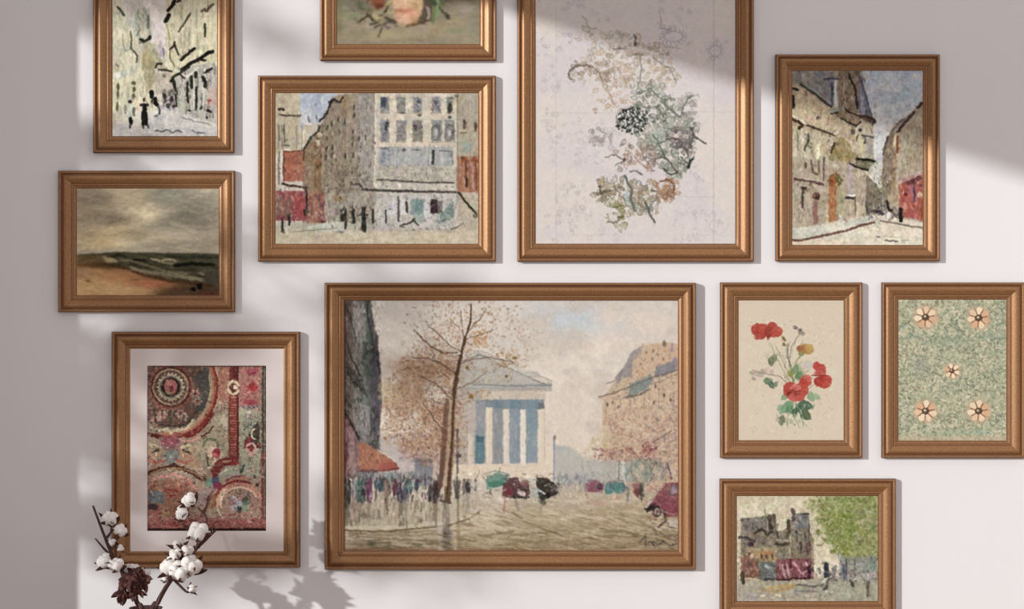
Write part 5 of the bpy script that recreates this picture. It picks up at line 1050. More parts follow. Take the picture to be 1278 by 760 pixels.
    # buds
    leaf(295, 140, 34, .5, '6a5f60', .3); leaf(320, 160, 46, .6, '857a72', .26); c.dab(*p(350, 180), 2.4, 3, .5, 'a39a88', .8); c.dab(*p(335, 160), 2, 1.6, 0, '5f5854', .8)
    # ochre flower
    c.dab(*p(365, 265), 10, 6.5, .1, 'b48c4c', .95, 1.2); c.dab(*p(385, 255), 5, 4.4, 0, 'c9a45c', .85); c.dab(*p(335, 262), 4.6, 4, .2, '9a5c48', .9); c.dab(*p(350, 275), 5, 2.4, 0, 'b07040', .8); c.dab(*p(340, 290), 4, 3, 0, '7f8a58', .8); c.dab(*p(375, 280), 5, 2, 0, 'b8a060', .7); c.stroke_field(16, (996, 430, 1014, 442), ['c4a05c', 'a3683c', 'd0b070'], (2, 4), (.8, 1.4), (0, 3), .7)
    # pink small bloom at left
    for u, v in ((80, 385), (100, 400), (150, 375), (180, 385), (85, 425), (120, 410)): c.dab(*p(u, v), 3, 2.4, r.uniform(0, 3), r.choice(['c8a49c', 'd0b4a8', 'b99a94']), .75, 1.2)
    # poppies: overlapping petals
    def poppy(u, v, R, petals, sh='7e2a22'):
        x, y = p(u, v)
        for (du, dv, rx, ry, an, cc) in petals:
            c.dab(x + du * R, y + dv * R, rx * R, ry * R, an, cc, .97, 1)
            for _ in range(int(10 * R / 6)):
                q = r.random() * .75; t = r.uniform(0, 6.28)
                xx = x + du * R + q * rx * R * math.cos(t); yy = y + dv * R + q * ry * R * math.sin(t)
                c.line([(xx, yy), (xx + (x - xx) * .25 + r.uniform(-.6, .6), yy + (y - yy) * .25)], r.uniform(.7, 1.3), r.choice(['a83a2e', 'cc6452', '93302a', 'd4756a', 'b5483a', 'c25a48']), .55)
    poppy(115, 170, 8.5, ((-.3, -.3, .95, .95, 0, 'b5483a'), (.1, .35, .85, .8, .3, 'ab3f34'), (-.35, .75, .5, .45, 0, 'b8504a'), (.5, -.5, .8, .7, .3, 'b94c3c')))
    poppy(195, 165, 8.5, ((-.3, -.5, .8, .8, .3, 'b64a3c'), (.5, .1, .75, .7, 0, 'c05a48'), (.2, .5, .9, .45, -.2, 'bb5040'), (-.9, .2, .5, .9, 0, '9c3a30'))); c.line([p(165, 180), p(160, 215)], 1.8, '8a2f28', .8)
    c.ink([p(240, 200), p(252, 215)], 3.4, '8a6a3c', .85); 
    poppy(435, 375, 7.5, ((-.4, -.6, .6, .75, 0, 'c04a44'), (.35, -.2, .85, .8, .3, 'bb443e'), (.1, .55, .9, .45, 0, 'c8605a'), (.9, .1, .35, .7, 0, 'c95c50')))
    poppy(455, 435, 9, ((.3, -.1, 1.0, .75, 0, 'b5392f'), (-.5, .1, .7, .7, 0, 'ab3830'), (.2, .55, .8, .55, .1, 'bb4436'), (.8, .0, .5, .8, 0, 'c25244'))); c.line([p(400, 405), p(470, 408)], 1.6, '8a2822', .8)
    poppy(365, 440, 8, ((0, -.1, .9, .95, 0, 'c85046'), (.3, -.6, .6, .5, 0, 'd4776a'), (-.4, .3, .7, .8, 0, 'b8433a')))
    poppy(310, 490, 12, ((-.55, -.1, .75, .85, 0, 'b8453a'), (.5, -.1, .85, .7, .1, 'c04c40'), (0, .35, .95, .75, 0, 'ba483c'), (-.2, .6, .6, .5, 0, 'c9655a'), (.45, .6, .5, .45, 0, 'c05648'), (0, -.25, .6, .4, 0, 'd2756a'))); c.stroke_field(18, (982, 487, 1000, 494), ['7c2019', '5c2018', '8f2c20'], (2, 4), (1, 1.6), (-.5, .5), .8)
    c.facet(500, (935, 395, 1042, 540), .25, (1.2, 3), (.8, 1.4), (0, 3.1), .55, .04, pick=2.5)
    c.warp(.8, 3, 5); c.sat(.9); c.blur(1); c.sharpen(.8); c.grain(.012, 3, 3, 4)
    return c
def paint_shore(box):
    c = Canvas(box, 'a39985', 1.5, 31)
    def P(L): return [(96 + a * .1763, 235 + b * .1763) for a, b in L]
    c.pgrad([(94, 233), (275, 233), (275, 320), (94, 320)], '978d7a', '9d9684', (180, 235), (180, 318), 1)
    def glow(u, v, rx, ry, cc, a, ang=0): c.dab(96 + u * .1763, 235 + v * .1763, rx * .1763, ry * .1763, ang, cc, a, min(rx, ry) * .1763 * 1.1)
    for g in ((450, 130, 260, 140, 'bfb296', .8, .3), (560, 190, 160, 70, 'c9bda0', .7), (240, 320, 240, 90, 'c0b08c', .8, -.2), (520, 330, 190, 50, 'c0b496', .7), (160, 380, 150, 50, 'bba983', .7), (330, 380, 60, 30, 'd0c4a4', .7), (640, 150, 90, 40, 'c4b9a0', .5), (800, 320, 220, 40, 'a8a090', .7), (70, 160, 80, 70, 'a5947c', .5),
              (800, 110, 200, 110, '807c72', .85), (700, 230, 240, 60, '7b776c', .8, -.25), (620, 60, 120, 60, '86887c', .7), (120, 80, 130, 60, '80796a', .6), (230, 215, 180, 40, '7f7666', .75, .05), (900, 220, 120, 60, '7d786f', .7), (400, 340, 80, 30, '92886f', .6), (80, 330, 70, 40, 'a0917a', .5), (640, 410, 300, 30, '8f8a79', .6)): glow(*g)
    c.stroke_field(500, (95, 235, 274, 316), ['b9ad92', '8c8372', 'a59a84', 'c4b898', '7c776b', '9a8f7a'], (6, 16), (1.4, 3), (-.45, .35), .22)
    c.facet(600, (95, 235, 274, 318), .10, (4, 12), (1.4, 3), (-.5, .4), .5, .01)
    # sea
    c.poly(P([(0, 470), (280, 450), (1004, 462), (1004, 700), (700, 650), (400, 560), (0, 520)]), '4c4a3c', .95, 2)
    c.stroke_field(150, (96, 318, 274, 348), ['3a3a30', '5f5c4a', '76705c', '2e2f28', '6a6854'], (5, 14), (1, 2.2), (0, .2), .6)
    c.poly(P([(0, 475), (180, 470), (260, 500), (240, 540), (0, 520)]), '736449', .8, 2); c.poly(P([(180, 480), (280, 500), (290, 525), (200, 520)]), '9f9475', .8, 2)
    for pts, w, cc, a in (([(520, 500), (600, 510), (650, 500), (700, 515)], 2.2, 'a39b80', .8), ([(580, 515), (640, 530), (690, 530)], 2, '8f876e', .75), ([(300, 500), (420, 520), (560, 560)], 2, '847c62', .7), ([(560, 570), (680, 590), (790, 605)], 2, '8a826a', .7), ([(380, 555), (500, 590), (700, 610), (880, 640)], 3.4, '857e68', .8),
                       ([(840, 520), (920, 525)], 2, '6c6a5c', .7), ([(400, 505), (480, 510)], 3, '2f2d22', .8), ([(690, 540), (800, 535), (960, 540)], 4.4, '27271e', .85), ([(620, 480), (760, 490), (1000, 485)], 3.4, '3d4037', .7), ([(240, 485), (290, 470), (340, 480)], 3, '3c3a2c', .8), ([(860, 600), (900, 610)], 2, '8c8674', .6), ([(440, 570), (620, 640), (900, 680)], 3, '4f4a3c', .6)):
        c.ink(P(pts), w, cc, a, .7, 4, 1.6)
    # beach
    c.poly(P([(0, 520), (200, 530), (420, 600), (700, 655), (1004, 680), (1004, 780), (0, 780)]), '83644a', .95, 3)
    c.poly(P([(0, 570), (160, 570), (400, 640), (700, 670), (560, 760), (0, 780)]), 'a98a66', .85, 4)
    for g in ((150, 690, 190, 60, 'b89c74', .8), (300, 620, 170, 40, 'a9805c', .7), (520, 680, 150, 30, 'a46c54', .8), (60, 600, 70, 40, 'a08468', .6), (350, 720, 160, 40, 'b69a74', .6), (850, 730, 230, 60, '58483a', .95), (700, 760, 150, 40, '5b4c3e', .8), (980, 640, 60, 80, '52504a', .7), (170, 545, 170, 16, '5c4c36', .75, .06)): glow(*g)
    c.ink(P([(160, 530), (330, 560), (460, 610), (640, 650), (800, 670), (960, 690)]), 3.6, '50402f', .7, .5, 4, 2)
    c.ink(P([(390, 565), (520, 600), (700, 625), (900, 655)]), 2, '918a72', .7, .4, 4, 1.6)
    c.dab(*P([(78, 655)])[0], 3.4, 2.4, 0, '7c6346', .75, 1.4); c.dab(*P([(865, 692)])[0], 3, 3.6, 0, '140e0c', .95, 1.2); c.dab(*P([(820, 712)])[0], 3, 2.6, 0, '1c1411', .9, 1.2); c.ink(P([(380, 645), (430, 648)]), 1.3, '77543e', .7); c.dab(*P([(940, 740)])[0], 8, 3, 0, '6c4038', .5, 3)
    c.facet(500, (95, 318, 274, 370), .14, (3, 10), (1, 2.2), (-.1, .3), .5, .015)
    c.warp(.9, 5, 3); c.grain(.025, 2.4, 2.4, 8, .01); c.blur(1); c.sat(.85); c.contrast(1.35, .5); c.gain(1.19)  # seascape pigments brightened to offset the shade this picture hangs in
    return c
def paint_sketch(box):
    c = Canvas(box, 'dfd5cf', 1.4, 41); r = c.r
    def A(u, v): return (668 + u * .2104, v * .2104)
    def B(u, v): return (668 + u * .2104, 145 + v * .2104)
    c.wash('d9ced0', .7, 50, 40, 3, .45, .65); c.wash('e3d8cb', .7, 60, 50, 5, .48, .65)
    c.stroke_field(400, (668, -60, 918, 304), ['dad2cc', 'e2dad4', 'd6cccd'], (6, 16), (1.5, 3), (0, 3.1), .3)
    def curl(x, y, s, a0, turns, w, cc, a):
        pts = []; n = 16
        for i in range(n + 1):
            t = i / n; th = a0 + turns * 6.283 * t; rr = s * (1 - .85 * t)
            pts.append((x + rr * math.cos(th), y + rr * math.sin(th)))
        c.line(pts, w, cc, a)
    def leafy(x, y, L, ang, w, cc, a, fill=None):
        dx, dy = math.cos(ang), math.sin(ang); nx, ny = -dy, dx; h = L * r.uniform(.22, .36)
        P1 = [(x, y), (x + dx * L * .3 + nx * h, y + dy * L * .3 + ny * h), (x + dx * L * .7 + nx * h * .8, y + dy * L * .7 + ny * h * .8), (x + dx * L, y + dy * L)]
        P2 = [(x, y), (x + dx * L * .3 - nx * h, y + dy * L * .3 - ny * h), (x + dx * L * .7 - nx * h * .8, y + dy * L * .7 - ny * h * .8), (x + dx * L, y + dy * L)]
        if fill: c.poly(P1 + P2[::-1][1:-1], fill, .5, 1)
        c.line(P1, w, cc, a); c.line(P2, w, cc, a); c.line([P1[0], P1[-1]], w * .8, cc, a * .7)
    def thicket(n, box_, cc, sz=(4, 10), w=(.6, 1), a=(.35, .6), fills=None, inside=None):
        x0, y0, x1, y1 = box_
        for _ in range(n):
            x = r.uniform(x0, x1); y = r.uniform(y0, y1)
            if inside and not pip(x, y, inside): continue
            k = r.choice(cc); s_ = r.uniform(*sz); al = r.uniform(*a)
            if r.random() < .6: leafy(x, y, s_, r.uniform(0, 6.28), r.uniform(*w), k, al, r.choice(fills) if fills and r.random() < .6 else None)
            else: curl(x, y, s_ * .5, r.uniform(0, 6.28), r.choice((-1, 1)) * r.uniform(.6, 1.1), r.uniform(*w), k, al)
    pale = ['b4abb0', 'bfb6b8', 'a9a2aa', 'c0b6b2']
    # faint ruled frame
    c.line([A(125, -300), A(125, 1450)], .8, 'c0b8b4', .55); c.line([A(1060, -300), A(1060, 1450)], .9, 'b0a9a6', .7)
    c.line([A(60, 665), A(500, 668)], .8, 'bbb2b0', .5); c.line([A(850, 660), A(1180, 662)], .8, 'bbb2b0', .5); c.line([B(850, 475), B(1060, 478)], .9, 'b5acaa', .5); c.line([B(120, 700), B(1180, 705)], .7, 'c4bbb8', .35)
    # faint surrounding tracery
    for bx_, n in (((672, -60, 912, 12), 70), ((720, 5, 760, 45), 14), ((822, 28, 862, 58), 20), ((880, 50, 905, 80), 12), ((672, 40, 712, 110), 34), ((676, 100, 700, 165), 22), ((684, 150, 768, 205), 50), ((690, 228, 732, 262), 26), ((684, 262, 724, 300), 26), ((730, 268, 770, 300), 16), ((838, 262, 905, 302), 34), ((820, 6, 905, 20), 12), ((735, 160, 775, 182), 14), ((850, 205, 880, 235), 8)):
        thicket(int(n * .85), bx_, pale, (4, 10), (.6, 1), (.3, .55))
    c.ink([A(275, 90), A(300, 110), A(320, 165), A(370, 170)], 1.3, '9d948c', .7, .8); c.ink([A(740, 70), A(750, 130), A(735, 165), A(800, 170)], 1.1, '9a94a0', .6, .8)
    for i in range(16): a = i / 16 * 6.28; curl(A(820, 215)[0] + 13 * math.cos(a), A(820, 215)[1] + 8 * math.sin(a), 4, a, .8, .8, 'a09ba4', .55)
    for i in range(12): a = i / 12 * 6.28; curl(A(1070, 300)[0] + 8 * math.cos(a), A(1070, 300)[1] + 8 * math.sin(a), 3, a, .8, .8, 'a59ea4', .5)
    curl(B(1075, 640)[0], B(1075, 640)[1], 15, 0, 1, .8, 'b3aab0', .5); c.dab(*A(358, 665), 1.6, 1.4, 0, '8f858a', .75)
    # upper warm part
    Pw = ['a39a84', '8f8a78', 'b09c84', 'b8a48c', '9c8878', 'c0a68a']
    thicket(46, (715, 38, 800, 75), Pw, (5, 11), (.7, 1.1), (.35, .65), ['e2d5bc', 'e6d2b8'])
    thicket(190, (745, 55, 850, 108), Pw, (4, 9), (.7, 1.1), (.4, .75), ['e3d3b4', 'e8cfb2', 'dccfb2', 'e2c6a8'], [(735, 70), (765, 55), (790, 45), (830, 62), (850, 95), (842, 108), (790, 110), (765, 122), (745, 90)])
    thicket(50, (712, 76, 760, 100), ['8c7868', '9d8a74', 'a5907c'], (4, 8), (.8, 1.2), (.4, .75), ['e8cdb0', 'e4d6be'])
    thicket(32, (745, 95, 790, 138), ['b49474', 'a88f74', 'bc9c80'], (4, 9), (.7, 1.1), (.4, .7), ['ecd0ac', 'e8c8a4'])
    for pts, w, k, a in (([(200, 430), (225, 400), (260, 385), (320, 385), (345, 400)], 2.1, '74685c', .85), ([(205, 435), (200, 455), (220, 470)], 2, '7c7468', .8), ([(345, 400), (385, 435), (400, 485)], 1.6, '8c7460', .8), ([(460, 290), (520, 288)], 1.8, '6f6e68', .8), ([(585, 200), (600, 225), (595, 265)], 1.6, '4f4b46', .8), ([(620, 320), (632, 400), (620, 480), (600, 545)], 1.5, '7c8878', .8),
                         ([(700, 340), (770, 390), (800, 400), (835, 490)], 1.5, '8b8276', .75), ([(560, 230), (600, 210)], 1.1, '8d877c', .7), ([(730, 250), (780, 275), (860, 285)], 1.2, '99918c', .6), ([(430, 540), (450, 570), (470, 620)], 1.5, 'b08c6c', .7), ([(580, 320), (640, 320)], 2.2, '8c8374', .8), ([(490, 400), (510, 440)], 1.4, '97806c', .8)): c.ink([A(*q) for q in pts], w, k, a, .5)
    c.dab(*A(597, 258), 2, 2.6, 0, '4c4743', .8); c.dab(*A(545, 420), 6, 5, 0, 'e4c8b0', .4, 4); c.dab(*A(200, 435), 1.6, 2, 0, '665c52', .7)
    # green middle, right of the seed head
    mid = ['66705f', '858a78', '54604f', '9a9a86', '77806e', '6c6a62', 'a4a190']
    GM = [(795, 112), (812, 102), (835, 118), (850, 138), (870, 150), (868, 185), (860, 208), (845, 222), (825, 208), (808, 195), (798, 175), (790, 140)]
    thicket(620, (788, 100, 872, 222), mid, (4, 10), (.7, 1.3), (.4, .85), ['d9dcc8', 'c9d2c2', 'dcd4c8', 'd2c8c0', 'e2dccb'], GM)
    c.wash('becabb', .5, 14, 12, 61, .48, .62, (800, 150, 850, 200, 12)); c.wash('c4ad a8'.replace(' ', ''), .4, 10, 8, 62, .45, .6, (832, 160, 862, 182, 6))
    thicket(60, (835, 160, 865, 190), ['6a5c5c', '7c6a6c', '5c5a52', '8b7f7c'], (4, 8), (.8, 1.3), (.5, .85), ['cdb9b8', 'd9c9c4'])
    thicket(40, (850, 118, 870, 145), ['8d8680', 'a39c94'], (3, 7), (.6, 1), (.4, .7))
    for pts, w, k, a in (([(700, 110), (740, 170), (770, 240), (790, 260)], 1.7, '4b5a4c', .85), ([(690, 190), (720, 170), (730, 110)], 2.2, '7c9484', .75), ([(920, 65), (940, 110), (975, 140), (1015, 160)], 2, '4c4a44', .92), ([(975, 140), (935, 125), (915, 180)], 1.9, '5d5a50', .88), ([(910, 300), (915, 270), (935, 250)], 2.6, '2b3a36', .95), ([(880, 260), (910, 280)], 1.6, '3f4c46', .85),
                         ([(870, 170), (900, 200), (905, 240)], 1.8, '4b4a42', .85), ([(620, 180), (650, 250), (690, 310)], 1.6, '8f6f60', .8), ([(590, 240), (640, 290), (670, 310)], 1.6, 'a07868', .75), ([(700, 260), (750, 240), (790, 260), (840, 330)], 1.8, '54504a', .85), ([(760, 310), (800, 345), (850, 330)], 2, '4f4c44', .85), ([(740, 160), (790, 130), (850, 135), (880, 165)], 1.5, '5a4f50', .8), ([(830, 140), (850, 132)], 2.6, '6c3f4c', .7), ([(760, 60), (800, 75), (840, 60), (880, 90)], 1.4, '6a6c60', .8)):
        c.ink([B(*q) for q in pts], w, k, a, .5)
    c.ink([A(740, 590), A(790, 640), A(860, 690), A(900, 590), A(930, 570)], 1.8, '5f6c5c', .8, .6); c.ink([A(600, 560), A(680, 520), A(750, 590), A(830, 660)], 1.5, '6e7a68', .8, .8); c.dab(*B(908, 296), 2, 3, .3, '22302c', .9)
    thicket(60, (772, 180, 818, 212), ['8c7468', 'a28474', '6f6560', 'b59484'], (4, 9), (.8, 1.3), (.45, .8), ['e6cbb8', 'e4d4c4'])
    thicket(18, (738, 160, 765, 180), ['8c8280', 'a59a98'], (4, 8), (.7, 1.1), (.5, .8)); c.ink([B(420, 240), B(480, 225), B(530, 260), B(480, 290)], 1.5, '6e6460', .8, .6); c.dab(*B(530, 255), 2.2, 2, 0, '603c38', .8)
    c.ink([B(560, 330), B(600, 325), B(640, 345)], 1.8, '6a6660', .8, .6); c.ink([B(340, 90), B(350, 150), B(400, 150), B(420, 100), B(380, 80)], 1.1, '968c8a', .7, .6)
    # black seed head
    c.dab(*A(575, 705), 19, 14, .25, '6d7068', .6, 5)
    for i in range(240):
        a = r.uniform(0, 6.28); q = math.sqrt(r.random()) * r.uniform(.8, 1.1); x, y = A(578, 712); ux = q * 21 * math.cos(a); uy = q * 15.5 * math.sin(a)
        x += ux * .97 - uy * .2; y += uy + ux * .12
        c.dab(x, y, r.uniform(1, 2), r.uniform(.8, 1.5), r.uniform(0, 3), r.choice(['1c1e1c', '262a28', '3c413a', '1a1a1a']), .88, .7)
    for i in range(110):
        a = r.uniform(0, 6.28); q = math.sqrt(r.random()); x, y = A(586, 712)
        c.dab(x + q * 21 * math.cos(a), y + q * 14 * math.sin(a), r.uniform(.9, 1.6), r.uniform(.7, 1.2), r.uniform(0, 3), r.choice(['e8e6dc', 'd5d8cc', 'f0ece4', 'b9c0b0']), .9, .7)
    # lower ochre leaves
    thicket(48, (745, 224, 778, 250), ['8a7c60', 'a08c68', '6c6454'], (5, 10), (.8, 1.3), (.5, .8), ['e2c898', 'dfc08c', 'e4d0a8']); thicket(40, (818, 222, 844, 248), ['9c6c48', '8b6248', 'b08460'], (5, 10), (.8, 1.3), (.5, .85), ['e0b48c', 'dcae84'])
    thicket(90, (780, 225, 822, 265), ['8a7c66', '7c8474', 'a58c68'], (5, 10), (.8, 1.3), (.45, .8), ['e6d2ac', 'dcc8a0', 'd8d8c0']); thicket(26, (757, 252, 782, 280), ['8c8656', '777448', 'a39c70'], (5, 10), (.8, 1.3), (.5, .85), ['d8d09c', 'd4cc94'])
    for pts, w, k, a in (([(535, 350), (550, 400), (575, 430), (565, 490), (590, 560)], 2.4, '56665e', .9), ([(545, 440), (540, 500), (560, 520)], 3.4, 'b3c6c0', .8), ([(380, 410), (390, 460), (420, 440), (450, 440)], 2, '55503c', .88), ([(620, 460), (610, 520), (650, 540)], 1.7, '8c7450', .8), ([(650, 500), (670, 540), (685, 590), (710, 630)], 2.1, '55544a', .92), ([(640, 560), (680, 530), (720, 490)], 1.5, '647468', .8), ([(460, 540), (520, 530)], 2.2, '6d6a34', .8),
                         ([(430, 620), (470, 635), (520, 600)], 1.8, '77745c', .8), ([(490, 595), (520, 595)], 2.4, '6a6638', .8), ([(740, 385), (790, 375), (825, 400), (820, 450)], 2, '7c4e34', .85), ([(470, 420), (520, 480), (540, 500)], 1.6, '6f7a6a', .8), ([(690, 440), (720, 445)], 2.2, '5f5a48', .8)): c.ink([B(*q) for q in pts], w, k, a, .5)
    c.facet(900, (720, 60, 870, 270), .22, (1.5, 4), (.6, 1), (0, 3.1), .5, .02)
    c.facet(1400, (700, 50, 875, 285), .1, (1.5, 4), (.6, 1.2), (0, 3.1), .6, .01, pick=3)
    c.warp(1.2, 4, 3); c.sat(.8); c.grain(.02, 3, 3, 7, .01); c.blur(1); c.sharpen(.7)
    return c
def paint_turret(box):
    c = Canvas(box, 'b4b9bf', 1.7, 12)
    k = .1434
    def P(L): return [(989 + a * k, 87 + b * k) for a, b in L]
    def Q(L): return [(989 + a * .1448, 196 + b * .1448) for a, b in L]
    # sky
    c.pgrad(P([(560, -10), (1150, -10), (1150, 760), (560, 760)]), 'adb6bf', 'c4c5c4', P([(800, 0)])[0], P([(800, 500)])[0], 1)
    c.wash('c3b8ae', .8, 14, 9, 3, .48, .64, (1072, 86, 1156, 130, 8)); c.wash('9fb0be', .8, 13, 8, 4, .42, .62, (1082, 84, 1156, 145, 8)); c.wash('cfcdc9', .7, 10, 10, 5, .5, .65, (1085, 125, 1125, 200, 6))
    c.stroke_field(110, (1075, 88, 1155, 160), ['c8c0b6', 'a9b7c2', 'b9bcc0', '9fabb8', 'c5c9ca'], (5, 12), (1.5, 3), (-.4, .3), .4)
    # left building
    body = P([(0, 90), (90, 130), (340, 320), (360, 350), (460, 330), (590, 400), (700, 480), (710, 760), (0, 760)]) + [(1094, 196), (1096, 232), (1106, 262), (1090, 285), (988, 300), (988, 100)]
    c.poly([(988, 87), (1062, 87), (1078, 110), (1090, 145), (1092, 196), (1098, 240), (1104, 268), (1040, 285), (988, 296)], 'a8987e', 1)
    c.poly(P([(0, 0), (190, 0), (330, 0), (400, 60), (350, 330), (90, 140), (0, 100)]), '84807c', .95, 2)
    c.stroke_field(130, (989, 87, 1046, 130), ['6d6a70', '9a958c', '5c5a60', 'aba396', '7c7f82', '4c4c54'], (2, 6), (1, 2), (.3, 1.3), .65)
    c.wash('6a6e7c', .6, 6, 6, 9, .5, .62, (1015, 87, 1044, 130, 3)); c.rect(1003, 88, 1016, 100, 'a29a8c', .6, 3)
    c.poly(P([(400, 0), (600, 0), (620, 100), (640, 200), (660, 400), (460, 340), (410, 320)]), '867664', .95, 1.5)
    c.stroke_field(110, (1046, 87, 1080, 145), ['5c4c40', 'a39280', '70604f', '8d8478', '3e332c', 'b5a592'], (2, 6), (1, 1.8), (1.2, 2), .7)
    c.poly(P([(575, 30), (610, 100), (690, 390), (600, 400), (570, 300), (590, 150)]), '6f7384', .95, 1); c.poly(P([(590, 200), (625, 240), (640, 390), (600, 395)]), 'a0a0aa', .8, 1.5)
    c.ink(P([(575, 20), (605, 110), (640, 220), (690, 395)]), 1.6, '4b4c56', .85, .3); c.dab(*P([(605, 110)])[0], 2.2, 2, 0, '3d3f3c', .85)
    c.ink(P([(500, 40), (520, 100), (555, 170), (560, 260), (570, 330)]), 2.4, '33271f', .85, .4); c.ink(P([(380, 100), (378, 210), (385, 320)]), 3.2, 'c3c6c4', .95, .2); c.ink(P([(345, 110), (350, 210), (350, 310)]), 2.4, '424c56', .9, .3)
    c.ink(P([(280, 85), (340, 75), (410, 80)]), 2.4, '474657', .85, .3); c.ink(P([(520, 230), (530, 260)]), 2, 'c0b4a4', .8); c.ink(P([(450, 60), (455, 200), (465, 300)]), 1.4, 'a99684', .7)
    # walls
    c.poly(P([(0, 130), (90, 150), (340, 340), (330, 540), (100, 480), (0, 420)]), 'b3a286', .95, 1); c.poly(P([(60, 150), (180, 230), (330, 350), (320, 500), (150, 450), (60, 420)]), 'bda98c', .7, 2)
    c.poly(P([(20, 490), (340, 590), (420, 600), (400, 800), (0, 800)]), 'b5ad94', .95, 1)
    c.stroke_field(170, (989, 105, 1040, 196), ['c9b99c', 'a3947a', '8f8470', 'd0c2a8', 'b8a07c', '9f9c8c'], (3, 8), (1, 2), (1.2, 1.9), .55)
    c.poly(P([(360, 360), (460, 330), (600, 410), (560, 500), (400, 420)]), '7d6c54', .9, 1); c.poly(P([(480, 360), (580, 400), (560, 480), (470, 400)]), 'a58c78', .7, 1.2)
    c.ink(P([(80, 130), (170, 190), (250, 250), (340, 325)]), 2.6, '3d3e38', .92, .3); c.ink(P([(110, 120), (200, 185), (330, 285)]), 1.5, '8c9690', .7, .3); c.ink(P([(330, 360), (400, 350), (450, 330)]), 3, '8c9389', .9, .3); c.ink(P([(340, 380), (400, 372)]), 2, '3e4038', .9, .3)
    c.ink(P([(0, 400), (60, 425), (120, 470)]), 2.6, 'd0c4ae', .85, .3); c.ink(P([(0, 430), (60, 450), (90, 480), (60, 510)]), 3.4, '43301f', .85, .5); c.ink(P([(130, 480), (220, 515), (290, 540), (370, 570)]), 2.4, '463a30', .92, .3); c.ink(P([(370, 560), (400, 540)]), 2.6, 'd3c5b4', .85)
    c.ink(P([(10, 160), (50, 175)]), 3, '2f2622', .85); c.ink(P([(10, 230), (12, 330)]), 3.6, '2c2222', .9); c.dab(*P([(222, 418)])[0], 1.7, 1.9, 0, '33302a', .95); c.dab(*P([(222, 418)])[0], 4.4, 4.4, 0, '9b8a70', .3)
    c.ink(P([(110, 180), (130, 220)]), 1.6, '6c5548', .7); c.ink(P([(320, 400), (315, 480)]), 1.5, 'a06c48', .5)
    for x in (130, 250): c.line(P([(x, 250), (x, 420)]), 1.4, '9a886c', .6)
    # turret body
    c.poly(P([(560, 470), (600, 410), (700, 450), (715, 560), (715, 760), (640, 800), (540, 700)]), 'b5ae94', .95, 1)
    c.ink(P([(590, 410), (640, 405), (690, 420), (725, 450), (700, 475)]), 3, '4c3430', .95, .3); c.poly(P([(590, 400), (680, 395), (725, 445), (700, 470), (640, 440), (600, 430)]), '55403c', .85, 1)
    c.ink(P([(460, 340), (500, 370), (590, 400)]), 2, '3c3028', .85, .4); c.ink(P([(430, 420), (500, 460), (560, 495), (600, 450)]), 2.3, '382e26', .9, .4); c.ink(P([(560, 510), (600, 470)]), 2, 'c9bcae', .8, .3)
    for u, v, rx, ry in ((530, 535, 2.6, 3), (595, 525, 2.4, 2), (635, 620, 1.4, 4), (570, 590, 1.2, 5)): c.dab(*P([(u, v)])[0], rx, ry, .2, '3b322c', .85)
    c.poly(P([(590, 600), (620, 600), (615, 690), (590, 700)]), 'c5bd92', .9, 1); c.ink(P([(610, 570), (660, 575), (710, 590)]), 2.2, '55504c', .85, .3); c.poly(P([(640, 600), (700, 600), (705, 760), (650, 760)]), '92908c', .85, 1.2)
    c.ink(P([(715, 470), (725, 600), (718, 760)]), 2, 'd6d3cb', .7, .3)
    # arch
    c.poly(P([(330, 700), (370, 640), (430, 580), (500, 640), (560, 760), (500, 800), (330, 800)]), '8c7c50', .9, 1.2); c.ink(P([(340, 720), (370, 640)]), 3, '3c3024', .85, .4); c.stroke_field(60, (1036, 165, 1068, 205), ['a3925c', '6c5b3c', 'b8a880', '5a4a44', '8d7a50', 'a99a98'], (2, 5), (1, 2), (.6, 2.4), .7)
    c.ink(P([(400, 560), (440, 570), (500, 620), (520, 660)]), 2, 'b9a58c', .8, .4); c.dab(*P([(540, 700)])[0], 2, 2.4, 0, 'c3b3b0', .8)
    c.ink(P([(150, 570), (140, 630), (110, 700)]), 2.8, '4c4c40', .85, .8); c.stroke_field(24, (1003, 166, 1014, 190), ['6c7466', '4c4c40', 'a39c80'], (2, 5), (1, 2), (1, 2.2), .7)
    c.line(P([(228, 660), (228, 760)]), 4, 'e3dab8', .9, 1); c.line(P([(270, 600), (275, 750)]), 3, 'b9a878', .7, 1.5); c.ink(P([(85, 520), (90, 640)]), 2.4, 'cfc9b8', .7); c.ink(P([(45, 540), (55, 700)]), 1.8, '77735f', .7)
    # --- lower left
    c.poly(Q([(0, 0), (640, 60), (780, 380), (740, 480), (640, 520), (0, 640)]), 'a99c88', .75, 2)
    c.stroke_field(260, (989, 196, 1080, 285), ['8f8574', 'bfb49c', '9c8c7c', 'b8a890', '7b7264', 'a8a48f', 'c3b6a8'], (3, 8), (1, 2), (1.3, 1.8), .55)
    c.ink(Q([(20, 185), (60, 195), (150, 205), (270, 235)]), 2.6, '5a4440', .88, .3); c.line(Q([(30, 170), (260, 205)]), 1.6, 'c3b39c', .7)
    for pts, w, cc in (([(120, 50), (118, 90)], 3, '4c4a3c'), ([(165, 30), (180, 130), (220, 150)], 3, '6c5a4c'), ([(230, 40), (235, 130)], 3, '6f5b50'), ([(275, 0), (272, 200)], 2, '5c5048'), ([(100, 260), (92, 340), (90, 430)], 3, '4a4038'), ([(85, 262), (120, 268)], 3, '2e2824'),
                       ([(205, 400), (205, 560)], 6.5, '8d6a60'), ([(450, 0), (460, 60)], 2, 'b5a464'), ([(640, 380), (650, 470)], 2.6, '433c36'), ([(545, 340), (545, 500)], 1.6, '6a5f4c')): c.ink(Q(pts), w, cc, .8, .4)
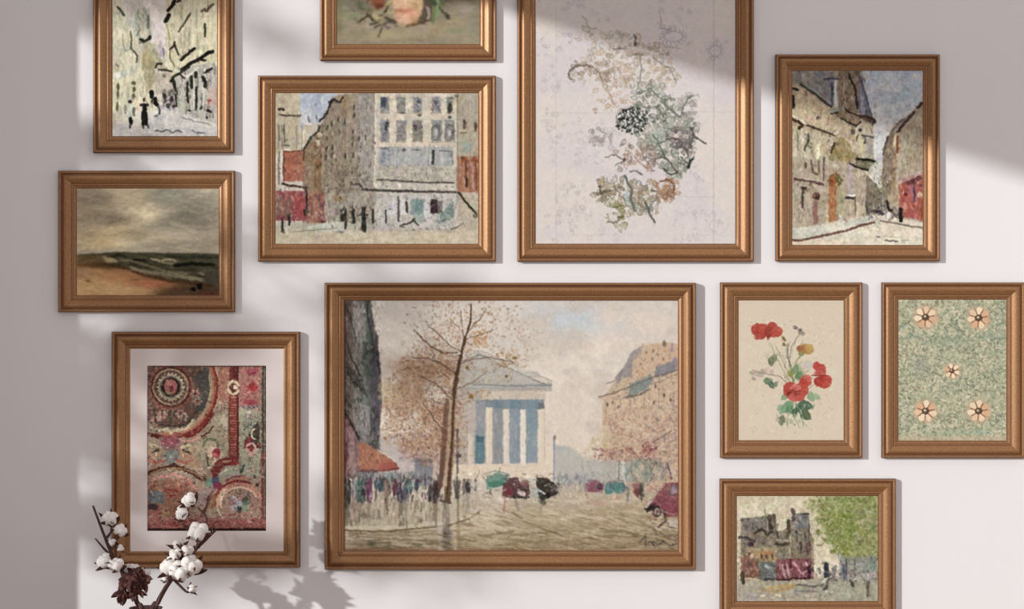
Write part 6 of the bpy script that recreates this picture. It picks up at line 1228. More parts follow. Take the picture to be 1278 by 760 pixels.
    c.dab(*Q([(210, 335)])[0], 4.8, 5, 0, '5c3434', .85); c.dab(*Q([(225, 345)])[0], 2.5, 3, 0, '33201f', .8)
    c.poly(Q([(315, 240), (390, 250), (385, 540), (320, 560)]), 'a9714a', .9, 1.2); c.stroke_field(34, (1035, 232, 1045, 276), ['b9804e', '8f5a38', 'c08c5c', '8a6a44'], (3, 8), (1, 1.8), (1.4, 1.8), .7)
    c.dab(*Q([(370, 200)])[0], 8.6, 9, 0, '6f5232', .95); c.poly(Q([(320, 190), (370, 150), (380, 260), (350, 250)]), 'a05c34', .8, 1.5); c.poly(Q([(400, 150), (445, 200), (400, 240), (380, 180)]), '55532f', .85, 1.2); c.dab(*Q([(345, 210)])[0], 2, 2.4, 0, '5c2f1c', .8)
    c.rect(*Q([(385, 250)])[0], *Q([(450, 520)])[0], 'a4a07c', .7, 2); c.rect(*Q([(475, 60)])[0], *Q([(520, 330)])[0], 'a295a0', .6, 2); c.ink(Q([(470, 325), (510, 330), (545, 325)]), 1.5, 'e6e0da', .9, .3); c.ink(Q([(470, 350), (540, 352)]), 2.6, '332e30', .88, .3)
    c.line(Q([(300, 450), (305, 560)]), 3, 'c9c39c', .7); c.line(Q([(565, 400), (555, 520)]), 4, 'cfc4a8', .7, 1.5); c.line(Q([(420, 510), (405, 570)]), 4, 'c9ccd0', .85, 1.2); c.line(Q([(500, 430), (510, 540)]), 3, 'c8b8a8', .7)
    # oriel bottom
    c.poly(Q([(540, 10), (700, 10), (720, 50), (660, 110), (560, 90)]), '6d6852', .95, 1); c.ink(Q([(560, 15), (640, 20), (710, 35)]), 3, '1f1e18', .92, .3); c.ink(Q([(500, 50), (540, 75), (600, 100), (650, 110)]), 2, '27241e', .9, .3); c.line(Q([(560, 55), (680, 60)]), 1.5, '9c9484', .8)
    # gap, far houses
    c.poly(Q([(660, 90), (790, 0), (800, 260), (760, 290), (700, 200)]), 'c0bfb2', .9, 1.5); c.dab(*Q([(710, 70)])[0], 3, 3, 0, 'a3a49a', .7)
    c.poly(Q([(640, 160), (700, 190), (740, 260), (780, 320), (770, 480), (640, 500)]), '756c5c', .95, 1.2); c.stroke_field(80, (1082, 220, 1103, 268), ['5c5448', '8c8474', '443e36', '9c8470', '6c6660'], (2, 5), (1, 1.8), (0, 3.1), .65)
    c.line(Q([(640, 130), (700, 190), (770, 260)]), 2, 'dcdacd', .85)
    # right houses
    RB = P([(790, 760), (810, 640), (850, 560), (880, 500), (960, 430), (1040, 370), (1090, 320), (1150, 280), (1150, 800), (790, 800)]) + [(1154, 290), (1100, 270), (1102, 196)]
    c.poly([(1102, 240), (1103, 185), (1108, 170), (1114, 158), (1124, 150), (1138, 140), (1146, 132), (1154, 127), (1154, 285), (1112, 275), (1104, 262)], 'a69a84', 1, 1)
    c.poly(P([(790, 760), (810, 640), (850, 560), (880, 500), (900, 560), (880, 760)]) + [(1113, 240), (1104, 262), (1101, 230)], '7a6c5c', .9, 1.5)
    c.stroke_field(200, (1102, 150, 1154, 262), ['8c7c68', 'bcb098', '70604c', 'c9bea4', '9c968a', 'a4805c', 'b1b49c'], (3, 8), (.9, 1.9), (1.2, 1.9), .6, [(1101, 250), (1104, 180), (1116, 160), (1154, 130), (1154, 262)])
    c.ink(P([(790, 740), (810, 650), (840, 580)]), 2.4, '4f463f', .8, .6); c.ink(P([(920, 540), (960, 490), (1000, 440), (1060, 370)]), 3.4, '45393a', .92, .4); c.ink(P([(1090, 330), (1130, 290)]), 3.6, '4c3427', .92, .4); c.ink(P([(870, 500), (900, 480)]), 2.6, 'c5b2a4', .8)
    c.ink(P([(870, 530), (950, 440), (980, 430)]), 2, '6c5e5c', .8, .6); c.ink(P([(900, 570), (890, 660)]), 3, 'd3bda0', .85, .4); c.ink(P([(920, 580), (915, 720)]), 3, '794b30', .85, .4); c.line([(1117, 190), (1116, 244)], 4, '8a6646', .6, 2)
    for u, v in ((1080, 500), (1040, 640), (1090, 660), (1010, 580), (1060, 740)): c.dab(*P([(u, v)])[0], 1.4, 3, 0, '7c7460', .6)
    c.stroke_field(50, (1104, 240, 1122, 270), ['b5a286', '9c8468', '6f6358', 'c3ac8c'], (2, 5), (1, 2), (1, 2), .65)
    # red shop
    c.poly(Q([(915, 225), (1000, 160), (1126, 130), (1126, 540), (930, 510)]), 'a05a4e', 1, 1); c.poly(Q([(910, 210), (1000, 150), (1110, 120), (1110, 150), (920, 235)]), 'b7a09c', .85, 1)
    c.stroke_field(80, (1122, 220, 1154, 272), ['b06252', '8c403c', 'bd7a64', '7a3438', 'a8786c', '9c5444'], (3, 7), (1, 2.2), (.8, 2), .7)
    c.poly(Q([(980, 210), (1110, 150), (1126, 180), (1060, 230), (990, 240)]), '5c3438', .85, 1.2); c.dab(*Q([(975, 320)])[0], 2.2, 2.4, 0, '5f1f24', .85); c.poly(Q([(1000, 250), (1050, 240), (1050, 320), (1010, 320)]), 'a3707c', .7, 1.2)
    c.ink(Q([(1050, 260), (1060, 340), (1050, 380)]), 3, '5c4050', .8, .5); c.dab(*Q([(1105, 240)])[0], 2.6, 2, 0, '3c1c20', .8); c.dab(*Q([(1100, 320)])[0], 3.4, 4, 0, 'c9b394', .85); c.dab(*Q([(975, 420)])[0], 2.2, 4, 0, 'cba08c', .75); c.ink(Q([(1120, 370), (1120, 520)]), 2.4, '8a4a2c', .8)
    # street
    c.poly(Q([(0, 620), (300, 580), (640, 500), (800, 500), (1126, 560), (1126, 780), (0, 780)]), 'cdc5b0', 1, 1.5)
    c.poly(Q([(0, 610), (300, 580), (420, 560), (690, 500), (700, 545), (450, 620), (200, 680), (0, 705)]), 'bdbcae', .9, 1.5)
    c.wash('dbd2bc', .7, 12, 5, 25, .45, .62, (1030, 275, 1155, 308, 3)); c.stroke_field(60, (1020, 280, 1154, 306), ['bdb8a4', 'd8cfb8', 'c8bca4', 'b5b5a4', 'd9c8b4'], (5, 12), (1, 2), (-.1, .2), .5)
    c.ink(Q([(0, 715), (90, 715), (200, 690), (330, 660), (480, 630), (600, 585), (710, 560)]), 2.8, '6b4e46', .9, .3); c.ink(Q([(760, 545), (850, 560), (920, 575), (1000, 590), (1126, 605)]), 2, '7a6e66', .85, .3); c.poly(Q([(0, 720), (200, 705), (600, 745), (600, 780), (0, 780)]), 'd3bfa8', .5, 2)
    # street life
    c.stroke_field(70, (1086, 256, 1126, 272), ['332e30', '6c5f5c', 'c8beb4', '4c4650', '8f8274', 'a39a98'], (2, 5), (1, 2.2), (.6, 2.4), .75)
    c.dab(*Q([(830, 500)])[0], 2.6, 4.4, 0, 'e2dbd4', .9); c.dab(*Q([(790, 525)])[0], 3, 1.8, 0, 'c3b2b8', .8); c.ink(Q([(935, 450), (938, 545)]), 4.6, '1d1b1e', .92, .4); c.ink(Q([(820, 380), (830, 450), (860, 460)]), 3, '2c2a2c', .8, .5); c.dab(*Q([(870, 350)])[0], 4.5, 5, 0, 'b59c7c', .7, 2); c.ink(Q([(700, 460), (760, 470), (780, 490)]), 3.4, '3c3238', .8, .6)
    c.ink(Q([(730, 685), (755, 690)]), 1.5, '6a6258', .8); c.ink(Q([(800, 715), (850, 722), (910, 720)]), 1.5, '55504a', .8, .6); c.ink(Q([(800, 685), (940, 690)]), 1, 'a09a88', .6, .5); c.ink(Q([(940, 720), (1010, 712)]), 1, '8a8478', .6)
    c.facet(1300, (989, 88, 1100, 290), .28, (1.5, 3.5), (.7, 1.4), (.4, 2.8), .65, .05); c.facet(500, (1100, 130, 1154, 280), .28, (1.5, 4), (.7, 1.5), (.8, 2.3), .6, .03)
    c.facet(1100, (989, 88, 1154, 275), .12, (1.5, 4), (.9, 1.7), (.5, 2.6), .7, .02, pick=3)
    c.stroke_field(130, (990, 130, 1095, 275), ['3a3029', '4a3c34', '2e2a28', '5c463c'], (1.5, 4), (.7, 1.2), (.9, 2.2), .75)
    c.stroke_field(170, (990, 130, 1095, 275), ['d3c6ac', 'cdc3b0', 'd9cdb8', 'c5b58e'], (1.5, 4), (.8, 1.4), (1, 2.2), .7)
    c.stroke_field(110, (1104, 175, 1152, 240), ['4a3c34', 'cfc2a8', '6a5844', 'd0c8b0'], (1.5, 4), (.8, 1.3), (1, 2.2), .7)
    c.warp(.9, 3.5, 4); c.reink(.75); c.warp(.45, 1.8, 8); c.sat(.9); c.grain(.07, 5, 6, 91, .015); c.grain(.06, 2.4, 2.6, 93, .012); c.blur(1); c.sharpen(.6); c.contrast(1.05, .5); c.gain(1.06)
    return c
def paint_village(box):
    c = Canvas(box, 'cdc3a6', 1.7, 17)
    def P(L): return [(920 + a * .1737, 619 + b * .1737) for a, b in L]
    def p(u, v): return (920 + u * .1737, 619 + v * .1737)
    def bx(a, b, d, e): x, y = p(a, b); x2, y2 = p(d, e); return (x, y, x2, y2)
    c.wash('d6ccb2', .7, 14, 10, 3, .45, .65); c.wash('c0b598', .5, 12, 9, 5, .5, .66); c.rect(*p(550, 330), *p(740, 540), 'd9cfb4', .8, 3)
    # ground
    c.poly(P([(0, 590), (540, 590), (1013, 560), (1013, 780), (0, 780)]), 'aaa28e', 1, 3)
    c.stroke_field(150, bx(20, 600, 1000, 750), ['9a978c', 'b8ae98', 'c4ad84', '8c8a80', 'a5a48c', 'bfb09c', '7e7d74'], (5, 14), (1, 2.4), (-.3, .2), .55)
    c.ink(P([(200, 670), (300, 650), (400, 640)]), 3.4, 'b99a60', .7, .6); c.ink(P([(240, 690), (360, 670), (430, 640)]), 2.6, 'b8905a', .6, .6); c.ink(P([(430, 640), (560, 650), (620, 640)]), 2.6, '66655f', .7, .6); c.ink(P([(420, 680), (600, 690)]), 2, '77756c', .6, .6)
    # buildings
    c.poly(P([(30, 160), (150, 160), (200, 140), (270, 140), (290, 250), (320, 260), (360, 230), (360, 180), (395, 175), (400, 100), (420, 100), (425, 130), (515, 128), (525, 260), (550, 300), (555, 590), (30, 610)]), '8a7f6c', 1, 1)
    c.poly(P([(40, 170), (180, 150), (220, 200), (200, 250), (130, 260), (50, 280)]), '7f7874', .9, 1.5); c.poly(P([(420, 130), (515, 130), (520, 230), (410, 240)]), '797a7c', .9, 1.2); c.poly(P([(430, 145), (470, 145), (470, 190), (430, 190)]), '9a9a9a', .7, 1.5)
    c.stroke_field(320, bx(30, 140, 550, 440), ['6c6256', 'a09480', '57504a', 'b4a88e', '7f7466', '8f8c88', '4c4440'], (1.5, 5), (.8, 1.7), (.8, 2.3), .65, P([(30, 165), (270, 145), (300, 250), (395, 180), (410, 100), (515, 130), (555, 440), (30, 440)]))
    for pts, w, cc in (([(235, 150), (245, 250)], 5.4, '5a5040'), ([(205, 100), (207, 150), (210, 200)], 1, '77746a'), ([(265, 140), (275, 200)], 3, '5f5648'), ([(402, 100), (410, 135), (405, 180)], 4, '5c5450'), ([(370, 180), (378, 260), (360, 300)], 4, '55503f'), ([(480, 130), (515, 130)], 2.4, '4e4a48'),
                       ([(130, 270), (180, 240), (220, 280), (260, 260)], 3, '4d463c'), ([(20, 300), (70, 300), (130, 330)], 3, '554c50'), ([(285, 260), (300, 300)], 3, '5c5344'), ([(280, 345), (330, 355), (375, 345)], 3, '4c4a3a'), ([(90, 350), (110, 350)], 5, '4a3c46'), ([(385, 290), (383, 430)], 1.5, 'b0a68c'), ([(220, 180), (222, 240)], 1.6, 'b0ab98'),
                       ([(430, 250), (432, 330)], 2, '4c4644'), ([(460, 330), (462, 400)], 2.4, '5c4a48'), ([(490, 260), (492, 320)], 2, '524c4a'), ([(515, 200), (522, 400)], 1.8, '60584e'), ([(290, 320), (370, 325)], 1.6, 'a7a188'), ([(540, 310), (548, 500)], 2, 'a48c74'), ([(505, 350), (508, 420)], 2, '6a504c')): c.ink(P(pts), w, cc, .85, .5)
    c.poly(P([(110, 370), (290, 370), (280, 500), (110, 500)]), 'ab9870', .8, 1.5); c.stroke_field(60, bx(60, 380, 280, 480), ['c3b088', 'b48a58', '7c6848', 'd2c3a0', '9f8a68', 'a87a50'], (2, 5), (1, 2), (.4, 2.4), .7)
    c.ink(P([(160, 405), (260, 408)]), 2, 'b87a48', .8); 
    for u in (180, 218, 255): c.dab(*p(u, 435), 1.4, 3.4, 0, '5e4030', .85)
    c.poly(P([(30, 430), (110, 440), (160, 480), (160, 590), (30, 600)]), '865f52', .9, 1.5); c.stroke_field(70, bx(30, 410, 170, 600), ['7c4a40', 'a47a64', '5c3c34', 'b59a80', '94625a', '6c5c50'], (2, 6), (1, 2), (1, 2.2), .7); c.dab(*p(110, 430), 2.4, 3, 0, 'cfc4a4', .8)
    c.poly(P([(160, 480), (280, 470), (280, 600), (170, 600)]), '6c7470', .9, 1.5); c.stroke_field(60, bx(160, 480, 280, 610), ['54666a', '8c9a90', '4a5250', '9aa69c', '5c5660', '8a8688'], (2, 5), (1, 2), (0, 3.1), .7); c.dab(*p(222, 510), 2.6, 3, 0, 'b0beb4', .85)
    c.poly(P([(280, 460), (530, 450), (550, 590), (285, 605)]), '8b565a', .95, 1.2); c.stroke_field(130, bx(285, 455, 550, 600), ['a46a70', '6a3840', 'b88a8c', '7c4448', 'c49aa0', '5c3438', '94605c'], (2.5, 7), (1, 2), (.7, 2.1), .7)
    for pts, cc in (([(330, 500), (345, 580)], 'c49ca2'), ([(360, 490), (372, 570)], 'c29aa0'), ([(400, 480), (440, 520), (470, 560)], 'c38a98'), ([(410, 480), (425, 500)], 'd0aaa8'), ([(495, 480), (510, 500)], 'cbb0b4'), ([(470, 560), (500, 540)], 'bc8c9c')): c.ink(P(pts), 2.2, cc, .8, .5)
    c.ink(P([(290, 600), (380, 602), (400, 590), (520, 595)]), 2.2, '45282a', .85, .4); c.ink(P([(390, 460), (385, 520)]), 2.6, '6c2c34', .8); c.ink(P([(518, 500), (520, 590)]), 3.4, '49303a', .85); c.ink(P([(535, 520), (550, 540)]), 3, '4d4450', .8)
    c.ink(P([(40, 560), (45, 620)]), 5, '4c4434', .8, .8); c.ink(P([(60, 595), (100, 598), (170, 605)]), 2, 'c0b08c', .8); c.ink(P([(200, 600), (270, 603)]), 2.2, '4c4c4a', .8, .6)
    # big green tree
    T = P([(500, 30), (560, 0), (1013, 0), (1013, 440), (900, 470), (780, 470), (740, 420), (680, 360), (610, 250), (560, 170), (600, 100)])
    c.poly(P([(600, 30), (700, 0), (1013, 0), (1013, 430), (880, 460), (760, 450), (690, 350), (620, 250), (600, 150)]), '8c9458', .85, 4)
    c.stroke_field(1100, bx(540, 0, 1013, 475), ['7f8b40', '9aa35c', '6c7838', 'aab06c', 'b7bb84', '8c9a4a', '97996c', '5f6a34'], (1.5, 4.5), (1, 2.2), (0, 3.1), .6, T)
    c.stroke_field(90, bx(700, 120, 850, 400), ['74882c', '86983c', '6b8030'], (2, 5), (1.4, 2.6), (0, 3.1), .6)
    c.stroke_field(120, bx(850, 90, 1013, 420), ['8c8c6a', 'aaa684', '75784c', 'b8b494'], (2, 5), (1.2, 2.4), (0, 3.1), .55)
    c.stroke_field(60, bx(500, 20, 620, 110), ['8f9060', 'a5a474', '7c7c50', 'b8b288'], (1.5, 4), (1, 2), (0, 3.1), .75); c.stroke_field(60, bx(540, 240, 740, 420), ['b9b08c', 'a59f74', '8f9466', 'c4bc98'], (2, 4), (1, 1.8), (0, 3.1), .7)
    c.dab(*p(552, 45), 3, 2, 0, '7c7a50', .85); c.ink(P([(570, 350), (600, 360), (640, 330), (610, 300)]), 1.6, '9c946c', .7, .6)
    for u, v, rr_ in ((520, 60, 26), (560, 40, 34), (590, 110, 30), (600, 170, 26), (640, 230, 34), (585, 260, 14), (690, 300, 34), (650, 330, 18), (720, 380, 30), (690, 400, 16), (760, 430, 34), (850, 450, 40), (960, 440, 40)):
        x, y = p(u, v)
        for _ in range(26):
            a_ = c.r.uniform(0, 6.28); q_ = c.r.random() ** .5 * rr_ * .1737 * 1.3
            c.dab(x + q_ * math.cos(a_), y + q_ * math.sin(a_), c.r.uniform(.8, 1.7), c.r.uniform(.6, 1.1), a_, c.r.choice(['7c8448', '8f9658', '6a723a', 'a3a670', 'b5b486']), .75)
    # market crowd
    c.rect(*p(740, 440), *p(1013, 600), '8f918a', .75, 3)
    c.stroke_field(150, bx(730, 440, 1013, 600), ['7c8088', 'a8a594', '5f636c', '97a08c', '6b7a74', 'b4ac9c', '504f58'], (3, 8), (1, 2), (1.2, 2), .65)
    c.rect(*p(920, 450), *p(1000, 540), '7c8f7e', .7, 2); c.ink(P([(785, 460), (790, 600)]), 2, '5c5e5c', .8, .4); c.ink(P([(845, 460), (850, 560)]), 1.8, '6f6b66', .8, .4); c.ink(P([(765, 500), (775, 600)]), 4.6, '585c6c', .8, .6)
    c.ink(P([(640, 500), (645, 580)]), 6, '3b3c4c', .9, .6); c.dab(*p(640, 495), 2.4, 3.2, 0, '55555c', .9); c.ink(P([(590, 520), (595, 560)]), 3, '6c6c74', .8); c.ink(P([(705, 510), (690, 590)]), 5, '85807c', .8, .8); c.dab(*p(650, 560), 5, 4, 0, '343444', .8)
    c.ink(P([(570, 545), (740, 550)]), 1.6, 'b0a898', .6)
    c.stroke_field(90, bx(780, 550, 1000, 620), ['d2cbc0', '6a5f60', 'b8aca4', '8c6c68', '4c484c', 'c9c4b8', 'a38880'], (2, 5), (1, 2), (0, 3.1), .75); c.rect(*p(900, 555), *p(1000, 585), 'c4b9b0', .7, 1.5)
    c.poly(P([(600, 600), (1013, 600), (1013, 740), (560, 740)]), '9fa28c', .6, 4)
    c.ink(P([(700, 580), (660, 600), (650, 640), (630, 670)]), 2.6, '6a6460', .8, .6); c.dab(*p(635, 668), 3, 2.4, 0, '4c4844', .85); c.ink(P([(620, 620), (650, 590)]), 2.4, 'd8d4c4', .85); c.ink(P([(690, 600), (720, 610)]), 2.6, '7c6c68', .8); c.ink(P([(815, 600), (835, 650)]), 2.8, '5c5654', .8, .5); c.ink(P([(940, 620), (940, 710)]), 4, '6c6458', .8, .6)
    c.stroke_field(50, bx(560, 680, 680, 740), ['c8c4b0', '6f6f60', 'a8a690', '8c8a78'], (2, 4), (1, 2), (0, 3.1), .7); c.ink(P([(170, 720), (200, 715)]), 2, 'ddd2bc', .9); c.ink(P([(280, 710), (310, 715)]), 3, 'd8c49c', .9); c.rect(*p(20, 700), *p(150, 760), 'b5aba8', .5, 3)
    c.facet(600, (920, 640, 1018, 730), .3, (1.3, 3), (.7, 1.3), (0, 3.1), .65, .05)
    c.facet(700, None, .15, (1.5, 4), (.8, 1.6), (0, 3.1), .55, .02)
    c.facet(1100, (920, 625, 1096, 751), .14, (1.2, 3.2), (.8, 1.5), (0, 3.1), .7, .02, pick=4)
    c.stroke_field(150, bx(30, 160, 560, 600), ['3c332e', '4c4038', '5c4a44', 'b9ab90', 'c6bba0'], (1, 3), (.7, 1.2), (0, 3.1), .7)
    c.stroke_field(240, bx(560, 0, 1013, 470), ['4f5a2c', '5f6634', 'b9b58a', '6c7040', 'c5c09c'], (1.2, 3), (.8, 1.5), (0, 3.1), .65, T)
    c.stroke_field(160, bx(560, 470, 1013, 640), ['3c3c44', '56525a', 'c9c3b4', '7c7064', 'b5b0a4'], (1.2, 3), (.7, 1.3), (0, 3.1), .7)
    c.warp(1.0, 3.5, 4); c.reink(.7); c.warp(.5, 1.8, 8); c.sat(.8); c.grain(.07, 5, 5, 91, .015); c.grain(.06, 2.4, 2.6, 93, .012); c.blur(1); c.sharpen(.6); c.contrast(1.15, .55); c.gain(1.0)
    return c
LAB = {
 'alley': ('ink and wash picture of a narrow alley with two walking figures, in a bronze frame', 'painting'),
 'bouquet': ('oil painting of a pale pink rose on grey green ground, in a bronze frame', 'painting'),
 'sketch': ('tall pale botanical pencil sketch with a black seed head, in a bronze frame', 'sketch'),
 'corner': ('watercolour of a white corner building with red shop fronts at left, in a bronze frame', 'painting'),
 'turret': ('upright street painting with a blue roofed turret against blue sky, in a bronze frame', 'painting'),
 'shore': ('small dark seascape with stormy clouds over a beach, in a bronze frame', 'painting'),
 'paisley': ('red and green paisley textile print in a pale mat, framed behind the cotton stems', 'print'),
 'avenue': ('largest picture, a rainy boulevard with bare tree and columned temple, in a bronze frame', 'painting'),
 'poppies': ('print of red poppies in a bunch on cream paper, in a bronze frame', 'print'),
 'foliage': ('green leafy pattern print with five peach blossoms, framed at the right edge', 'print'),
 'village': ('painting of old houses beside a big green tree, in a bronze frame', 'painting'),
}
NAMES = {'sketch': 'framed_sketch', 'paisley': 'framed_print', 'poppies': 'framed_print', 'foliage': 'framed_print'}
ARTN = {'sketch': 'drawing', 'paisley': 'textile_print', 'poppies': 'flower_print', 'foliage': 'pattern_print'}
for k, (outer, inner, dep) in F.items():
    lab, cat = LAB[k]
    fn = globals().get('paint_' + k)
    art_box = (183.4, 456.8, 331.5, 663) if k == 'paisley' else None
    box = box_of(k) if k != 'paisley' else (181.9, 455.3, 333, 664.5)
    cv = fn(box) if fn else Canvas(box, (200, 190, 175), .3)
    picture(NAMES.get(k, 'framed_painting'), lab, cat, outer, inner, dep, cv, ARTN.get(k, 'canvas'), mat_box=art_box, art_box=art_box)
# ---------------------------------------------------------------- cotton branches in a vase
rnd = random.Random(5)
def icos(bm, c, rx, ry, rz, rot=None, sub=3, lump=0.0, seed=0):
    ret = bmesh.ops.create_icosphere(bm, subdivisions=sub, radius=1.0)
    r = random.Random(seed); ph = [r.uniform(0, 6.28) for _ in range(6)]
    R = rot or Matrix.Identity(3)
    for v in ret['verts']:
        n = v.co.normalized()
        d = 1 + lump * (math.sin(5 * n.x + ph[0]) * math.sin(6 * n.y + ph[1]) + .6 * math.sin(11 * n.z + ph[2]) * math.sin(10 * n.x + ph[3]))
        v.co = Vector(c) + R @ Vector((n.x * rx * d, n.y * ry * d, n.z * rz * d))

def bract(bm, c, d, length, width, curl, roll=0):
    """one dry pointed husk leaf growing from c along d"""
    d = d.normalized(); side = d.cross(Vector((.2, 1, .1))).normalized(); nrm = side.cross(d).normalized()
    side = (Matrix.Rotation(roll, 3, d) @ side); nrm = side.cross(d).normalized()
    prev = None; n = 6
    for i in range(n + 1):
        t = i / n
        w = width * math.sin(math.pi * min(1, .18 + t * .82)) ** .8 * (1 - t * .15)
        p = c + d * length * t + nrm * curl * length * t * t
        row = [bm.verts.new(p - side * w + nrm * w * .45), bm.verts.new(p), bm.verts.new(p + side * w + nrm * w * .45)]
        back = [bm.verts.new(q.co - nrm * .0008) for q in row]
        if prev:
            a, b2 = prev
            for k in range(2):
                bm.faces.new((a[k], a[k + 1], row[k + 1], row[k])); bm.faces.new((b2[k], back[k], back[k + 1], b2[k + 1]))
            bm.faces.new((a[0], row[0], back[0], b2[0])); bm.faces.new((a[2], b2[2], back[2], row[2]))
        prev = (row, back)

def boll(parent, centre, r, up, n_lobes=4, husk=5, seed=0, open_=1.0):
    """cotton boll: husk with the white tufts as its children's neighbours"""
    R = random.Random(seed)
    up = Vector(up).normalized()
    q = Vector((0, 0, 1)).rotation_difference(up).to_matrix()
    bm = bmesh.new()
    for k in range(husk):
        a = 2 * math.pi * k / husk + R.uniform(-.2, .2)
        d = q @ Vector((math.cos(a) * .9, math.sin(a) * .9, .75))
        bract(bm, centre - up * r * .72 + q @ Vector((math.cos(a), math.sin(a), 0)) * r * .3, d, r * 1.75, r * .30, -.34 * open_, R.uniform(-.3, .3))
    icos(bm, centre - up * r * .8, r * .3, r * .3, r * .3, sub=2)
    h = from_bm('husk', bm, M['husk'], parent, smooth=True)
    bm = bmesh.new()
    for k in range(n_lobes):
        a = 2 * math.pi * k / n_lobes + .5 + R.uniform(-.25, .25)
        o = q @ Vector((math.cos(a) * r * .47, math.sin(a) * r * .47, r * R.uniform(-.05, .1)))
        icos(bm, centre + o, r * .54, r * .54, r * .72, q, 3, .08, seed * 7 + k)
    icos(bm, centre + up * r * .12, r * .42, r * .42, r * .42, q, 3, .1, seed + 99)
    from_bm('cotton_tuft', bm, M['cotton'], h, smooth=True)

DV = .225
vase_x, vase_z = at(182, 758.5, DV).x, at(182, 758.5, DV).z
SB = .42                                   # sideboard top
root = empty('vase', (vase_x, -DV, SB + .0005), 'dark brown ceramic vase holding the cotton stems', 'vase')
prof = [(.0, 0), (.05, 0), (.058, .01), (.078, .07), (.086, .13), (.078, .19), (.052, .245), (.036, .275), (.034, vase_z - SB - .008), (.040, vase_z - SB),
        (.036, vase_z - SB - .003), (.030, vase_z - SB - .02), (.030, .28), (.07, .15), (.045, .02), (0, .015)]
bm = bmesh.new(); seg = 40; rings = []
for (r, z) in prof:
    rings.append([bm.verts.new((max(r, .0004) * math.cos(2 * math.pi * k / seg), max(r, .0004) * math.sin(2 * math.pi * k / seg), z)) for k in range(seg)])
for i in range(len(rings) - 1):
    for k in range(seg): bm.faces.new((rings[i][k], rings[i][(k + 1) % seg], rings[i + 1][(k + 1) % seg], rings[i + 1][k]))
from_bm('body', bm, M['glaze'], root, smooth=True)

# low sideboard below the picture, carries the vase
sb = empty('sideboard', (-.55, -.225, 0), 'low walnut sideboard against the wall carrying the vase', 'sideboard')
bm = bmesh.new(); add_box(bm, -.6, .9, -.19, .195, .1, SB - .0); from_bm('cabinet_body', bm, M['wood'], sb)
for sx in (-.55, .85):
    for sy in (-.16, .16):
        bm = bmesh.new(); add_tube(bm, [(sx, sy, 0.0), (sx, sy, .1)], [.012, .018], 14); from_bm('leg', bm, M['wood'], sb, True)
for k in range(3):
    bm = bmesh.new(); add_box(bm, -.59 + k * .497, -.103 + k * .497, -.208, -.1905, .115, SB - .02)
    d = from_bm('door', bm, M['wood'], sb)
    bm = bmesh.new(); add_tube(bm, [(-.15 + k * .497, -.2082, .27), (-.15 + k * .497, -.228, .27)], .009, 12); from_bm('knob', bm, M['glaze'], d, smooth=True)

def branch(label, stem_pts, twigs, bolls, off=0):
    b0 = Vector((vase_x + off, -DV + off * .5, SB + .03))
    rt = empty('cotton_branch', b0, label, 'cotton branch', 'cotton branches in the vase')
    P = [b0] + [at(x, y, d) for (x, y, d) in stem_pts]
    P = [p - b0 for p in smooth_path(P, 6)]
    n = len(P)
    bm = bmesh.new(); add_tube(bm, P, [.0072 - .0048 * i / n for i in range(n)], 10)
    st = from_bm('stem', bm, M['stem'], rt, True)
    for tw in twigs:
        T = [p - b0 for p in smooth_path([at(*p) for p in tw], 5)]
        bm = bmesh.new(); add_tube(bm, T, [.0038 - .0022 * i / len(T) for i in range(len(T))], 8)
        from_bm('twig', bm, M['stem'], rt, True)
    for i, (x, y, d, r, ux, uy, uz, nl) in enumerate(bolls):
        boll(rt, at(x, y, d) - b0, r * PX * 1.12, (ux, uy, uz), nl, 5, seed=i * 13 + int(x))
    return rt

d = DV
left = branch('left cotton branch in the vase, leaning left with dark husks turned outward',
    [(178, 775, d), (171, 752, d - .005), (162, 730, d), (148, 706, d), (138, 688, d), (128, 663, d), (116, 631, d)],
    [[(141, 695, d), (131, 686, d), (119, 672, d)], [(138, 688, d), (143, 680, d + .01), (146, 676, d + .012)], [(132, 672, d), (138, 665, d + .012), (139, 658, d + .012)],
     [(136, 684, d), (146, 673, d + .01), (152, 664, d + .01)], [(160, 725, d), (168, 716, d - .015), (172, 712, d - .02)]],
    [(137, 647, d + .012, 9, -.1, -.3, 1, 4), (150, 662, d + .02, 7.5, .5, -.3, .8, 4), (140, 677, d + .02, 4.5, -.2, -.5, 1, 3), (150, 684, d + .015, 4.2, .8, -.4, .6, 3),
     (131, 700, d + .015, 9, -.8, -.2, .8, 4), (145, 705, d + .024, 8.5, .1, -.5, 1, 4), (164, 712, d - .02, 9.5, .05, .3, 1, 4), (178, 716, d - .02, 8, .6, .2, 1, 3)], -.012)
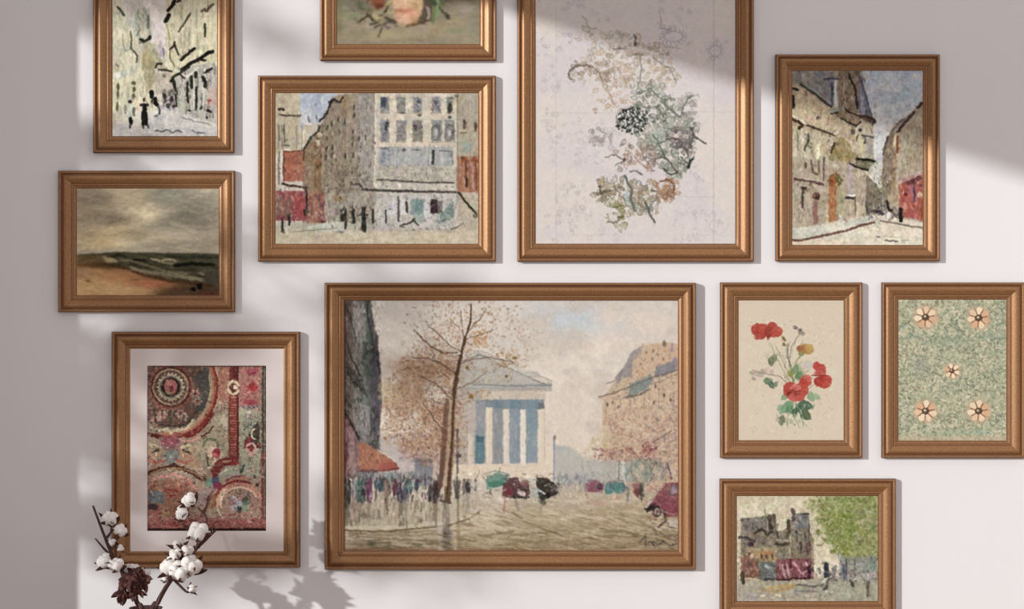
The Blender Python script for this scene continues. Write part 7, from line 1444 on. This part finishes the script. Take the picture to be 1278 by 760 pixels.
# the burst dark husks in front of the stem
bm = bmesh.new(); rr = random.Random(3)
bb = Vector((vase_x - .012, -DV - .006, SB + .03))
for (cx, cy, dd) in ((153, 735, .022), (160, 722, .03), (170, 728, .02), (176, 722, .012), (156, 744, .02), (165, 740, .016), (164, 732, .03), (172, 738, .022), (158, 730, .034), (180, 728, .015), (168, 716, .012), (150, 740, .02)):
    c0 = at(cx, cy, d + dd) - bb
    for k in range(7):
        a = rr.uniform(0, 6.28); bract(bm, c0, Vector((math.cos(a), rr.uniform(-.8, .1), math.sin(a))), .024, .0075, rr.uniform(-.3, .4), rr.uniform(-.5, .5))
    icos(bm, c0 + Vector((0, .004, 0)), .009, .009, .009, sub=2)
from_bm('dry_husks', bm, M['husk'], left, True)
right = branch('right cotton branch in the vase, leaning right with large white bolls',
    [(190, 772, d), (197, 752, d), (206, 735, d), (216, 721, d), (228, 708, d), (241, 690, d), (254, 676, d), (269, 662, d)],
    [[(248, 683, d), (256, 662, d + .01), (257, 645, d + .01), (247, 634, d + .01)], [(241, 690, d), (246, 680, d + .01), (247, 672, d + .01)],
     [(228, 708, d), (226, 696, d), (224, 688, d)], [(194, 760, d + .01), (206, 732, d + .012), (218, 722, d + .012)], [(216, 722, d), (232, 738, d), (238, 738, d)],
     [(250, 680, d), (262, 668, d + .006), (266, 654, d + .01)]],
    [(236, 624, d + .01, 8.5, -.5, -.2, .8, 4), (227, 640, d + .012, 8, -.9, -.3, .3, 4), (247, 664, d + .018, 11.5, .1, -.5, 1, 4), (222, 680, d - .01, 7.5, -.2, .2, 1, 3),
     (234, 687, d + .01, 7, .3, -.3, 1, 3), (219, 692, d + .015, 7.5, -.3, -.4, 1, 3), (212, 706, d + .015, 11, -.7, -.3, .8, 4), (238, 706, d + .02, 12, .5, -.4, .9, 4), (225, 713, d + .035, 12, 0, -.6, .9, 4),
     (206, 722, d + .01, 4.2, -.8, -.3, .4, 3), (240, 735, d + .01, 5, .6, -.2, .5, 3)], .012)
# ---------------------------------------------------------------- the tree outside the window that dapples the sun
bm = bmesh.new(); add_box(bm, -9, -1.73, -7, 1.5, -.12, -.02)
g = from_bm('ground', bm, M['ground']); g['kind'] = 'structure'
TD = Vector((1.28, 1.0, -.41))
def shade_at(px, py, s):
    """a point outside whose shadow falls on the wall at the pixel; s = distance along the ray in y"""
    return Vector((wx(px), 0, wz(py))) - TD * s
tr = random.Random(11)
tree = empty('tree', (-3.2, -1.45, -.02), 'slender leafy tree outside the window to the left', 'tree')
t0 = Vector((-3.2, -1.45, -.02))
bm = bmesh.new()
trunk = smooth_path([(0, 0, 0), (-.04, .05, .8), (.05, -.02, 1.5), (.0, .05, 2.1), (.06, 0, 2.9)], 6)
add_tube(bm, trunk, [.05 - .035 * i / len(trunk) for i in range(len(trunk))], 12)
from_bm('trunk', bm, M['bark'], tree, True)
bm = bmesh.new(); bs = bmesh.new()
def leaf(bm, c, d, L, W, nrm):
    d = d.normalized(); s_ = d.cross(nrm).normalized(); n2 = s_.cross(d)
    a = bm.verts.new(c); f = bm.verts.new(c + d * L)
    l1 = bm.verts.new(c + d * L * .35 + s_ * W + n2 * .1 * W); r1 = bm.verts.new(c + d * L * .35 - s_ * W + n2 * .1 * W)
    l2 = bm.verts.new(c + d * L * .72 + s_ * W * .7); r2 = bm.verts.new(c + d * L * .72 - s_ * W * .7)
    m1 = bm.verts.new(c + d * L * .35); m2 = bm.verts.new(c + d * L * .72)
    for q in ((a, l1, m1), (a, m1, r1), (l1, l2, m2, m1), (m1, m2, r2, r1), (l2, f, m2), (m2, f, r2)): bm.faces.new(q)
CLUMPS = [  # where its clusters shade the wall (wall grid), their radius there, number of leaves
 (112, 0, 26, 44), (150, -30, 40, 50), (210, -30, 40, 46), (270, -20, 24, 20),
 (112, 172, 24, 34), (110, 262, 34, 56), (112, 330, 34, 56), (175, 182, 20, 12), (250, 182, 22, 8), (160, 255, 40, 14), (230, 352, 34, 34), (190, 355, 26, 22), (285, 300, 26, 12), (180, 300, 50, 12), (250, 290, 40, 12),
 (330, 385, 36, 4), (300, 405, 36, 8), (200, 424, 46, 60), (270, 424, 40, 40), (345, 350, 36, 3), (390, 375, 30, 3), (220, 480, 60, 20), (300, 500, 60, 14), (112, 445, 24, 46), (116, 490, 26, 60), (120, 520, 26, 40), (112, 550, 20, 40), (112, 640, 18, 30),
 (160, 440, 26, 24), (165, 600, 24, 8), (150, 690, 26, 20), (215, 600, 60, 16), (290, 620, 60, 16), (355, 690, 24, 26), (340, 680, 24, 20), (260, 700, 40, 34), (300, 600, 40, 8), (118, 652, 22, 20), (320, 700, 30, 8),
 (320, 35, 18, 9), (350, 42, 16, 9), (385, 52, 16, 7), (470, 372, 50, 22), (540, 360, 40, 12), (460, 450, 60, 20), (520, 480, 60, 16), (430, 620, 26, 14), (470, 700, 30, 14), (560, 725, 40, 10)]
from_c = trunk
for (px, py, R, n) in CLUMPS:
    if not n: continue
    s0 = tr.uniform(1.75, 2.2) if px < 235 else tr.uniform(2.8, 3.4)
    c = shade_at(px, py, s0) - t0
    base = min(trunk, key=lambda p: (p - (c - Vector((0, 0, .35)))).length)
    pth = smooth_path([base, base.lerp(c, .5) + Vector((tr.uniform(-.1, .1), tr.uniform(-.1, .1), .08)), c], 5)
    add_tube(bs, pth, [.009 - .006 * i / len(pth) for i in range(len(pth))], 6)
    for k in range(n):
        a = tr.uniform(0, 6.28); q = math.sqrt(tr.random()) * R
        p = shade_at(px + q * math.cos(a), py + q * math.sin(a), s0 + tr.uniform(-.12, .12)) - t0
        dd = Vector((tr.uniform(-1, 1), tr.uniform(-1, 1), tr.uniform(-.9, .5)))
        leaf(bm, p, dd, tr.uniform(.045, .075), tr.uniform(.011, .017), Vector((tr.uniform(.3, 1), tr.uniform(.3, 1), tr.uniform(-.8, .4))))
from_bm('branches', bs, M['bark'], tree, True)
from_bm('foliage', bm, M['leaf'], tree)
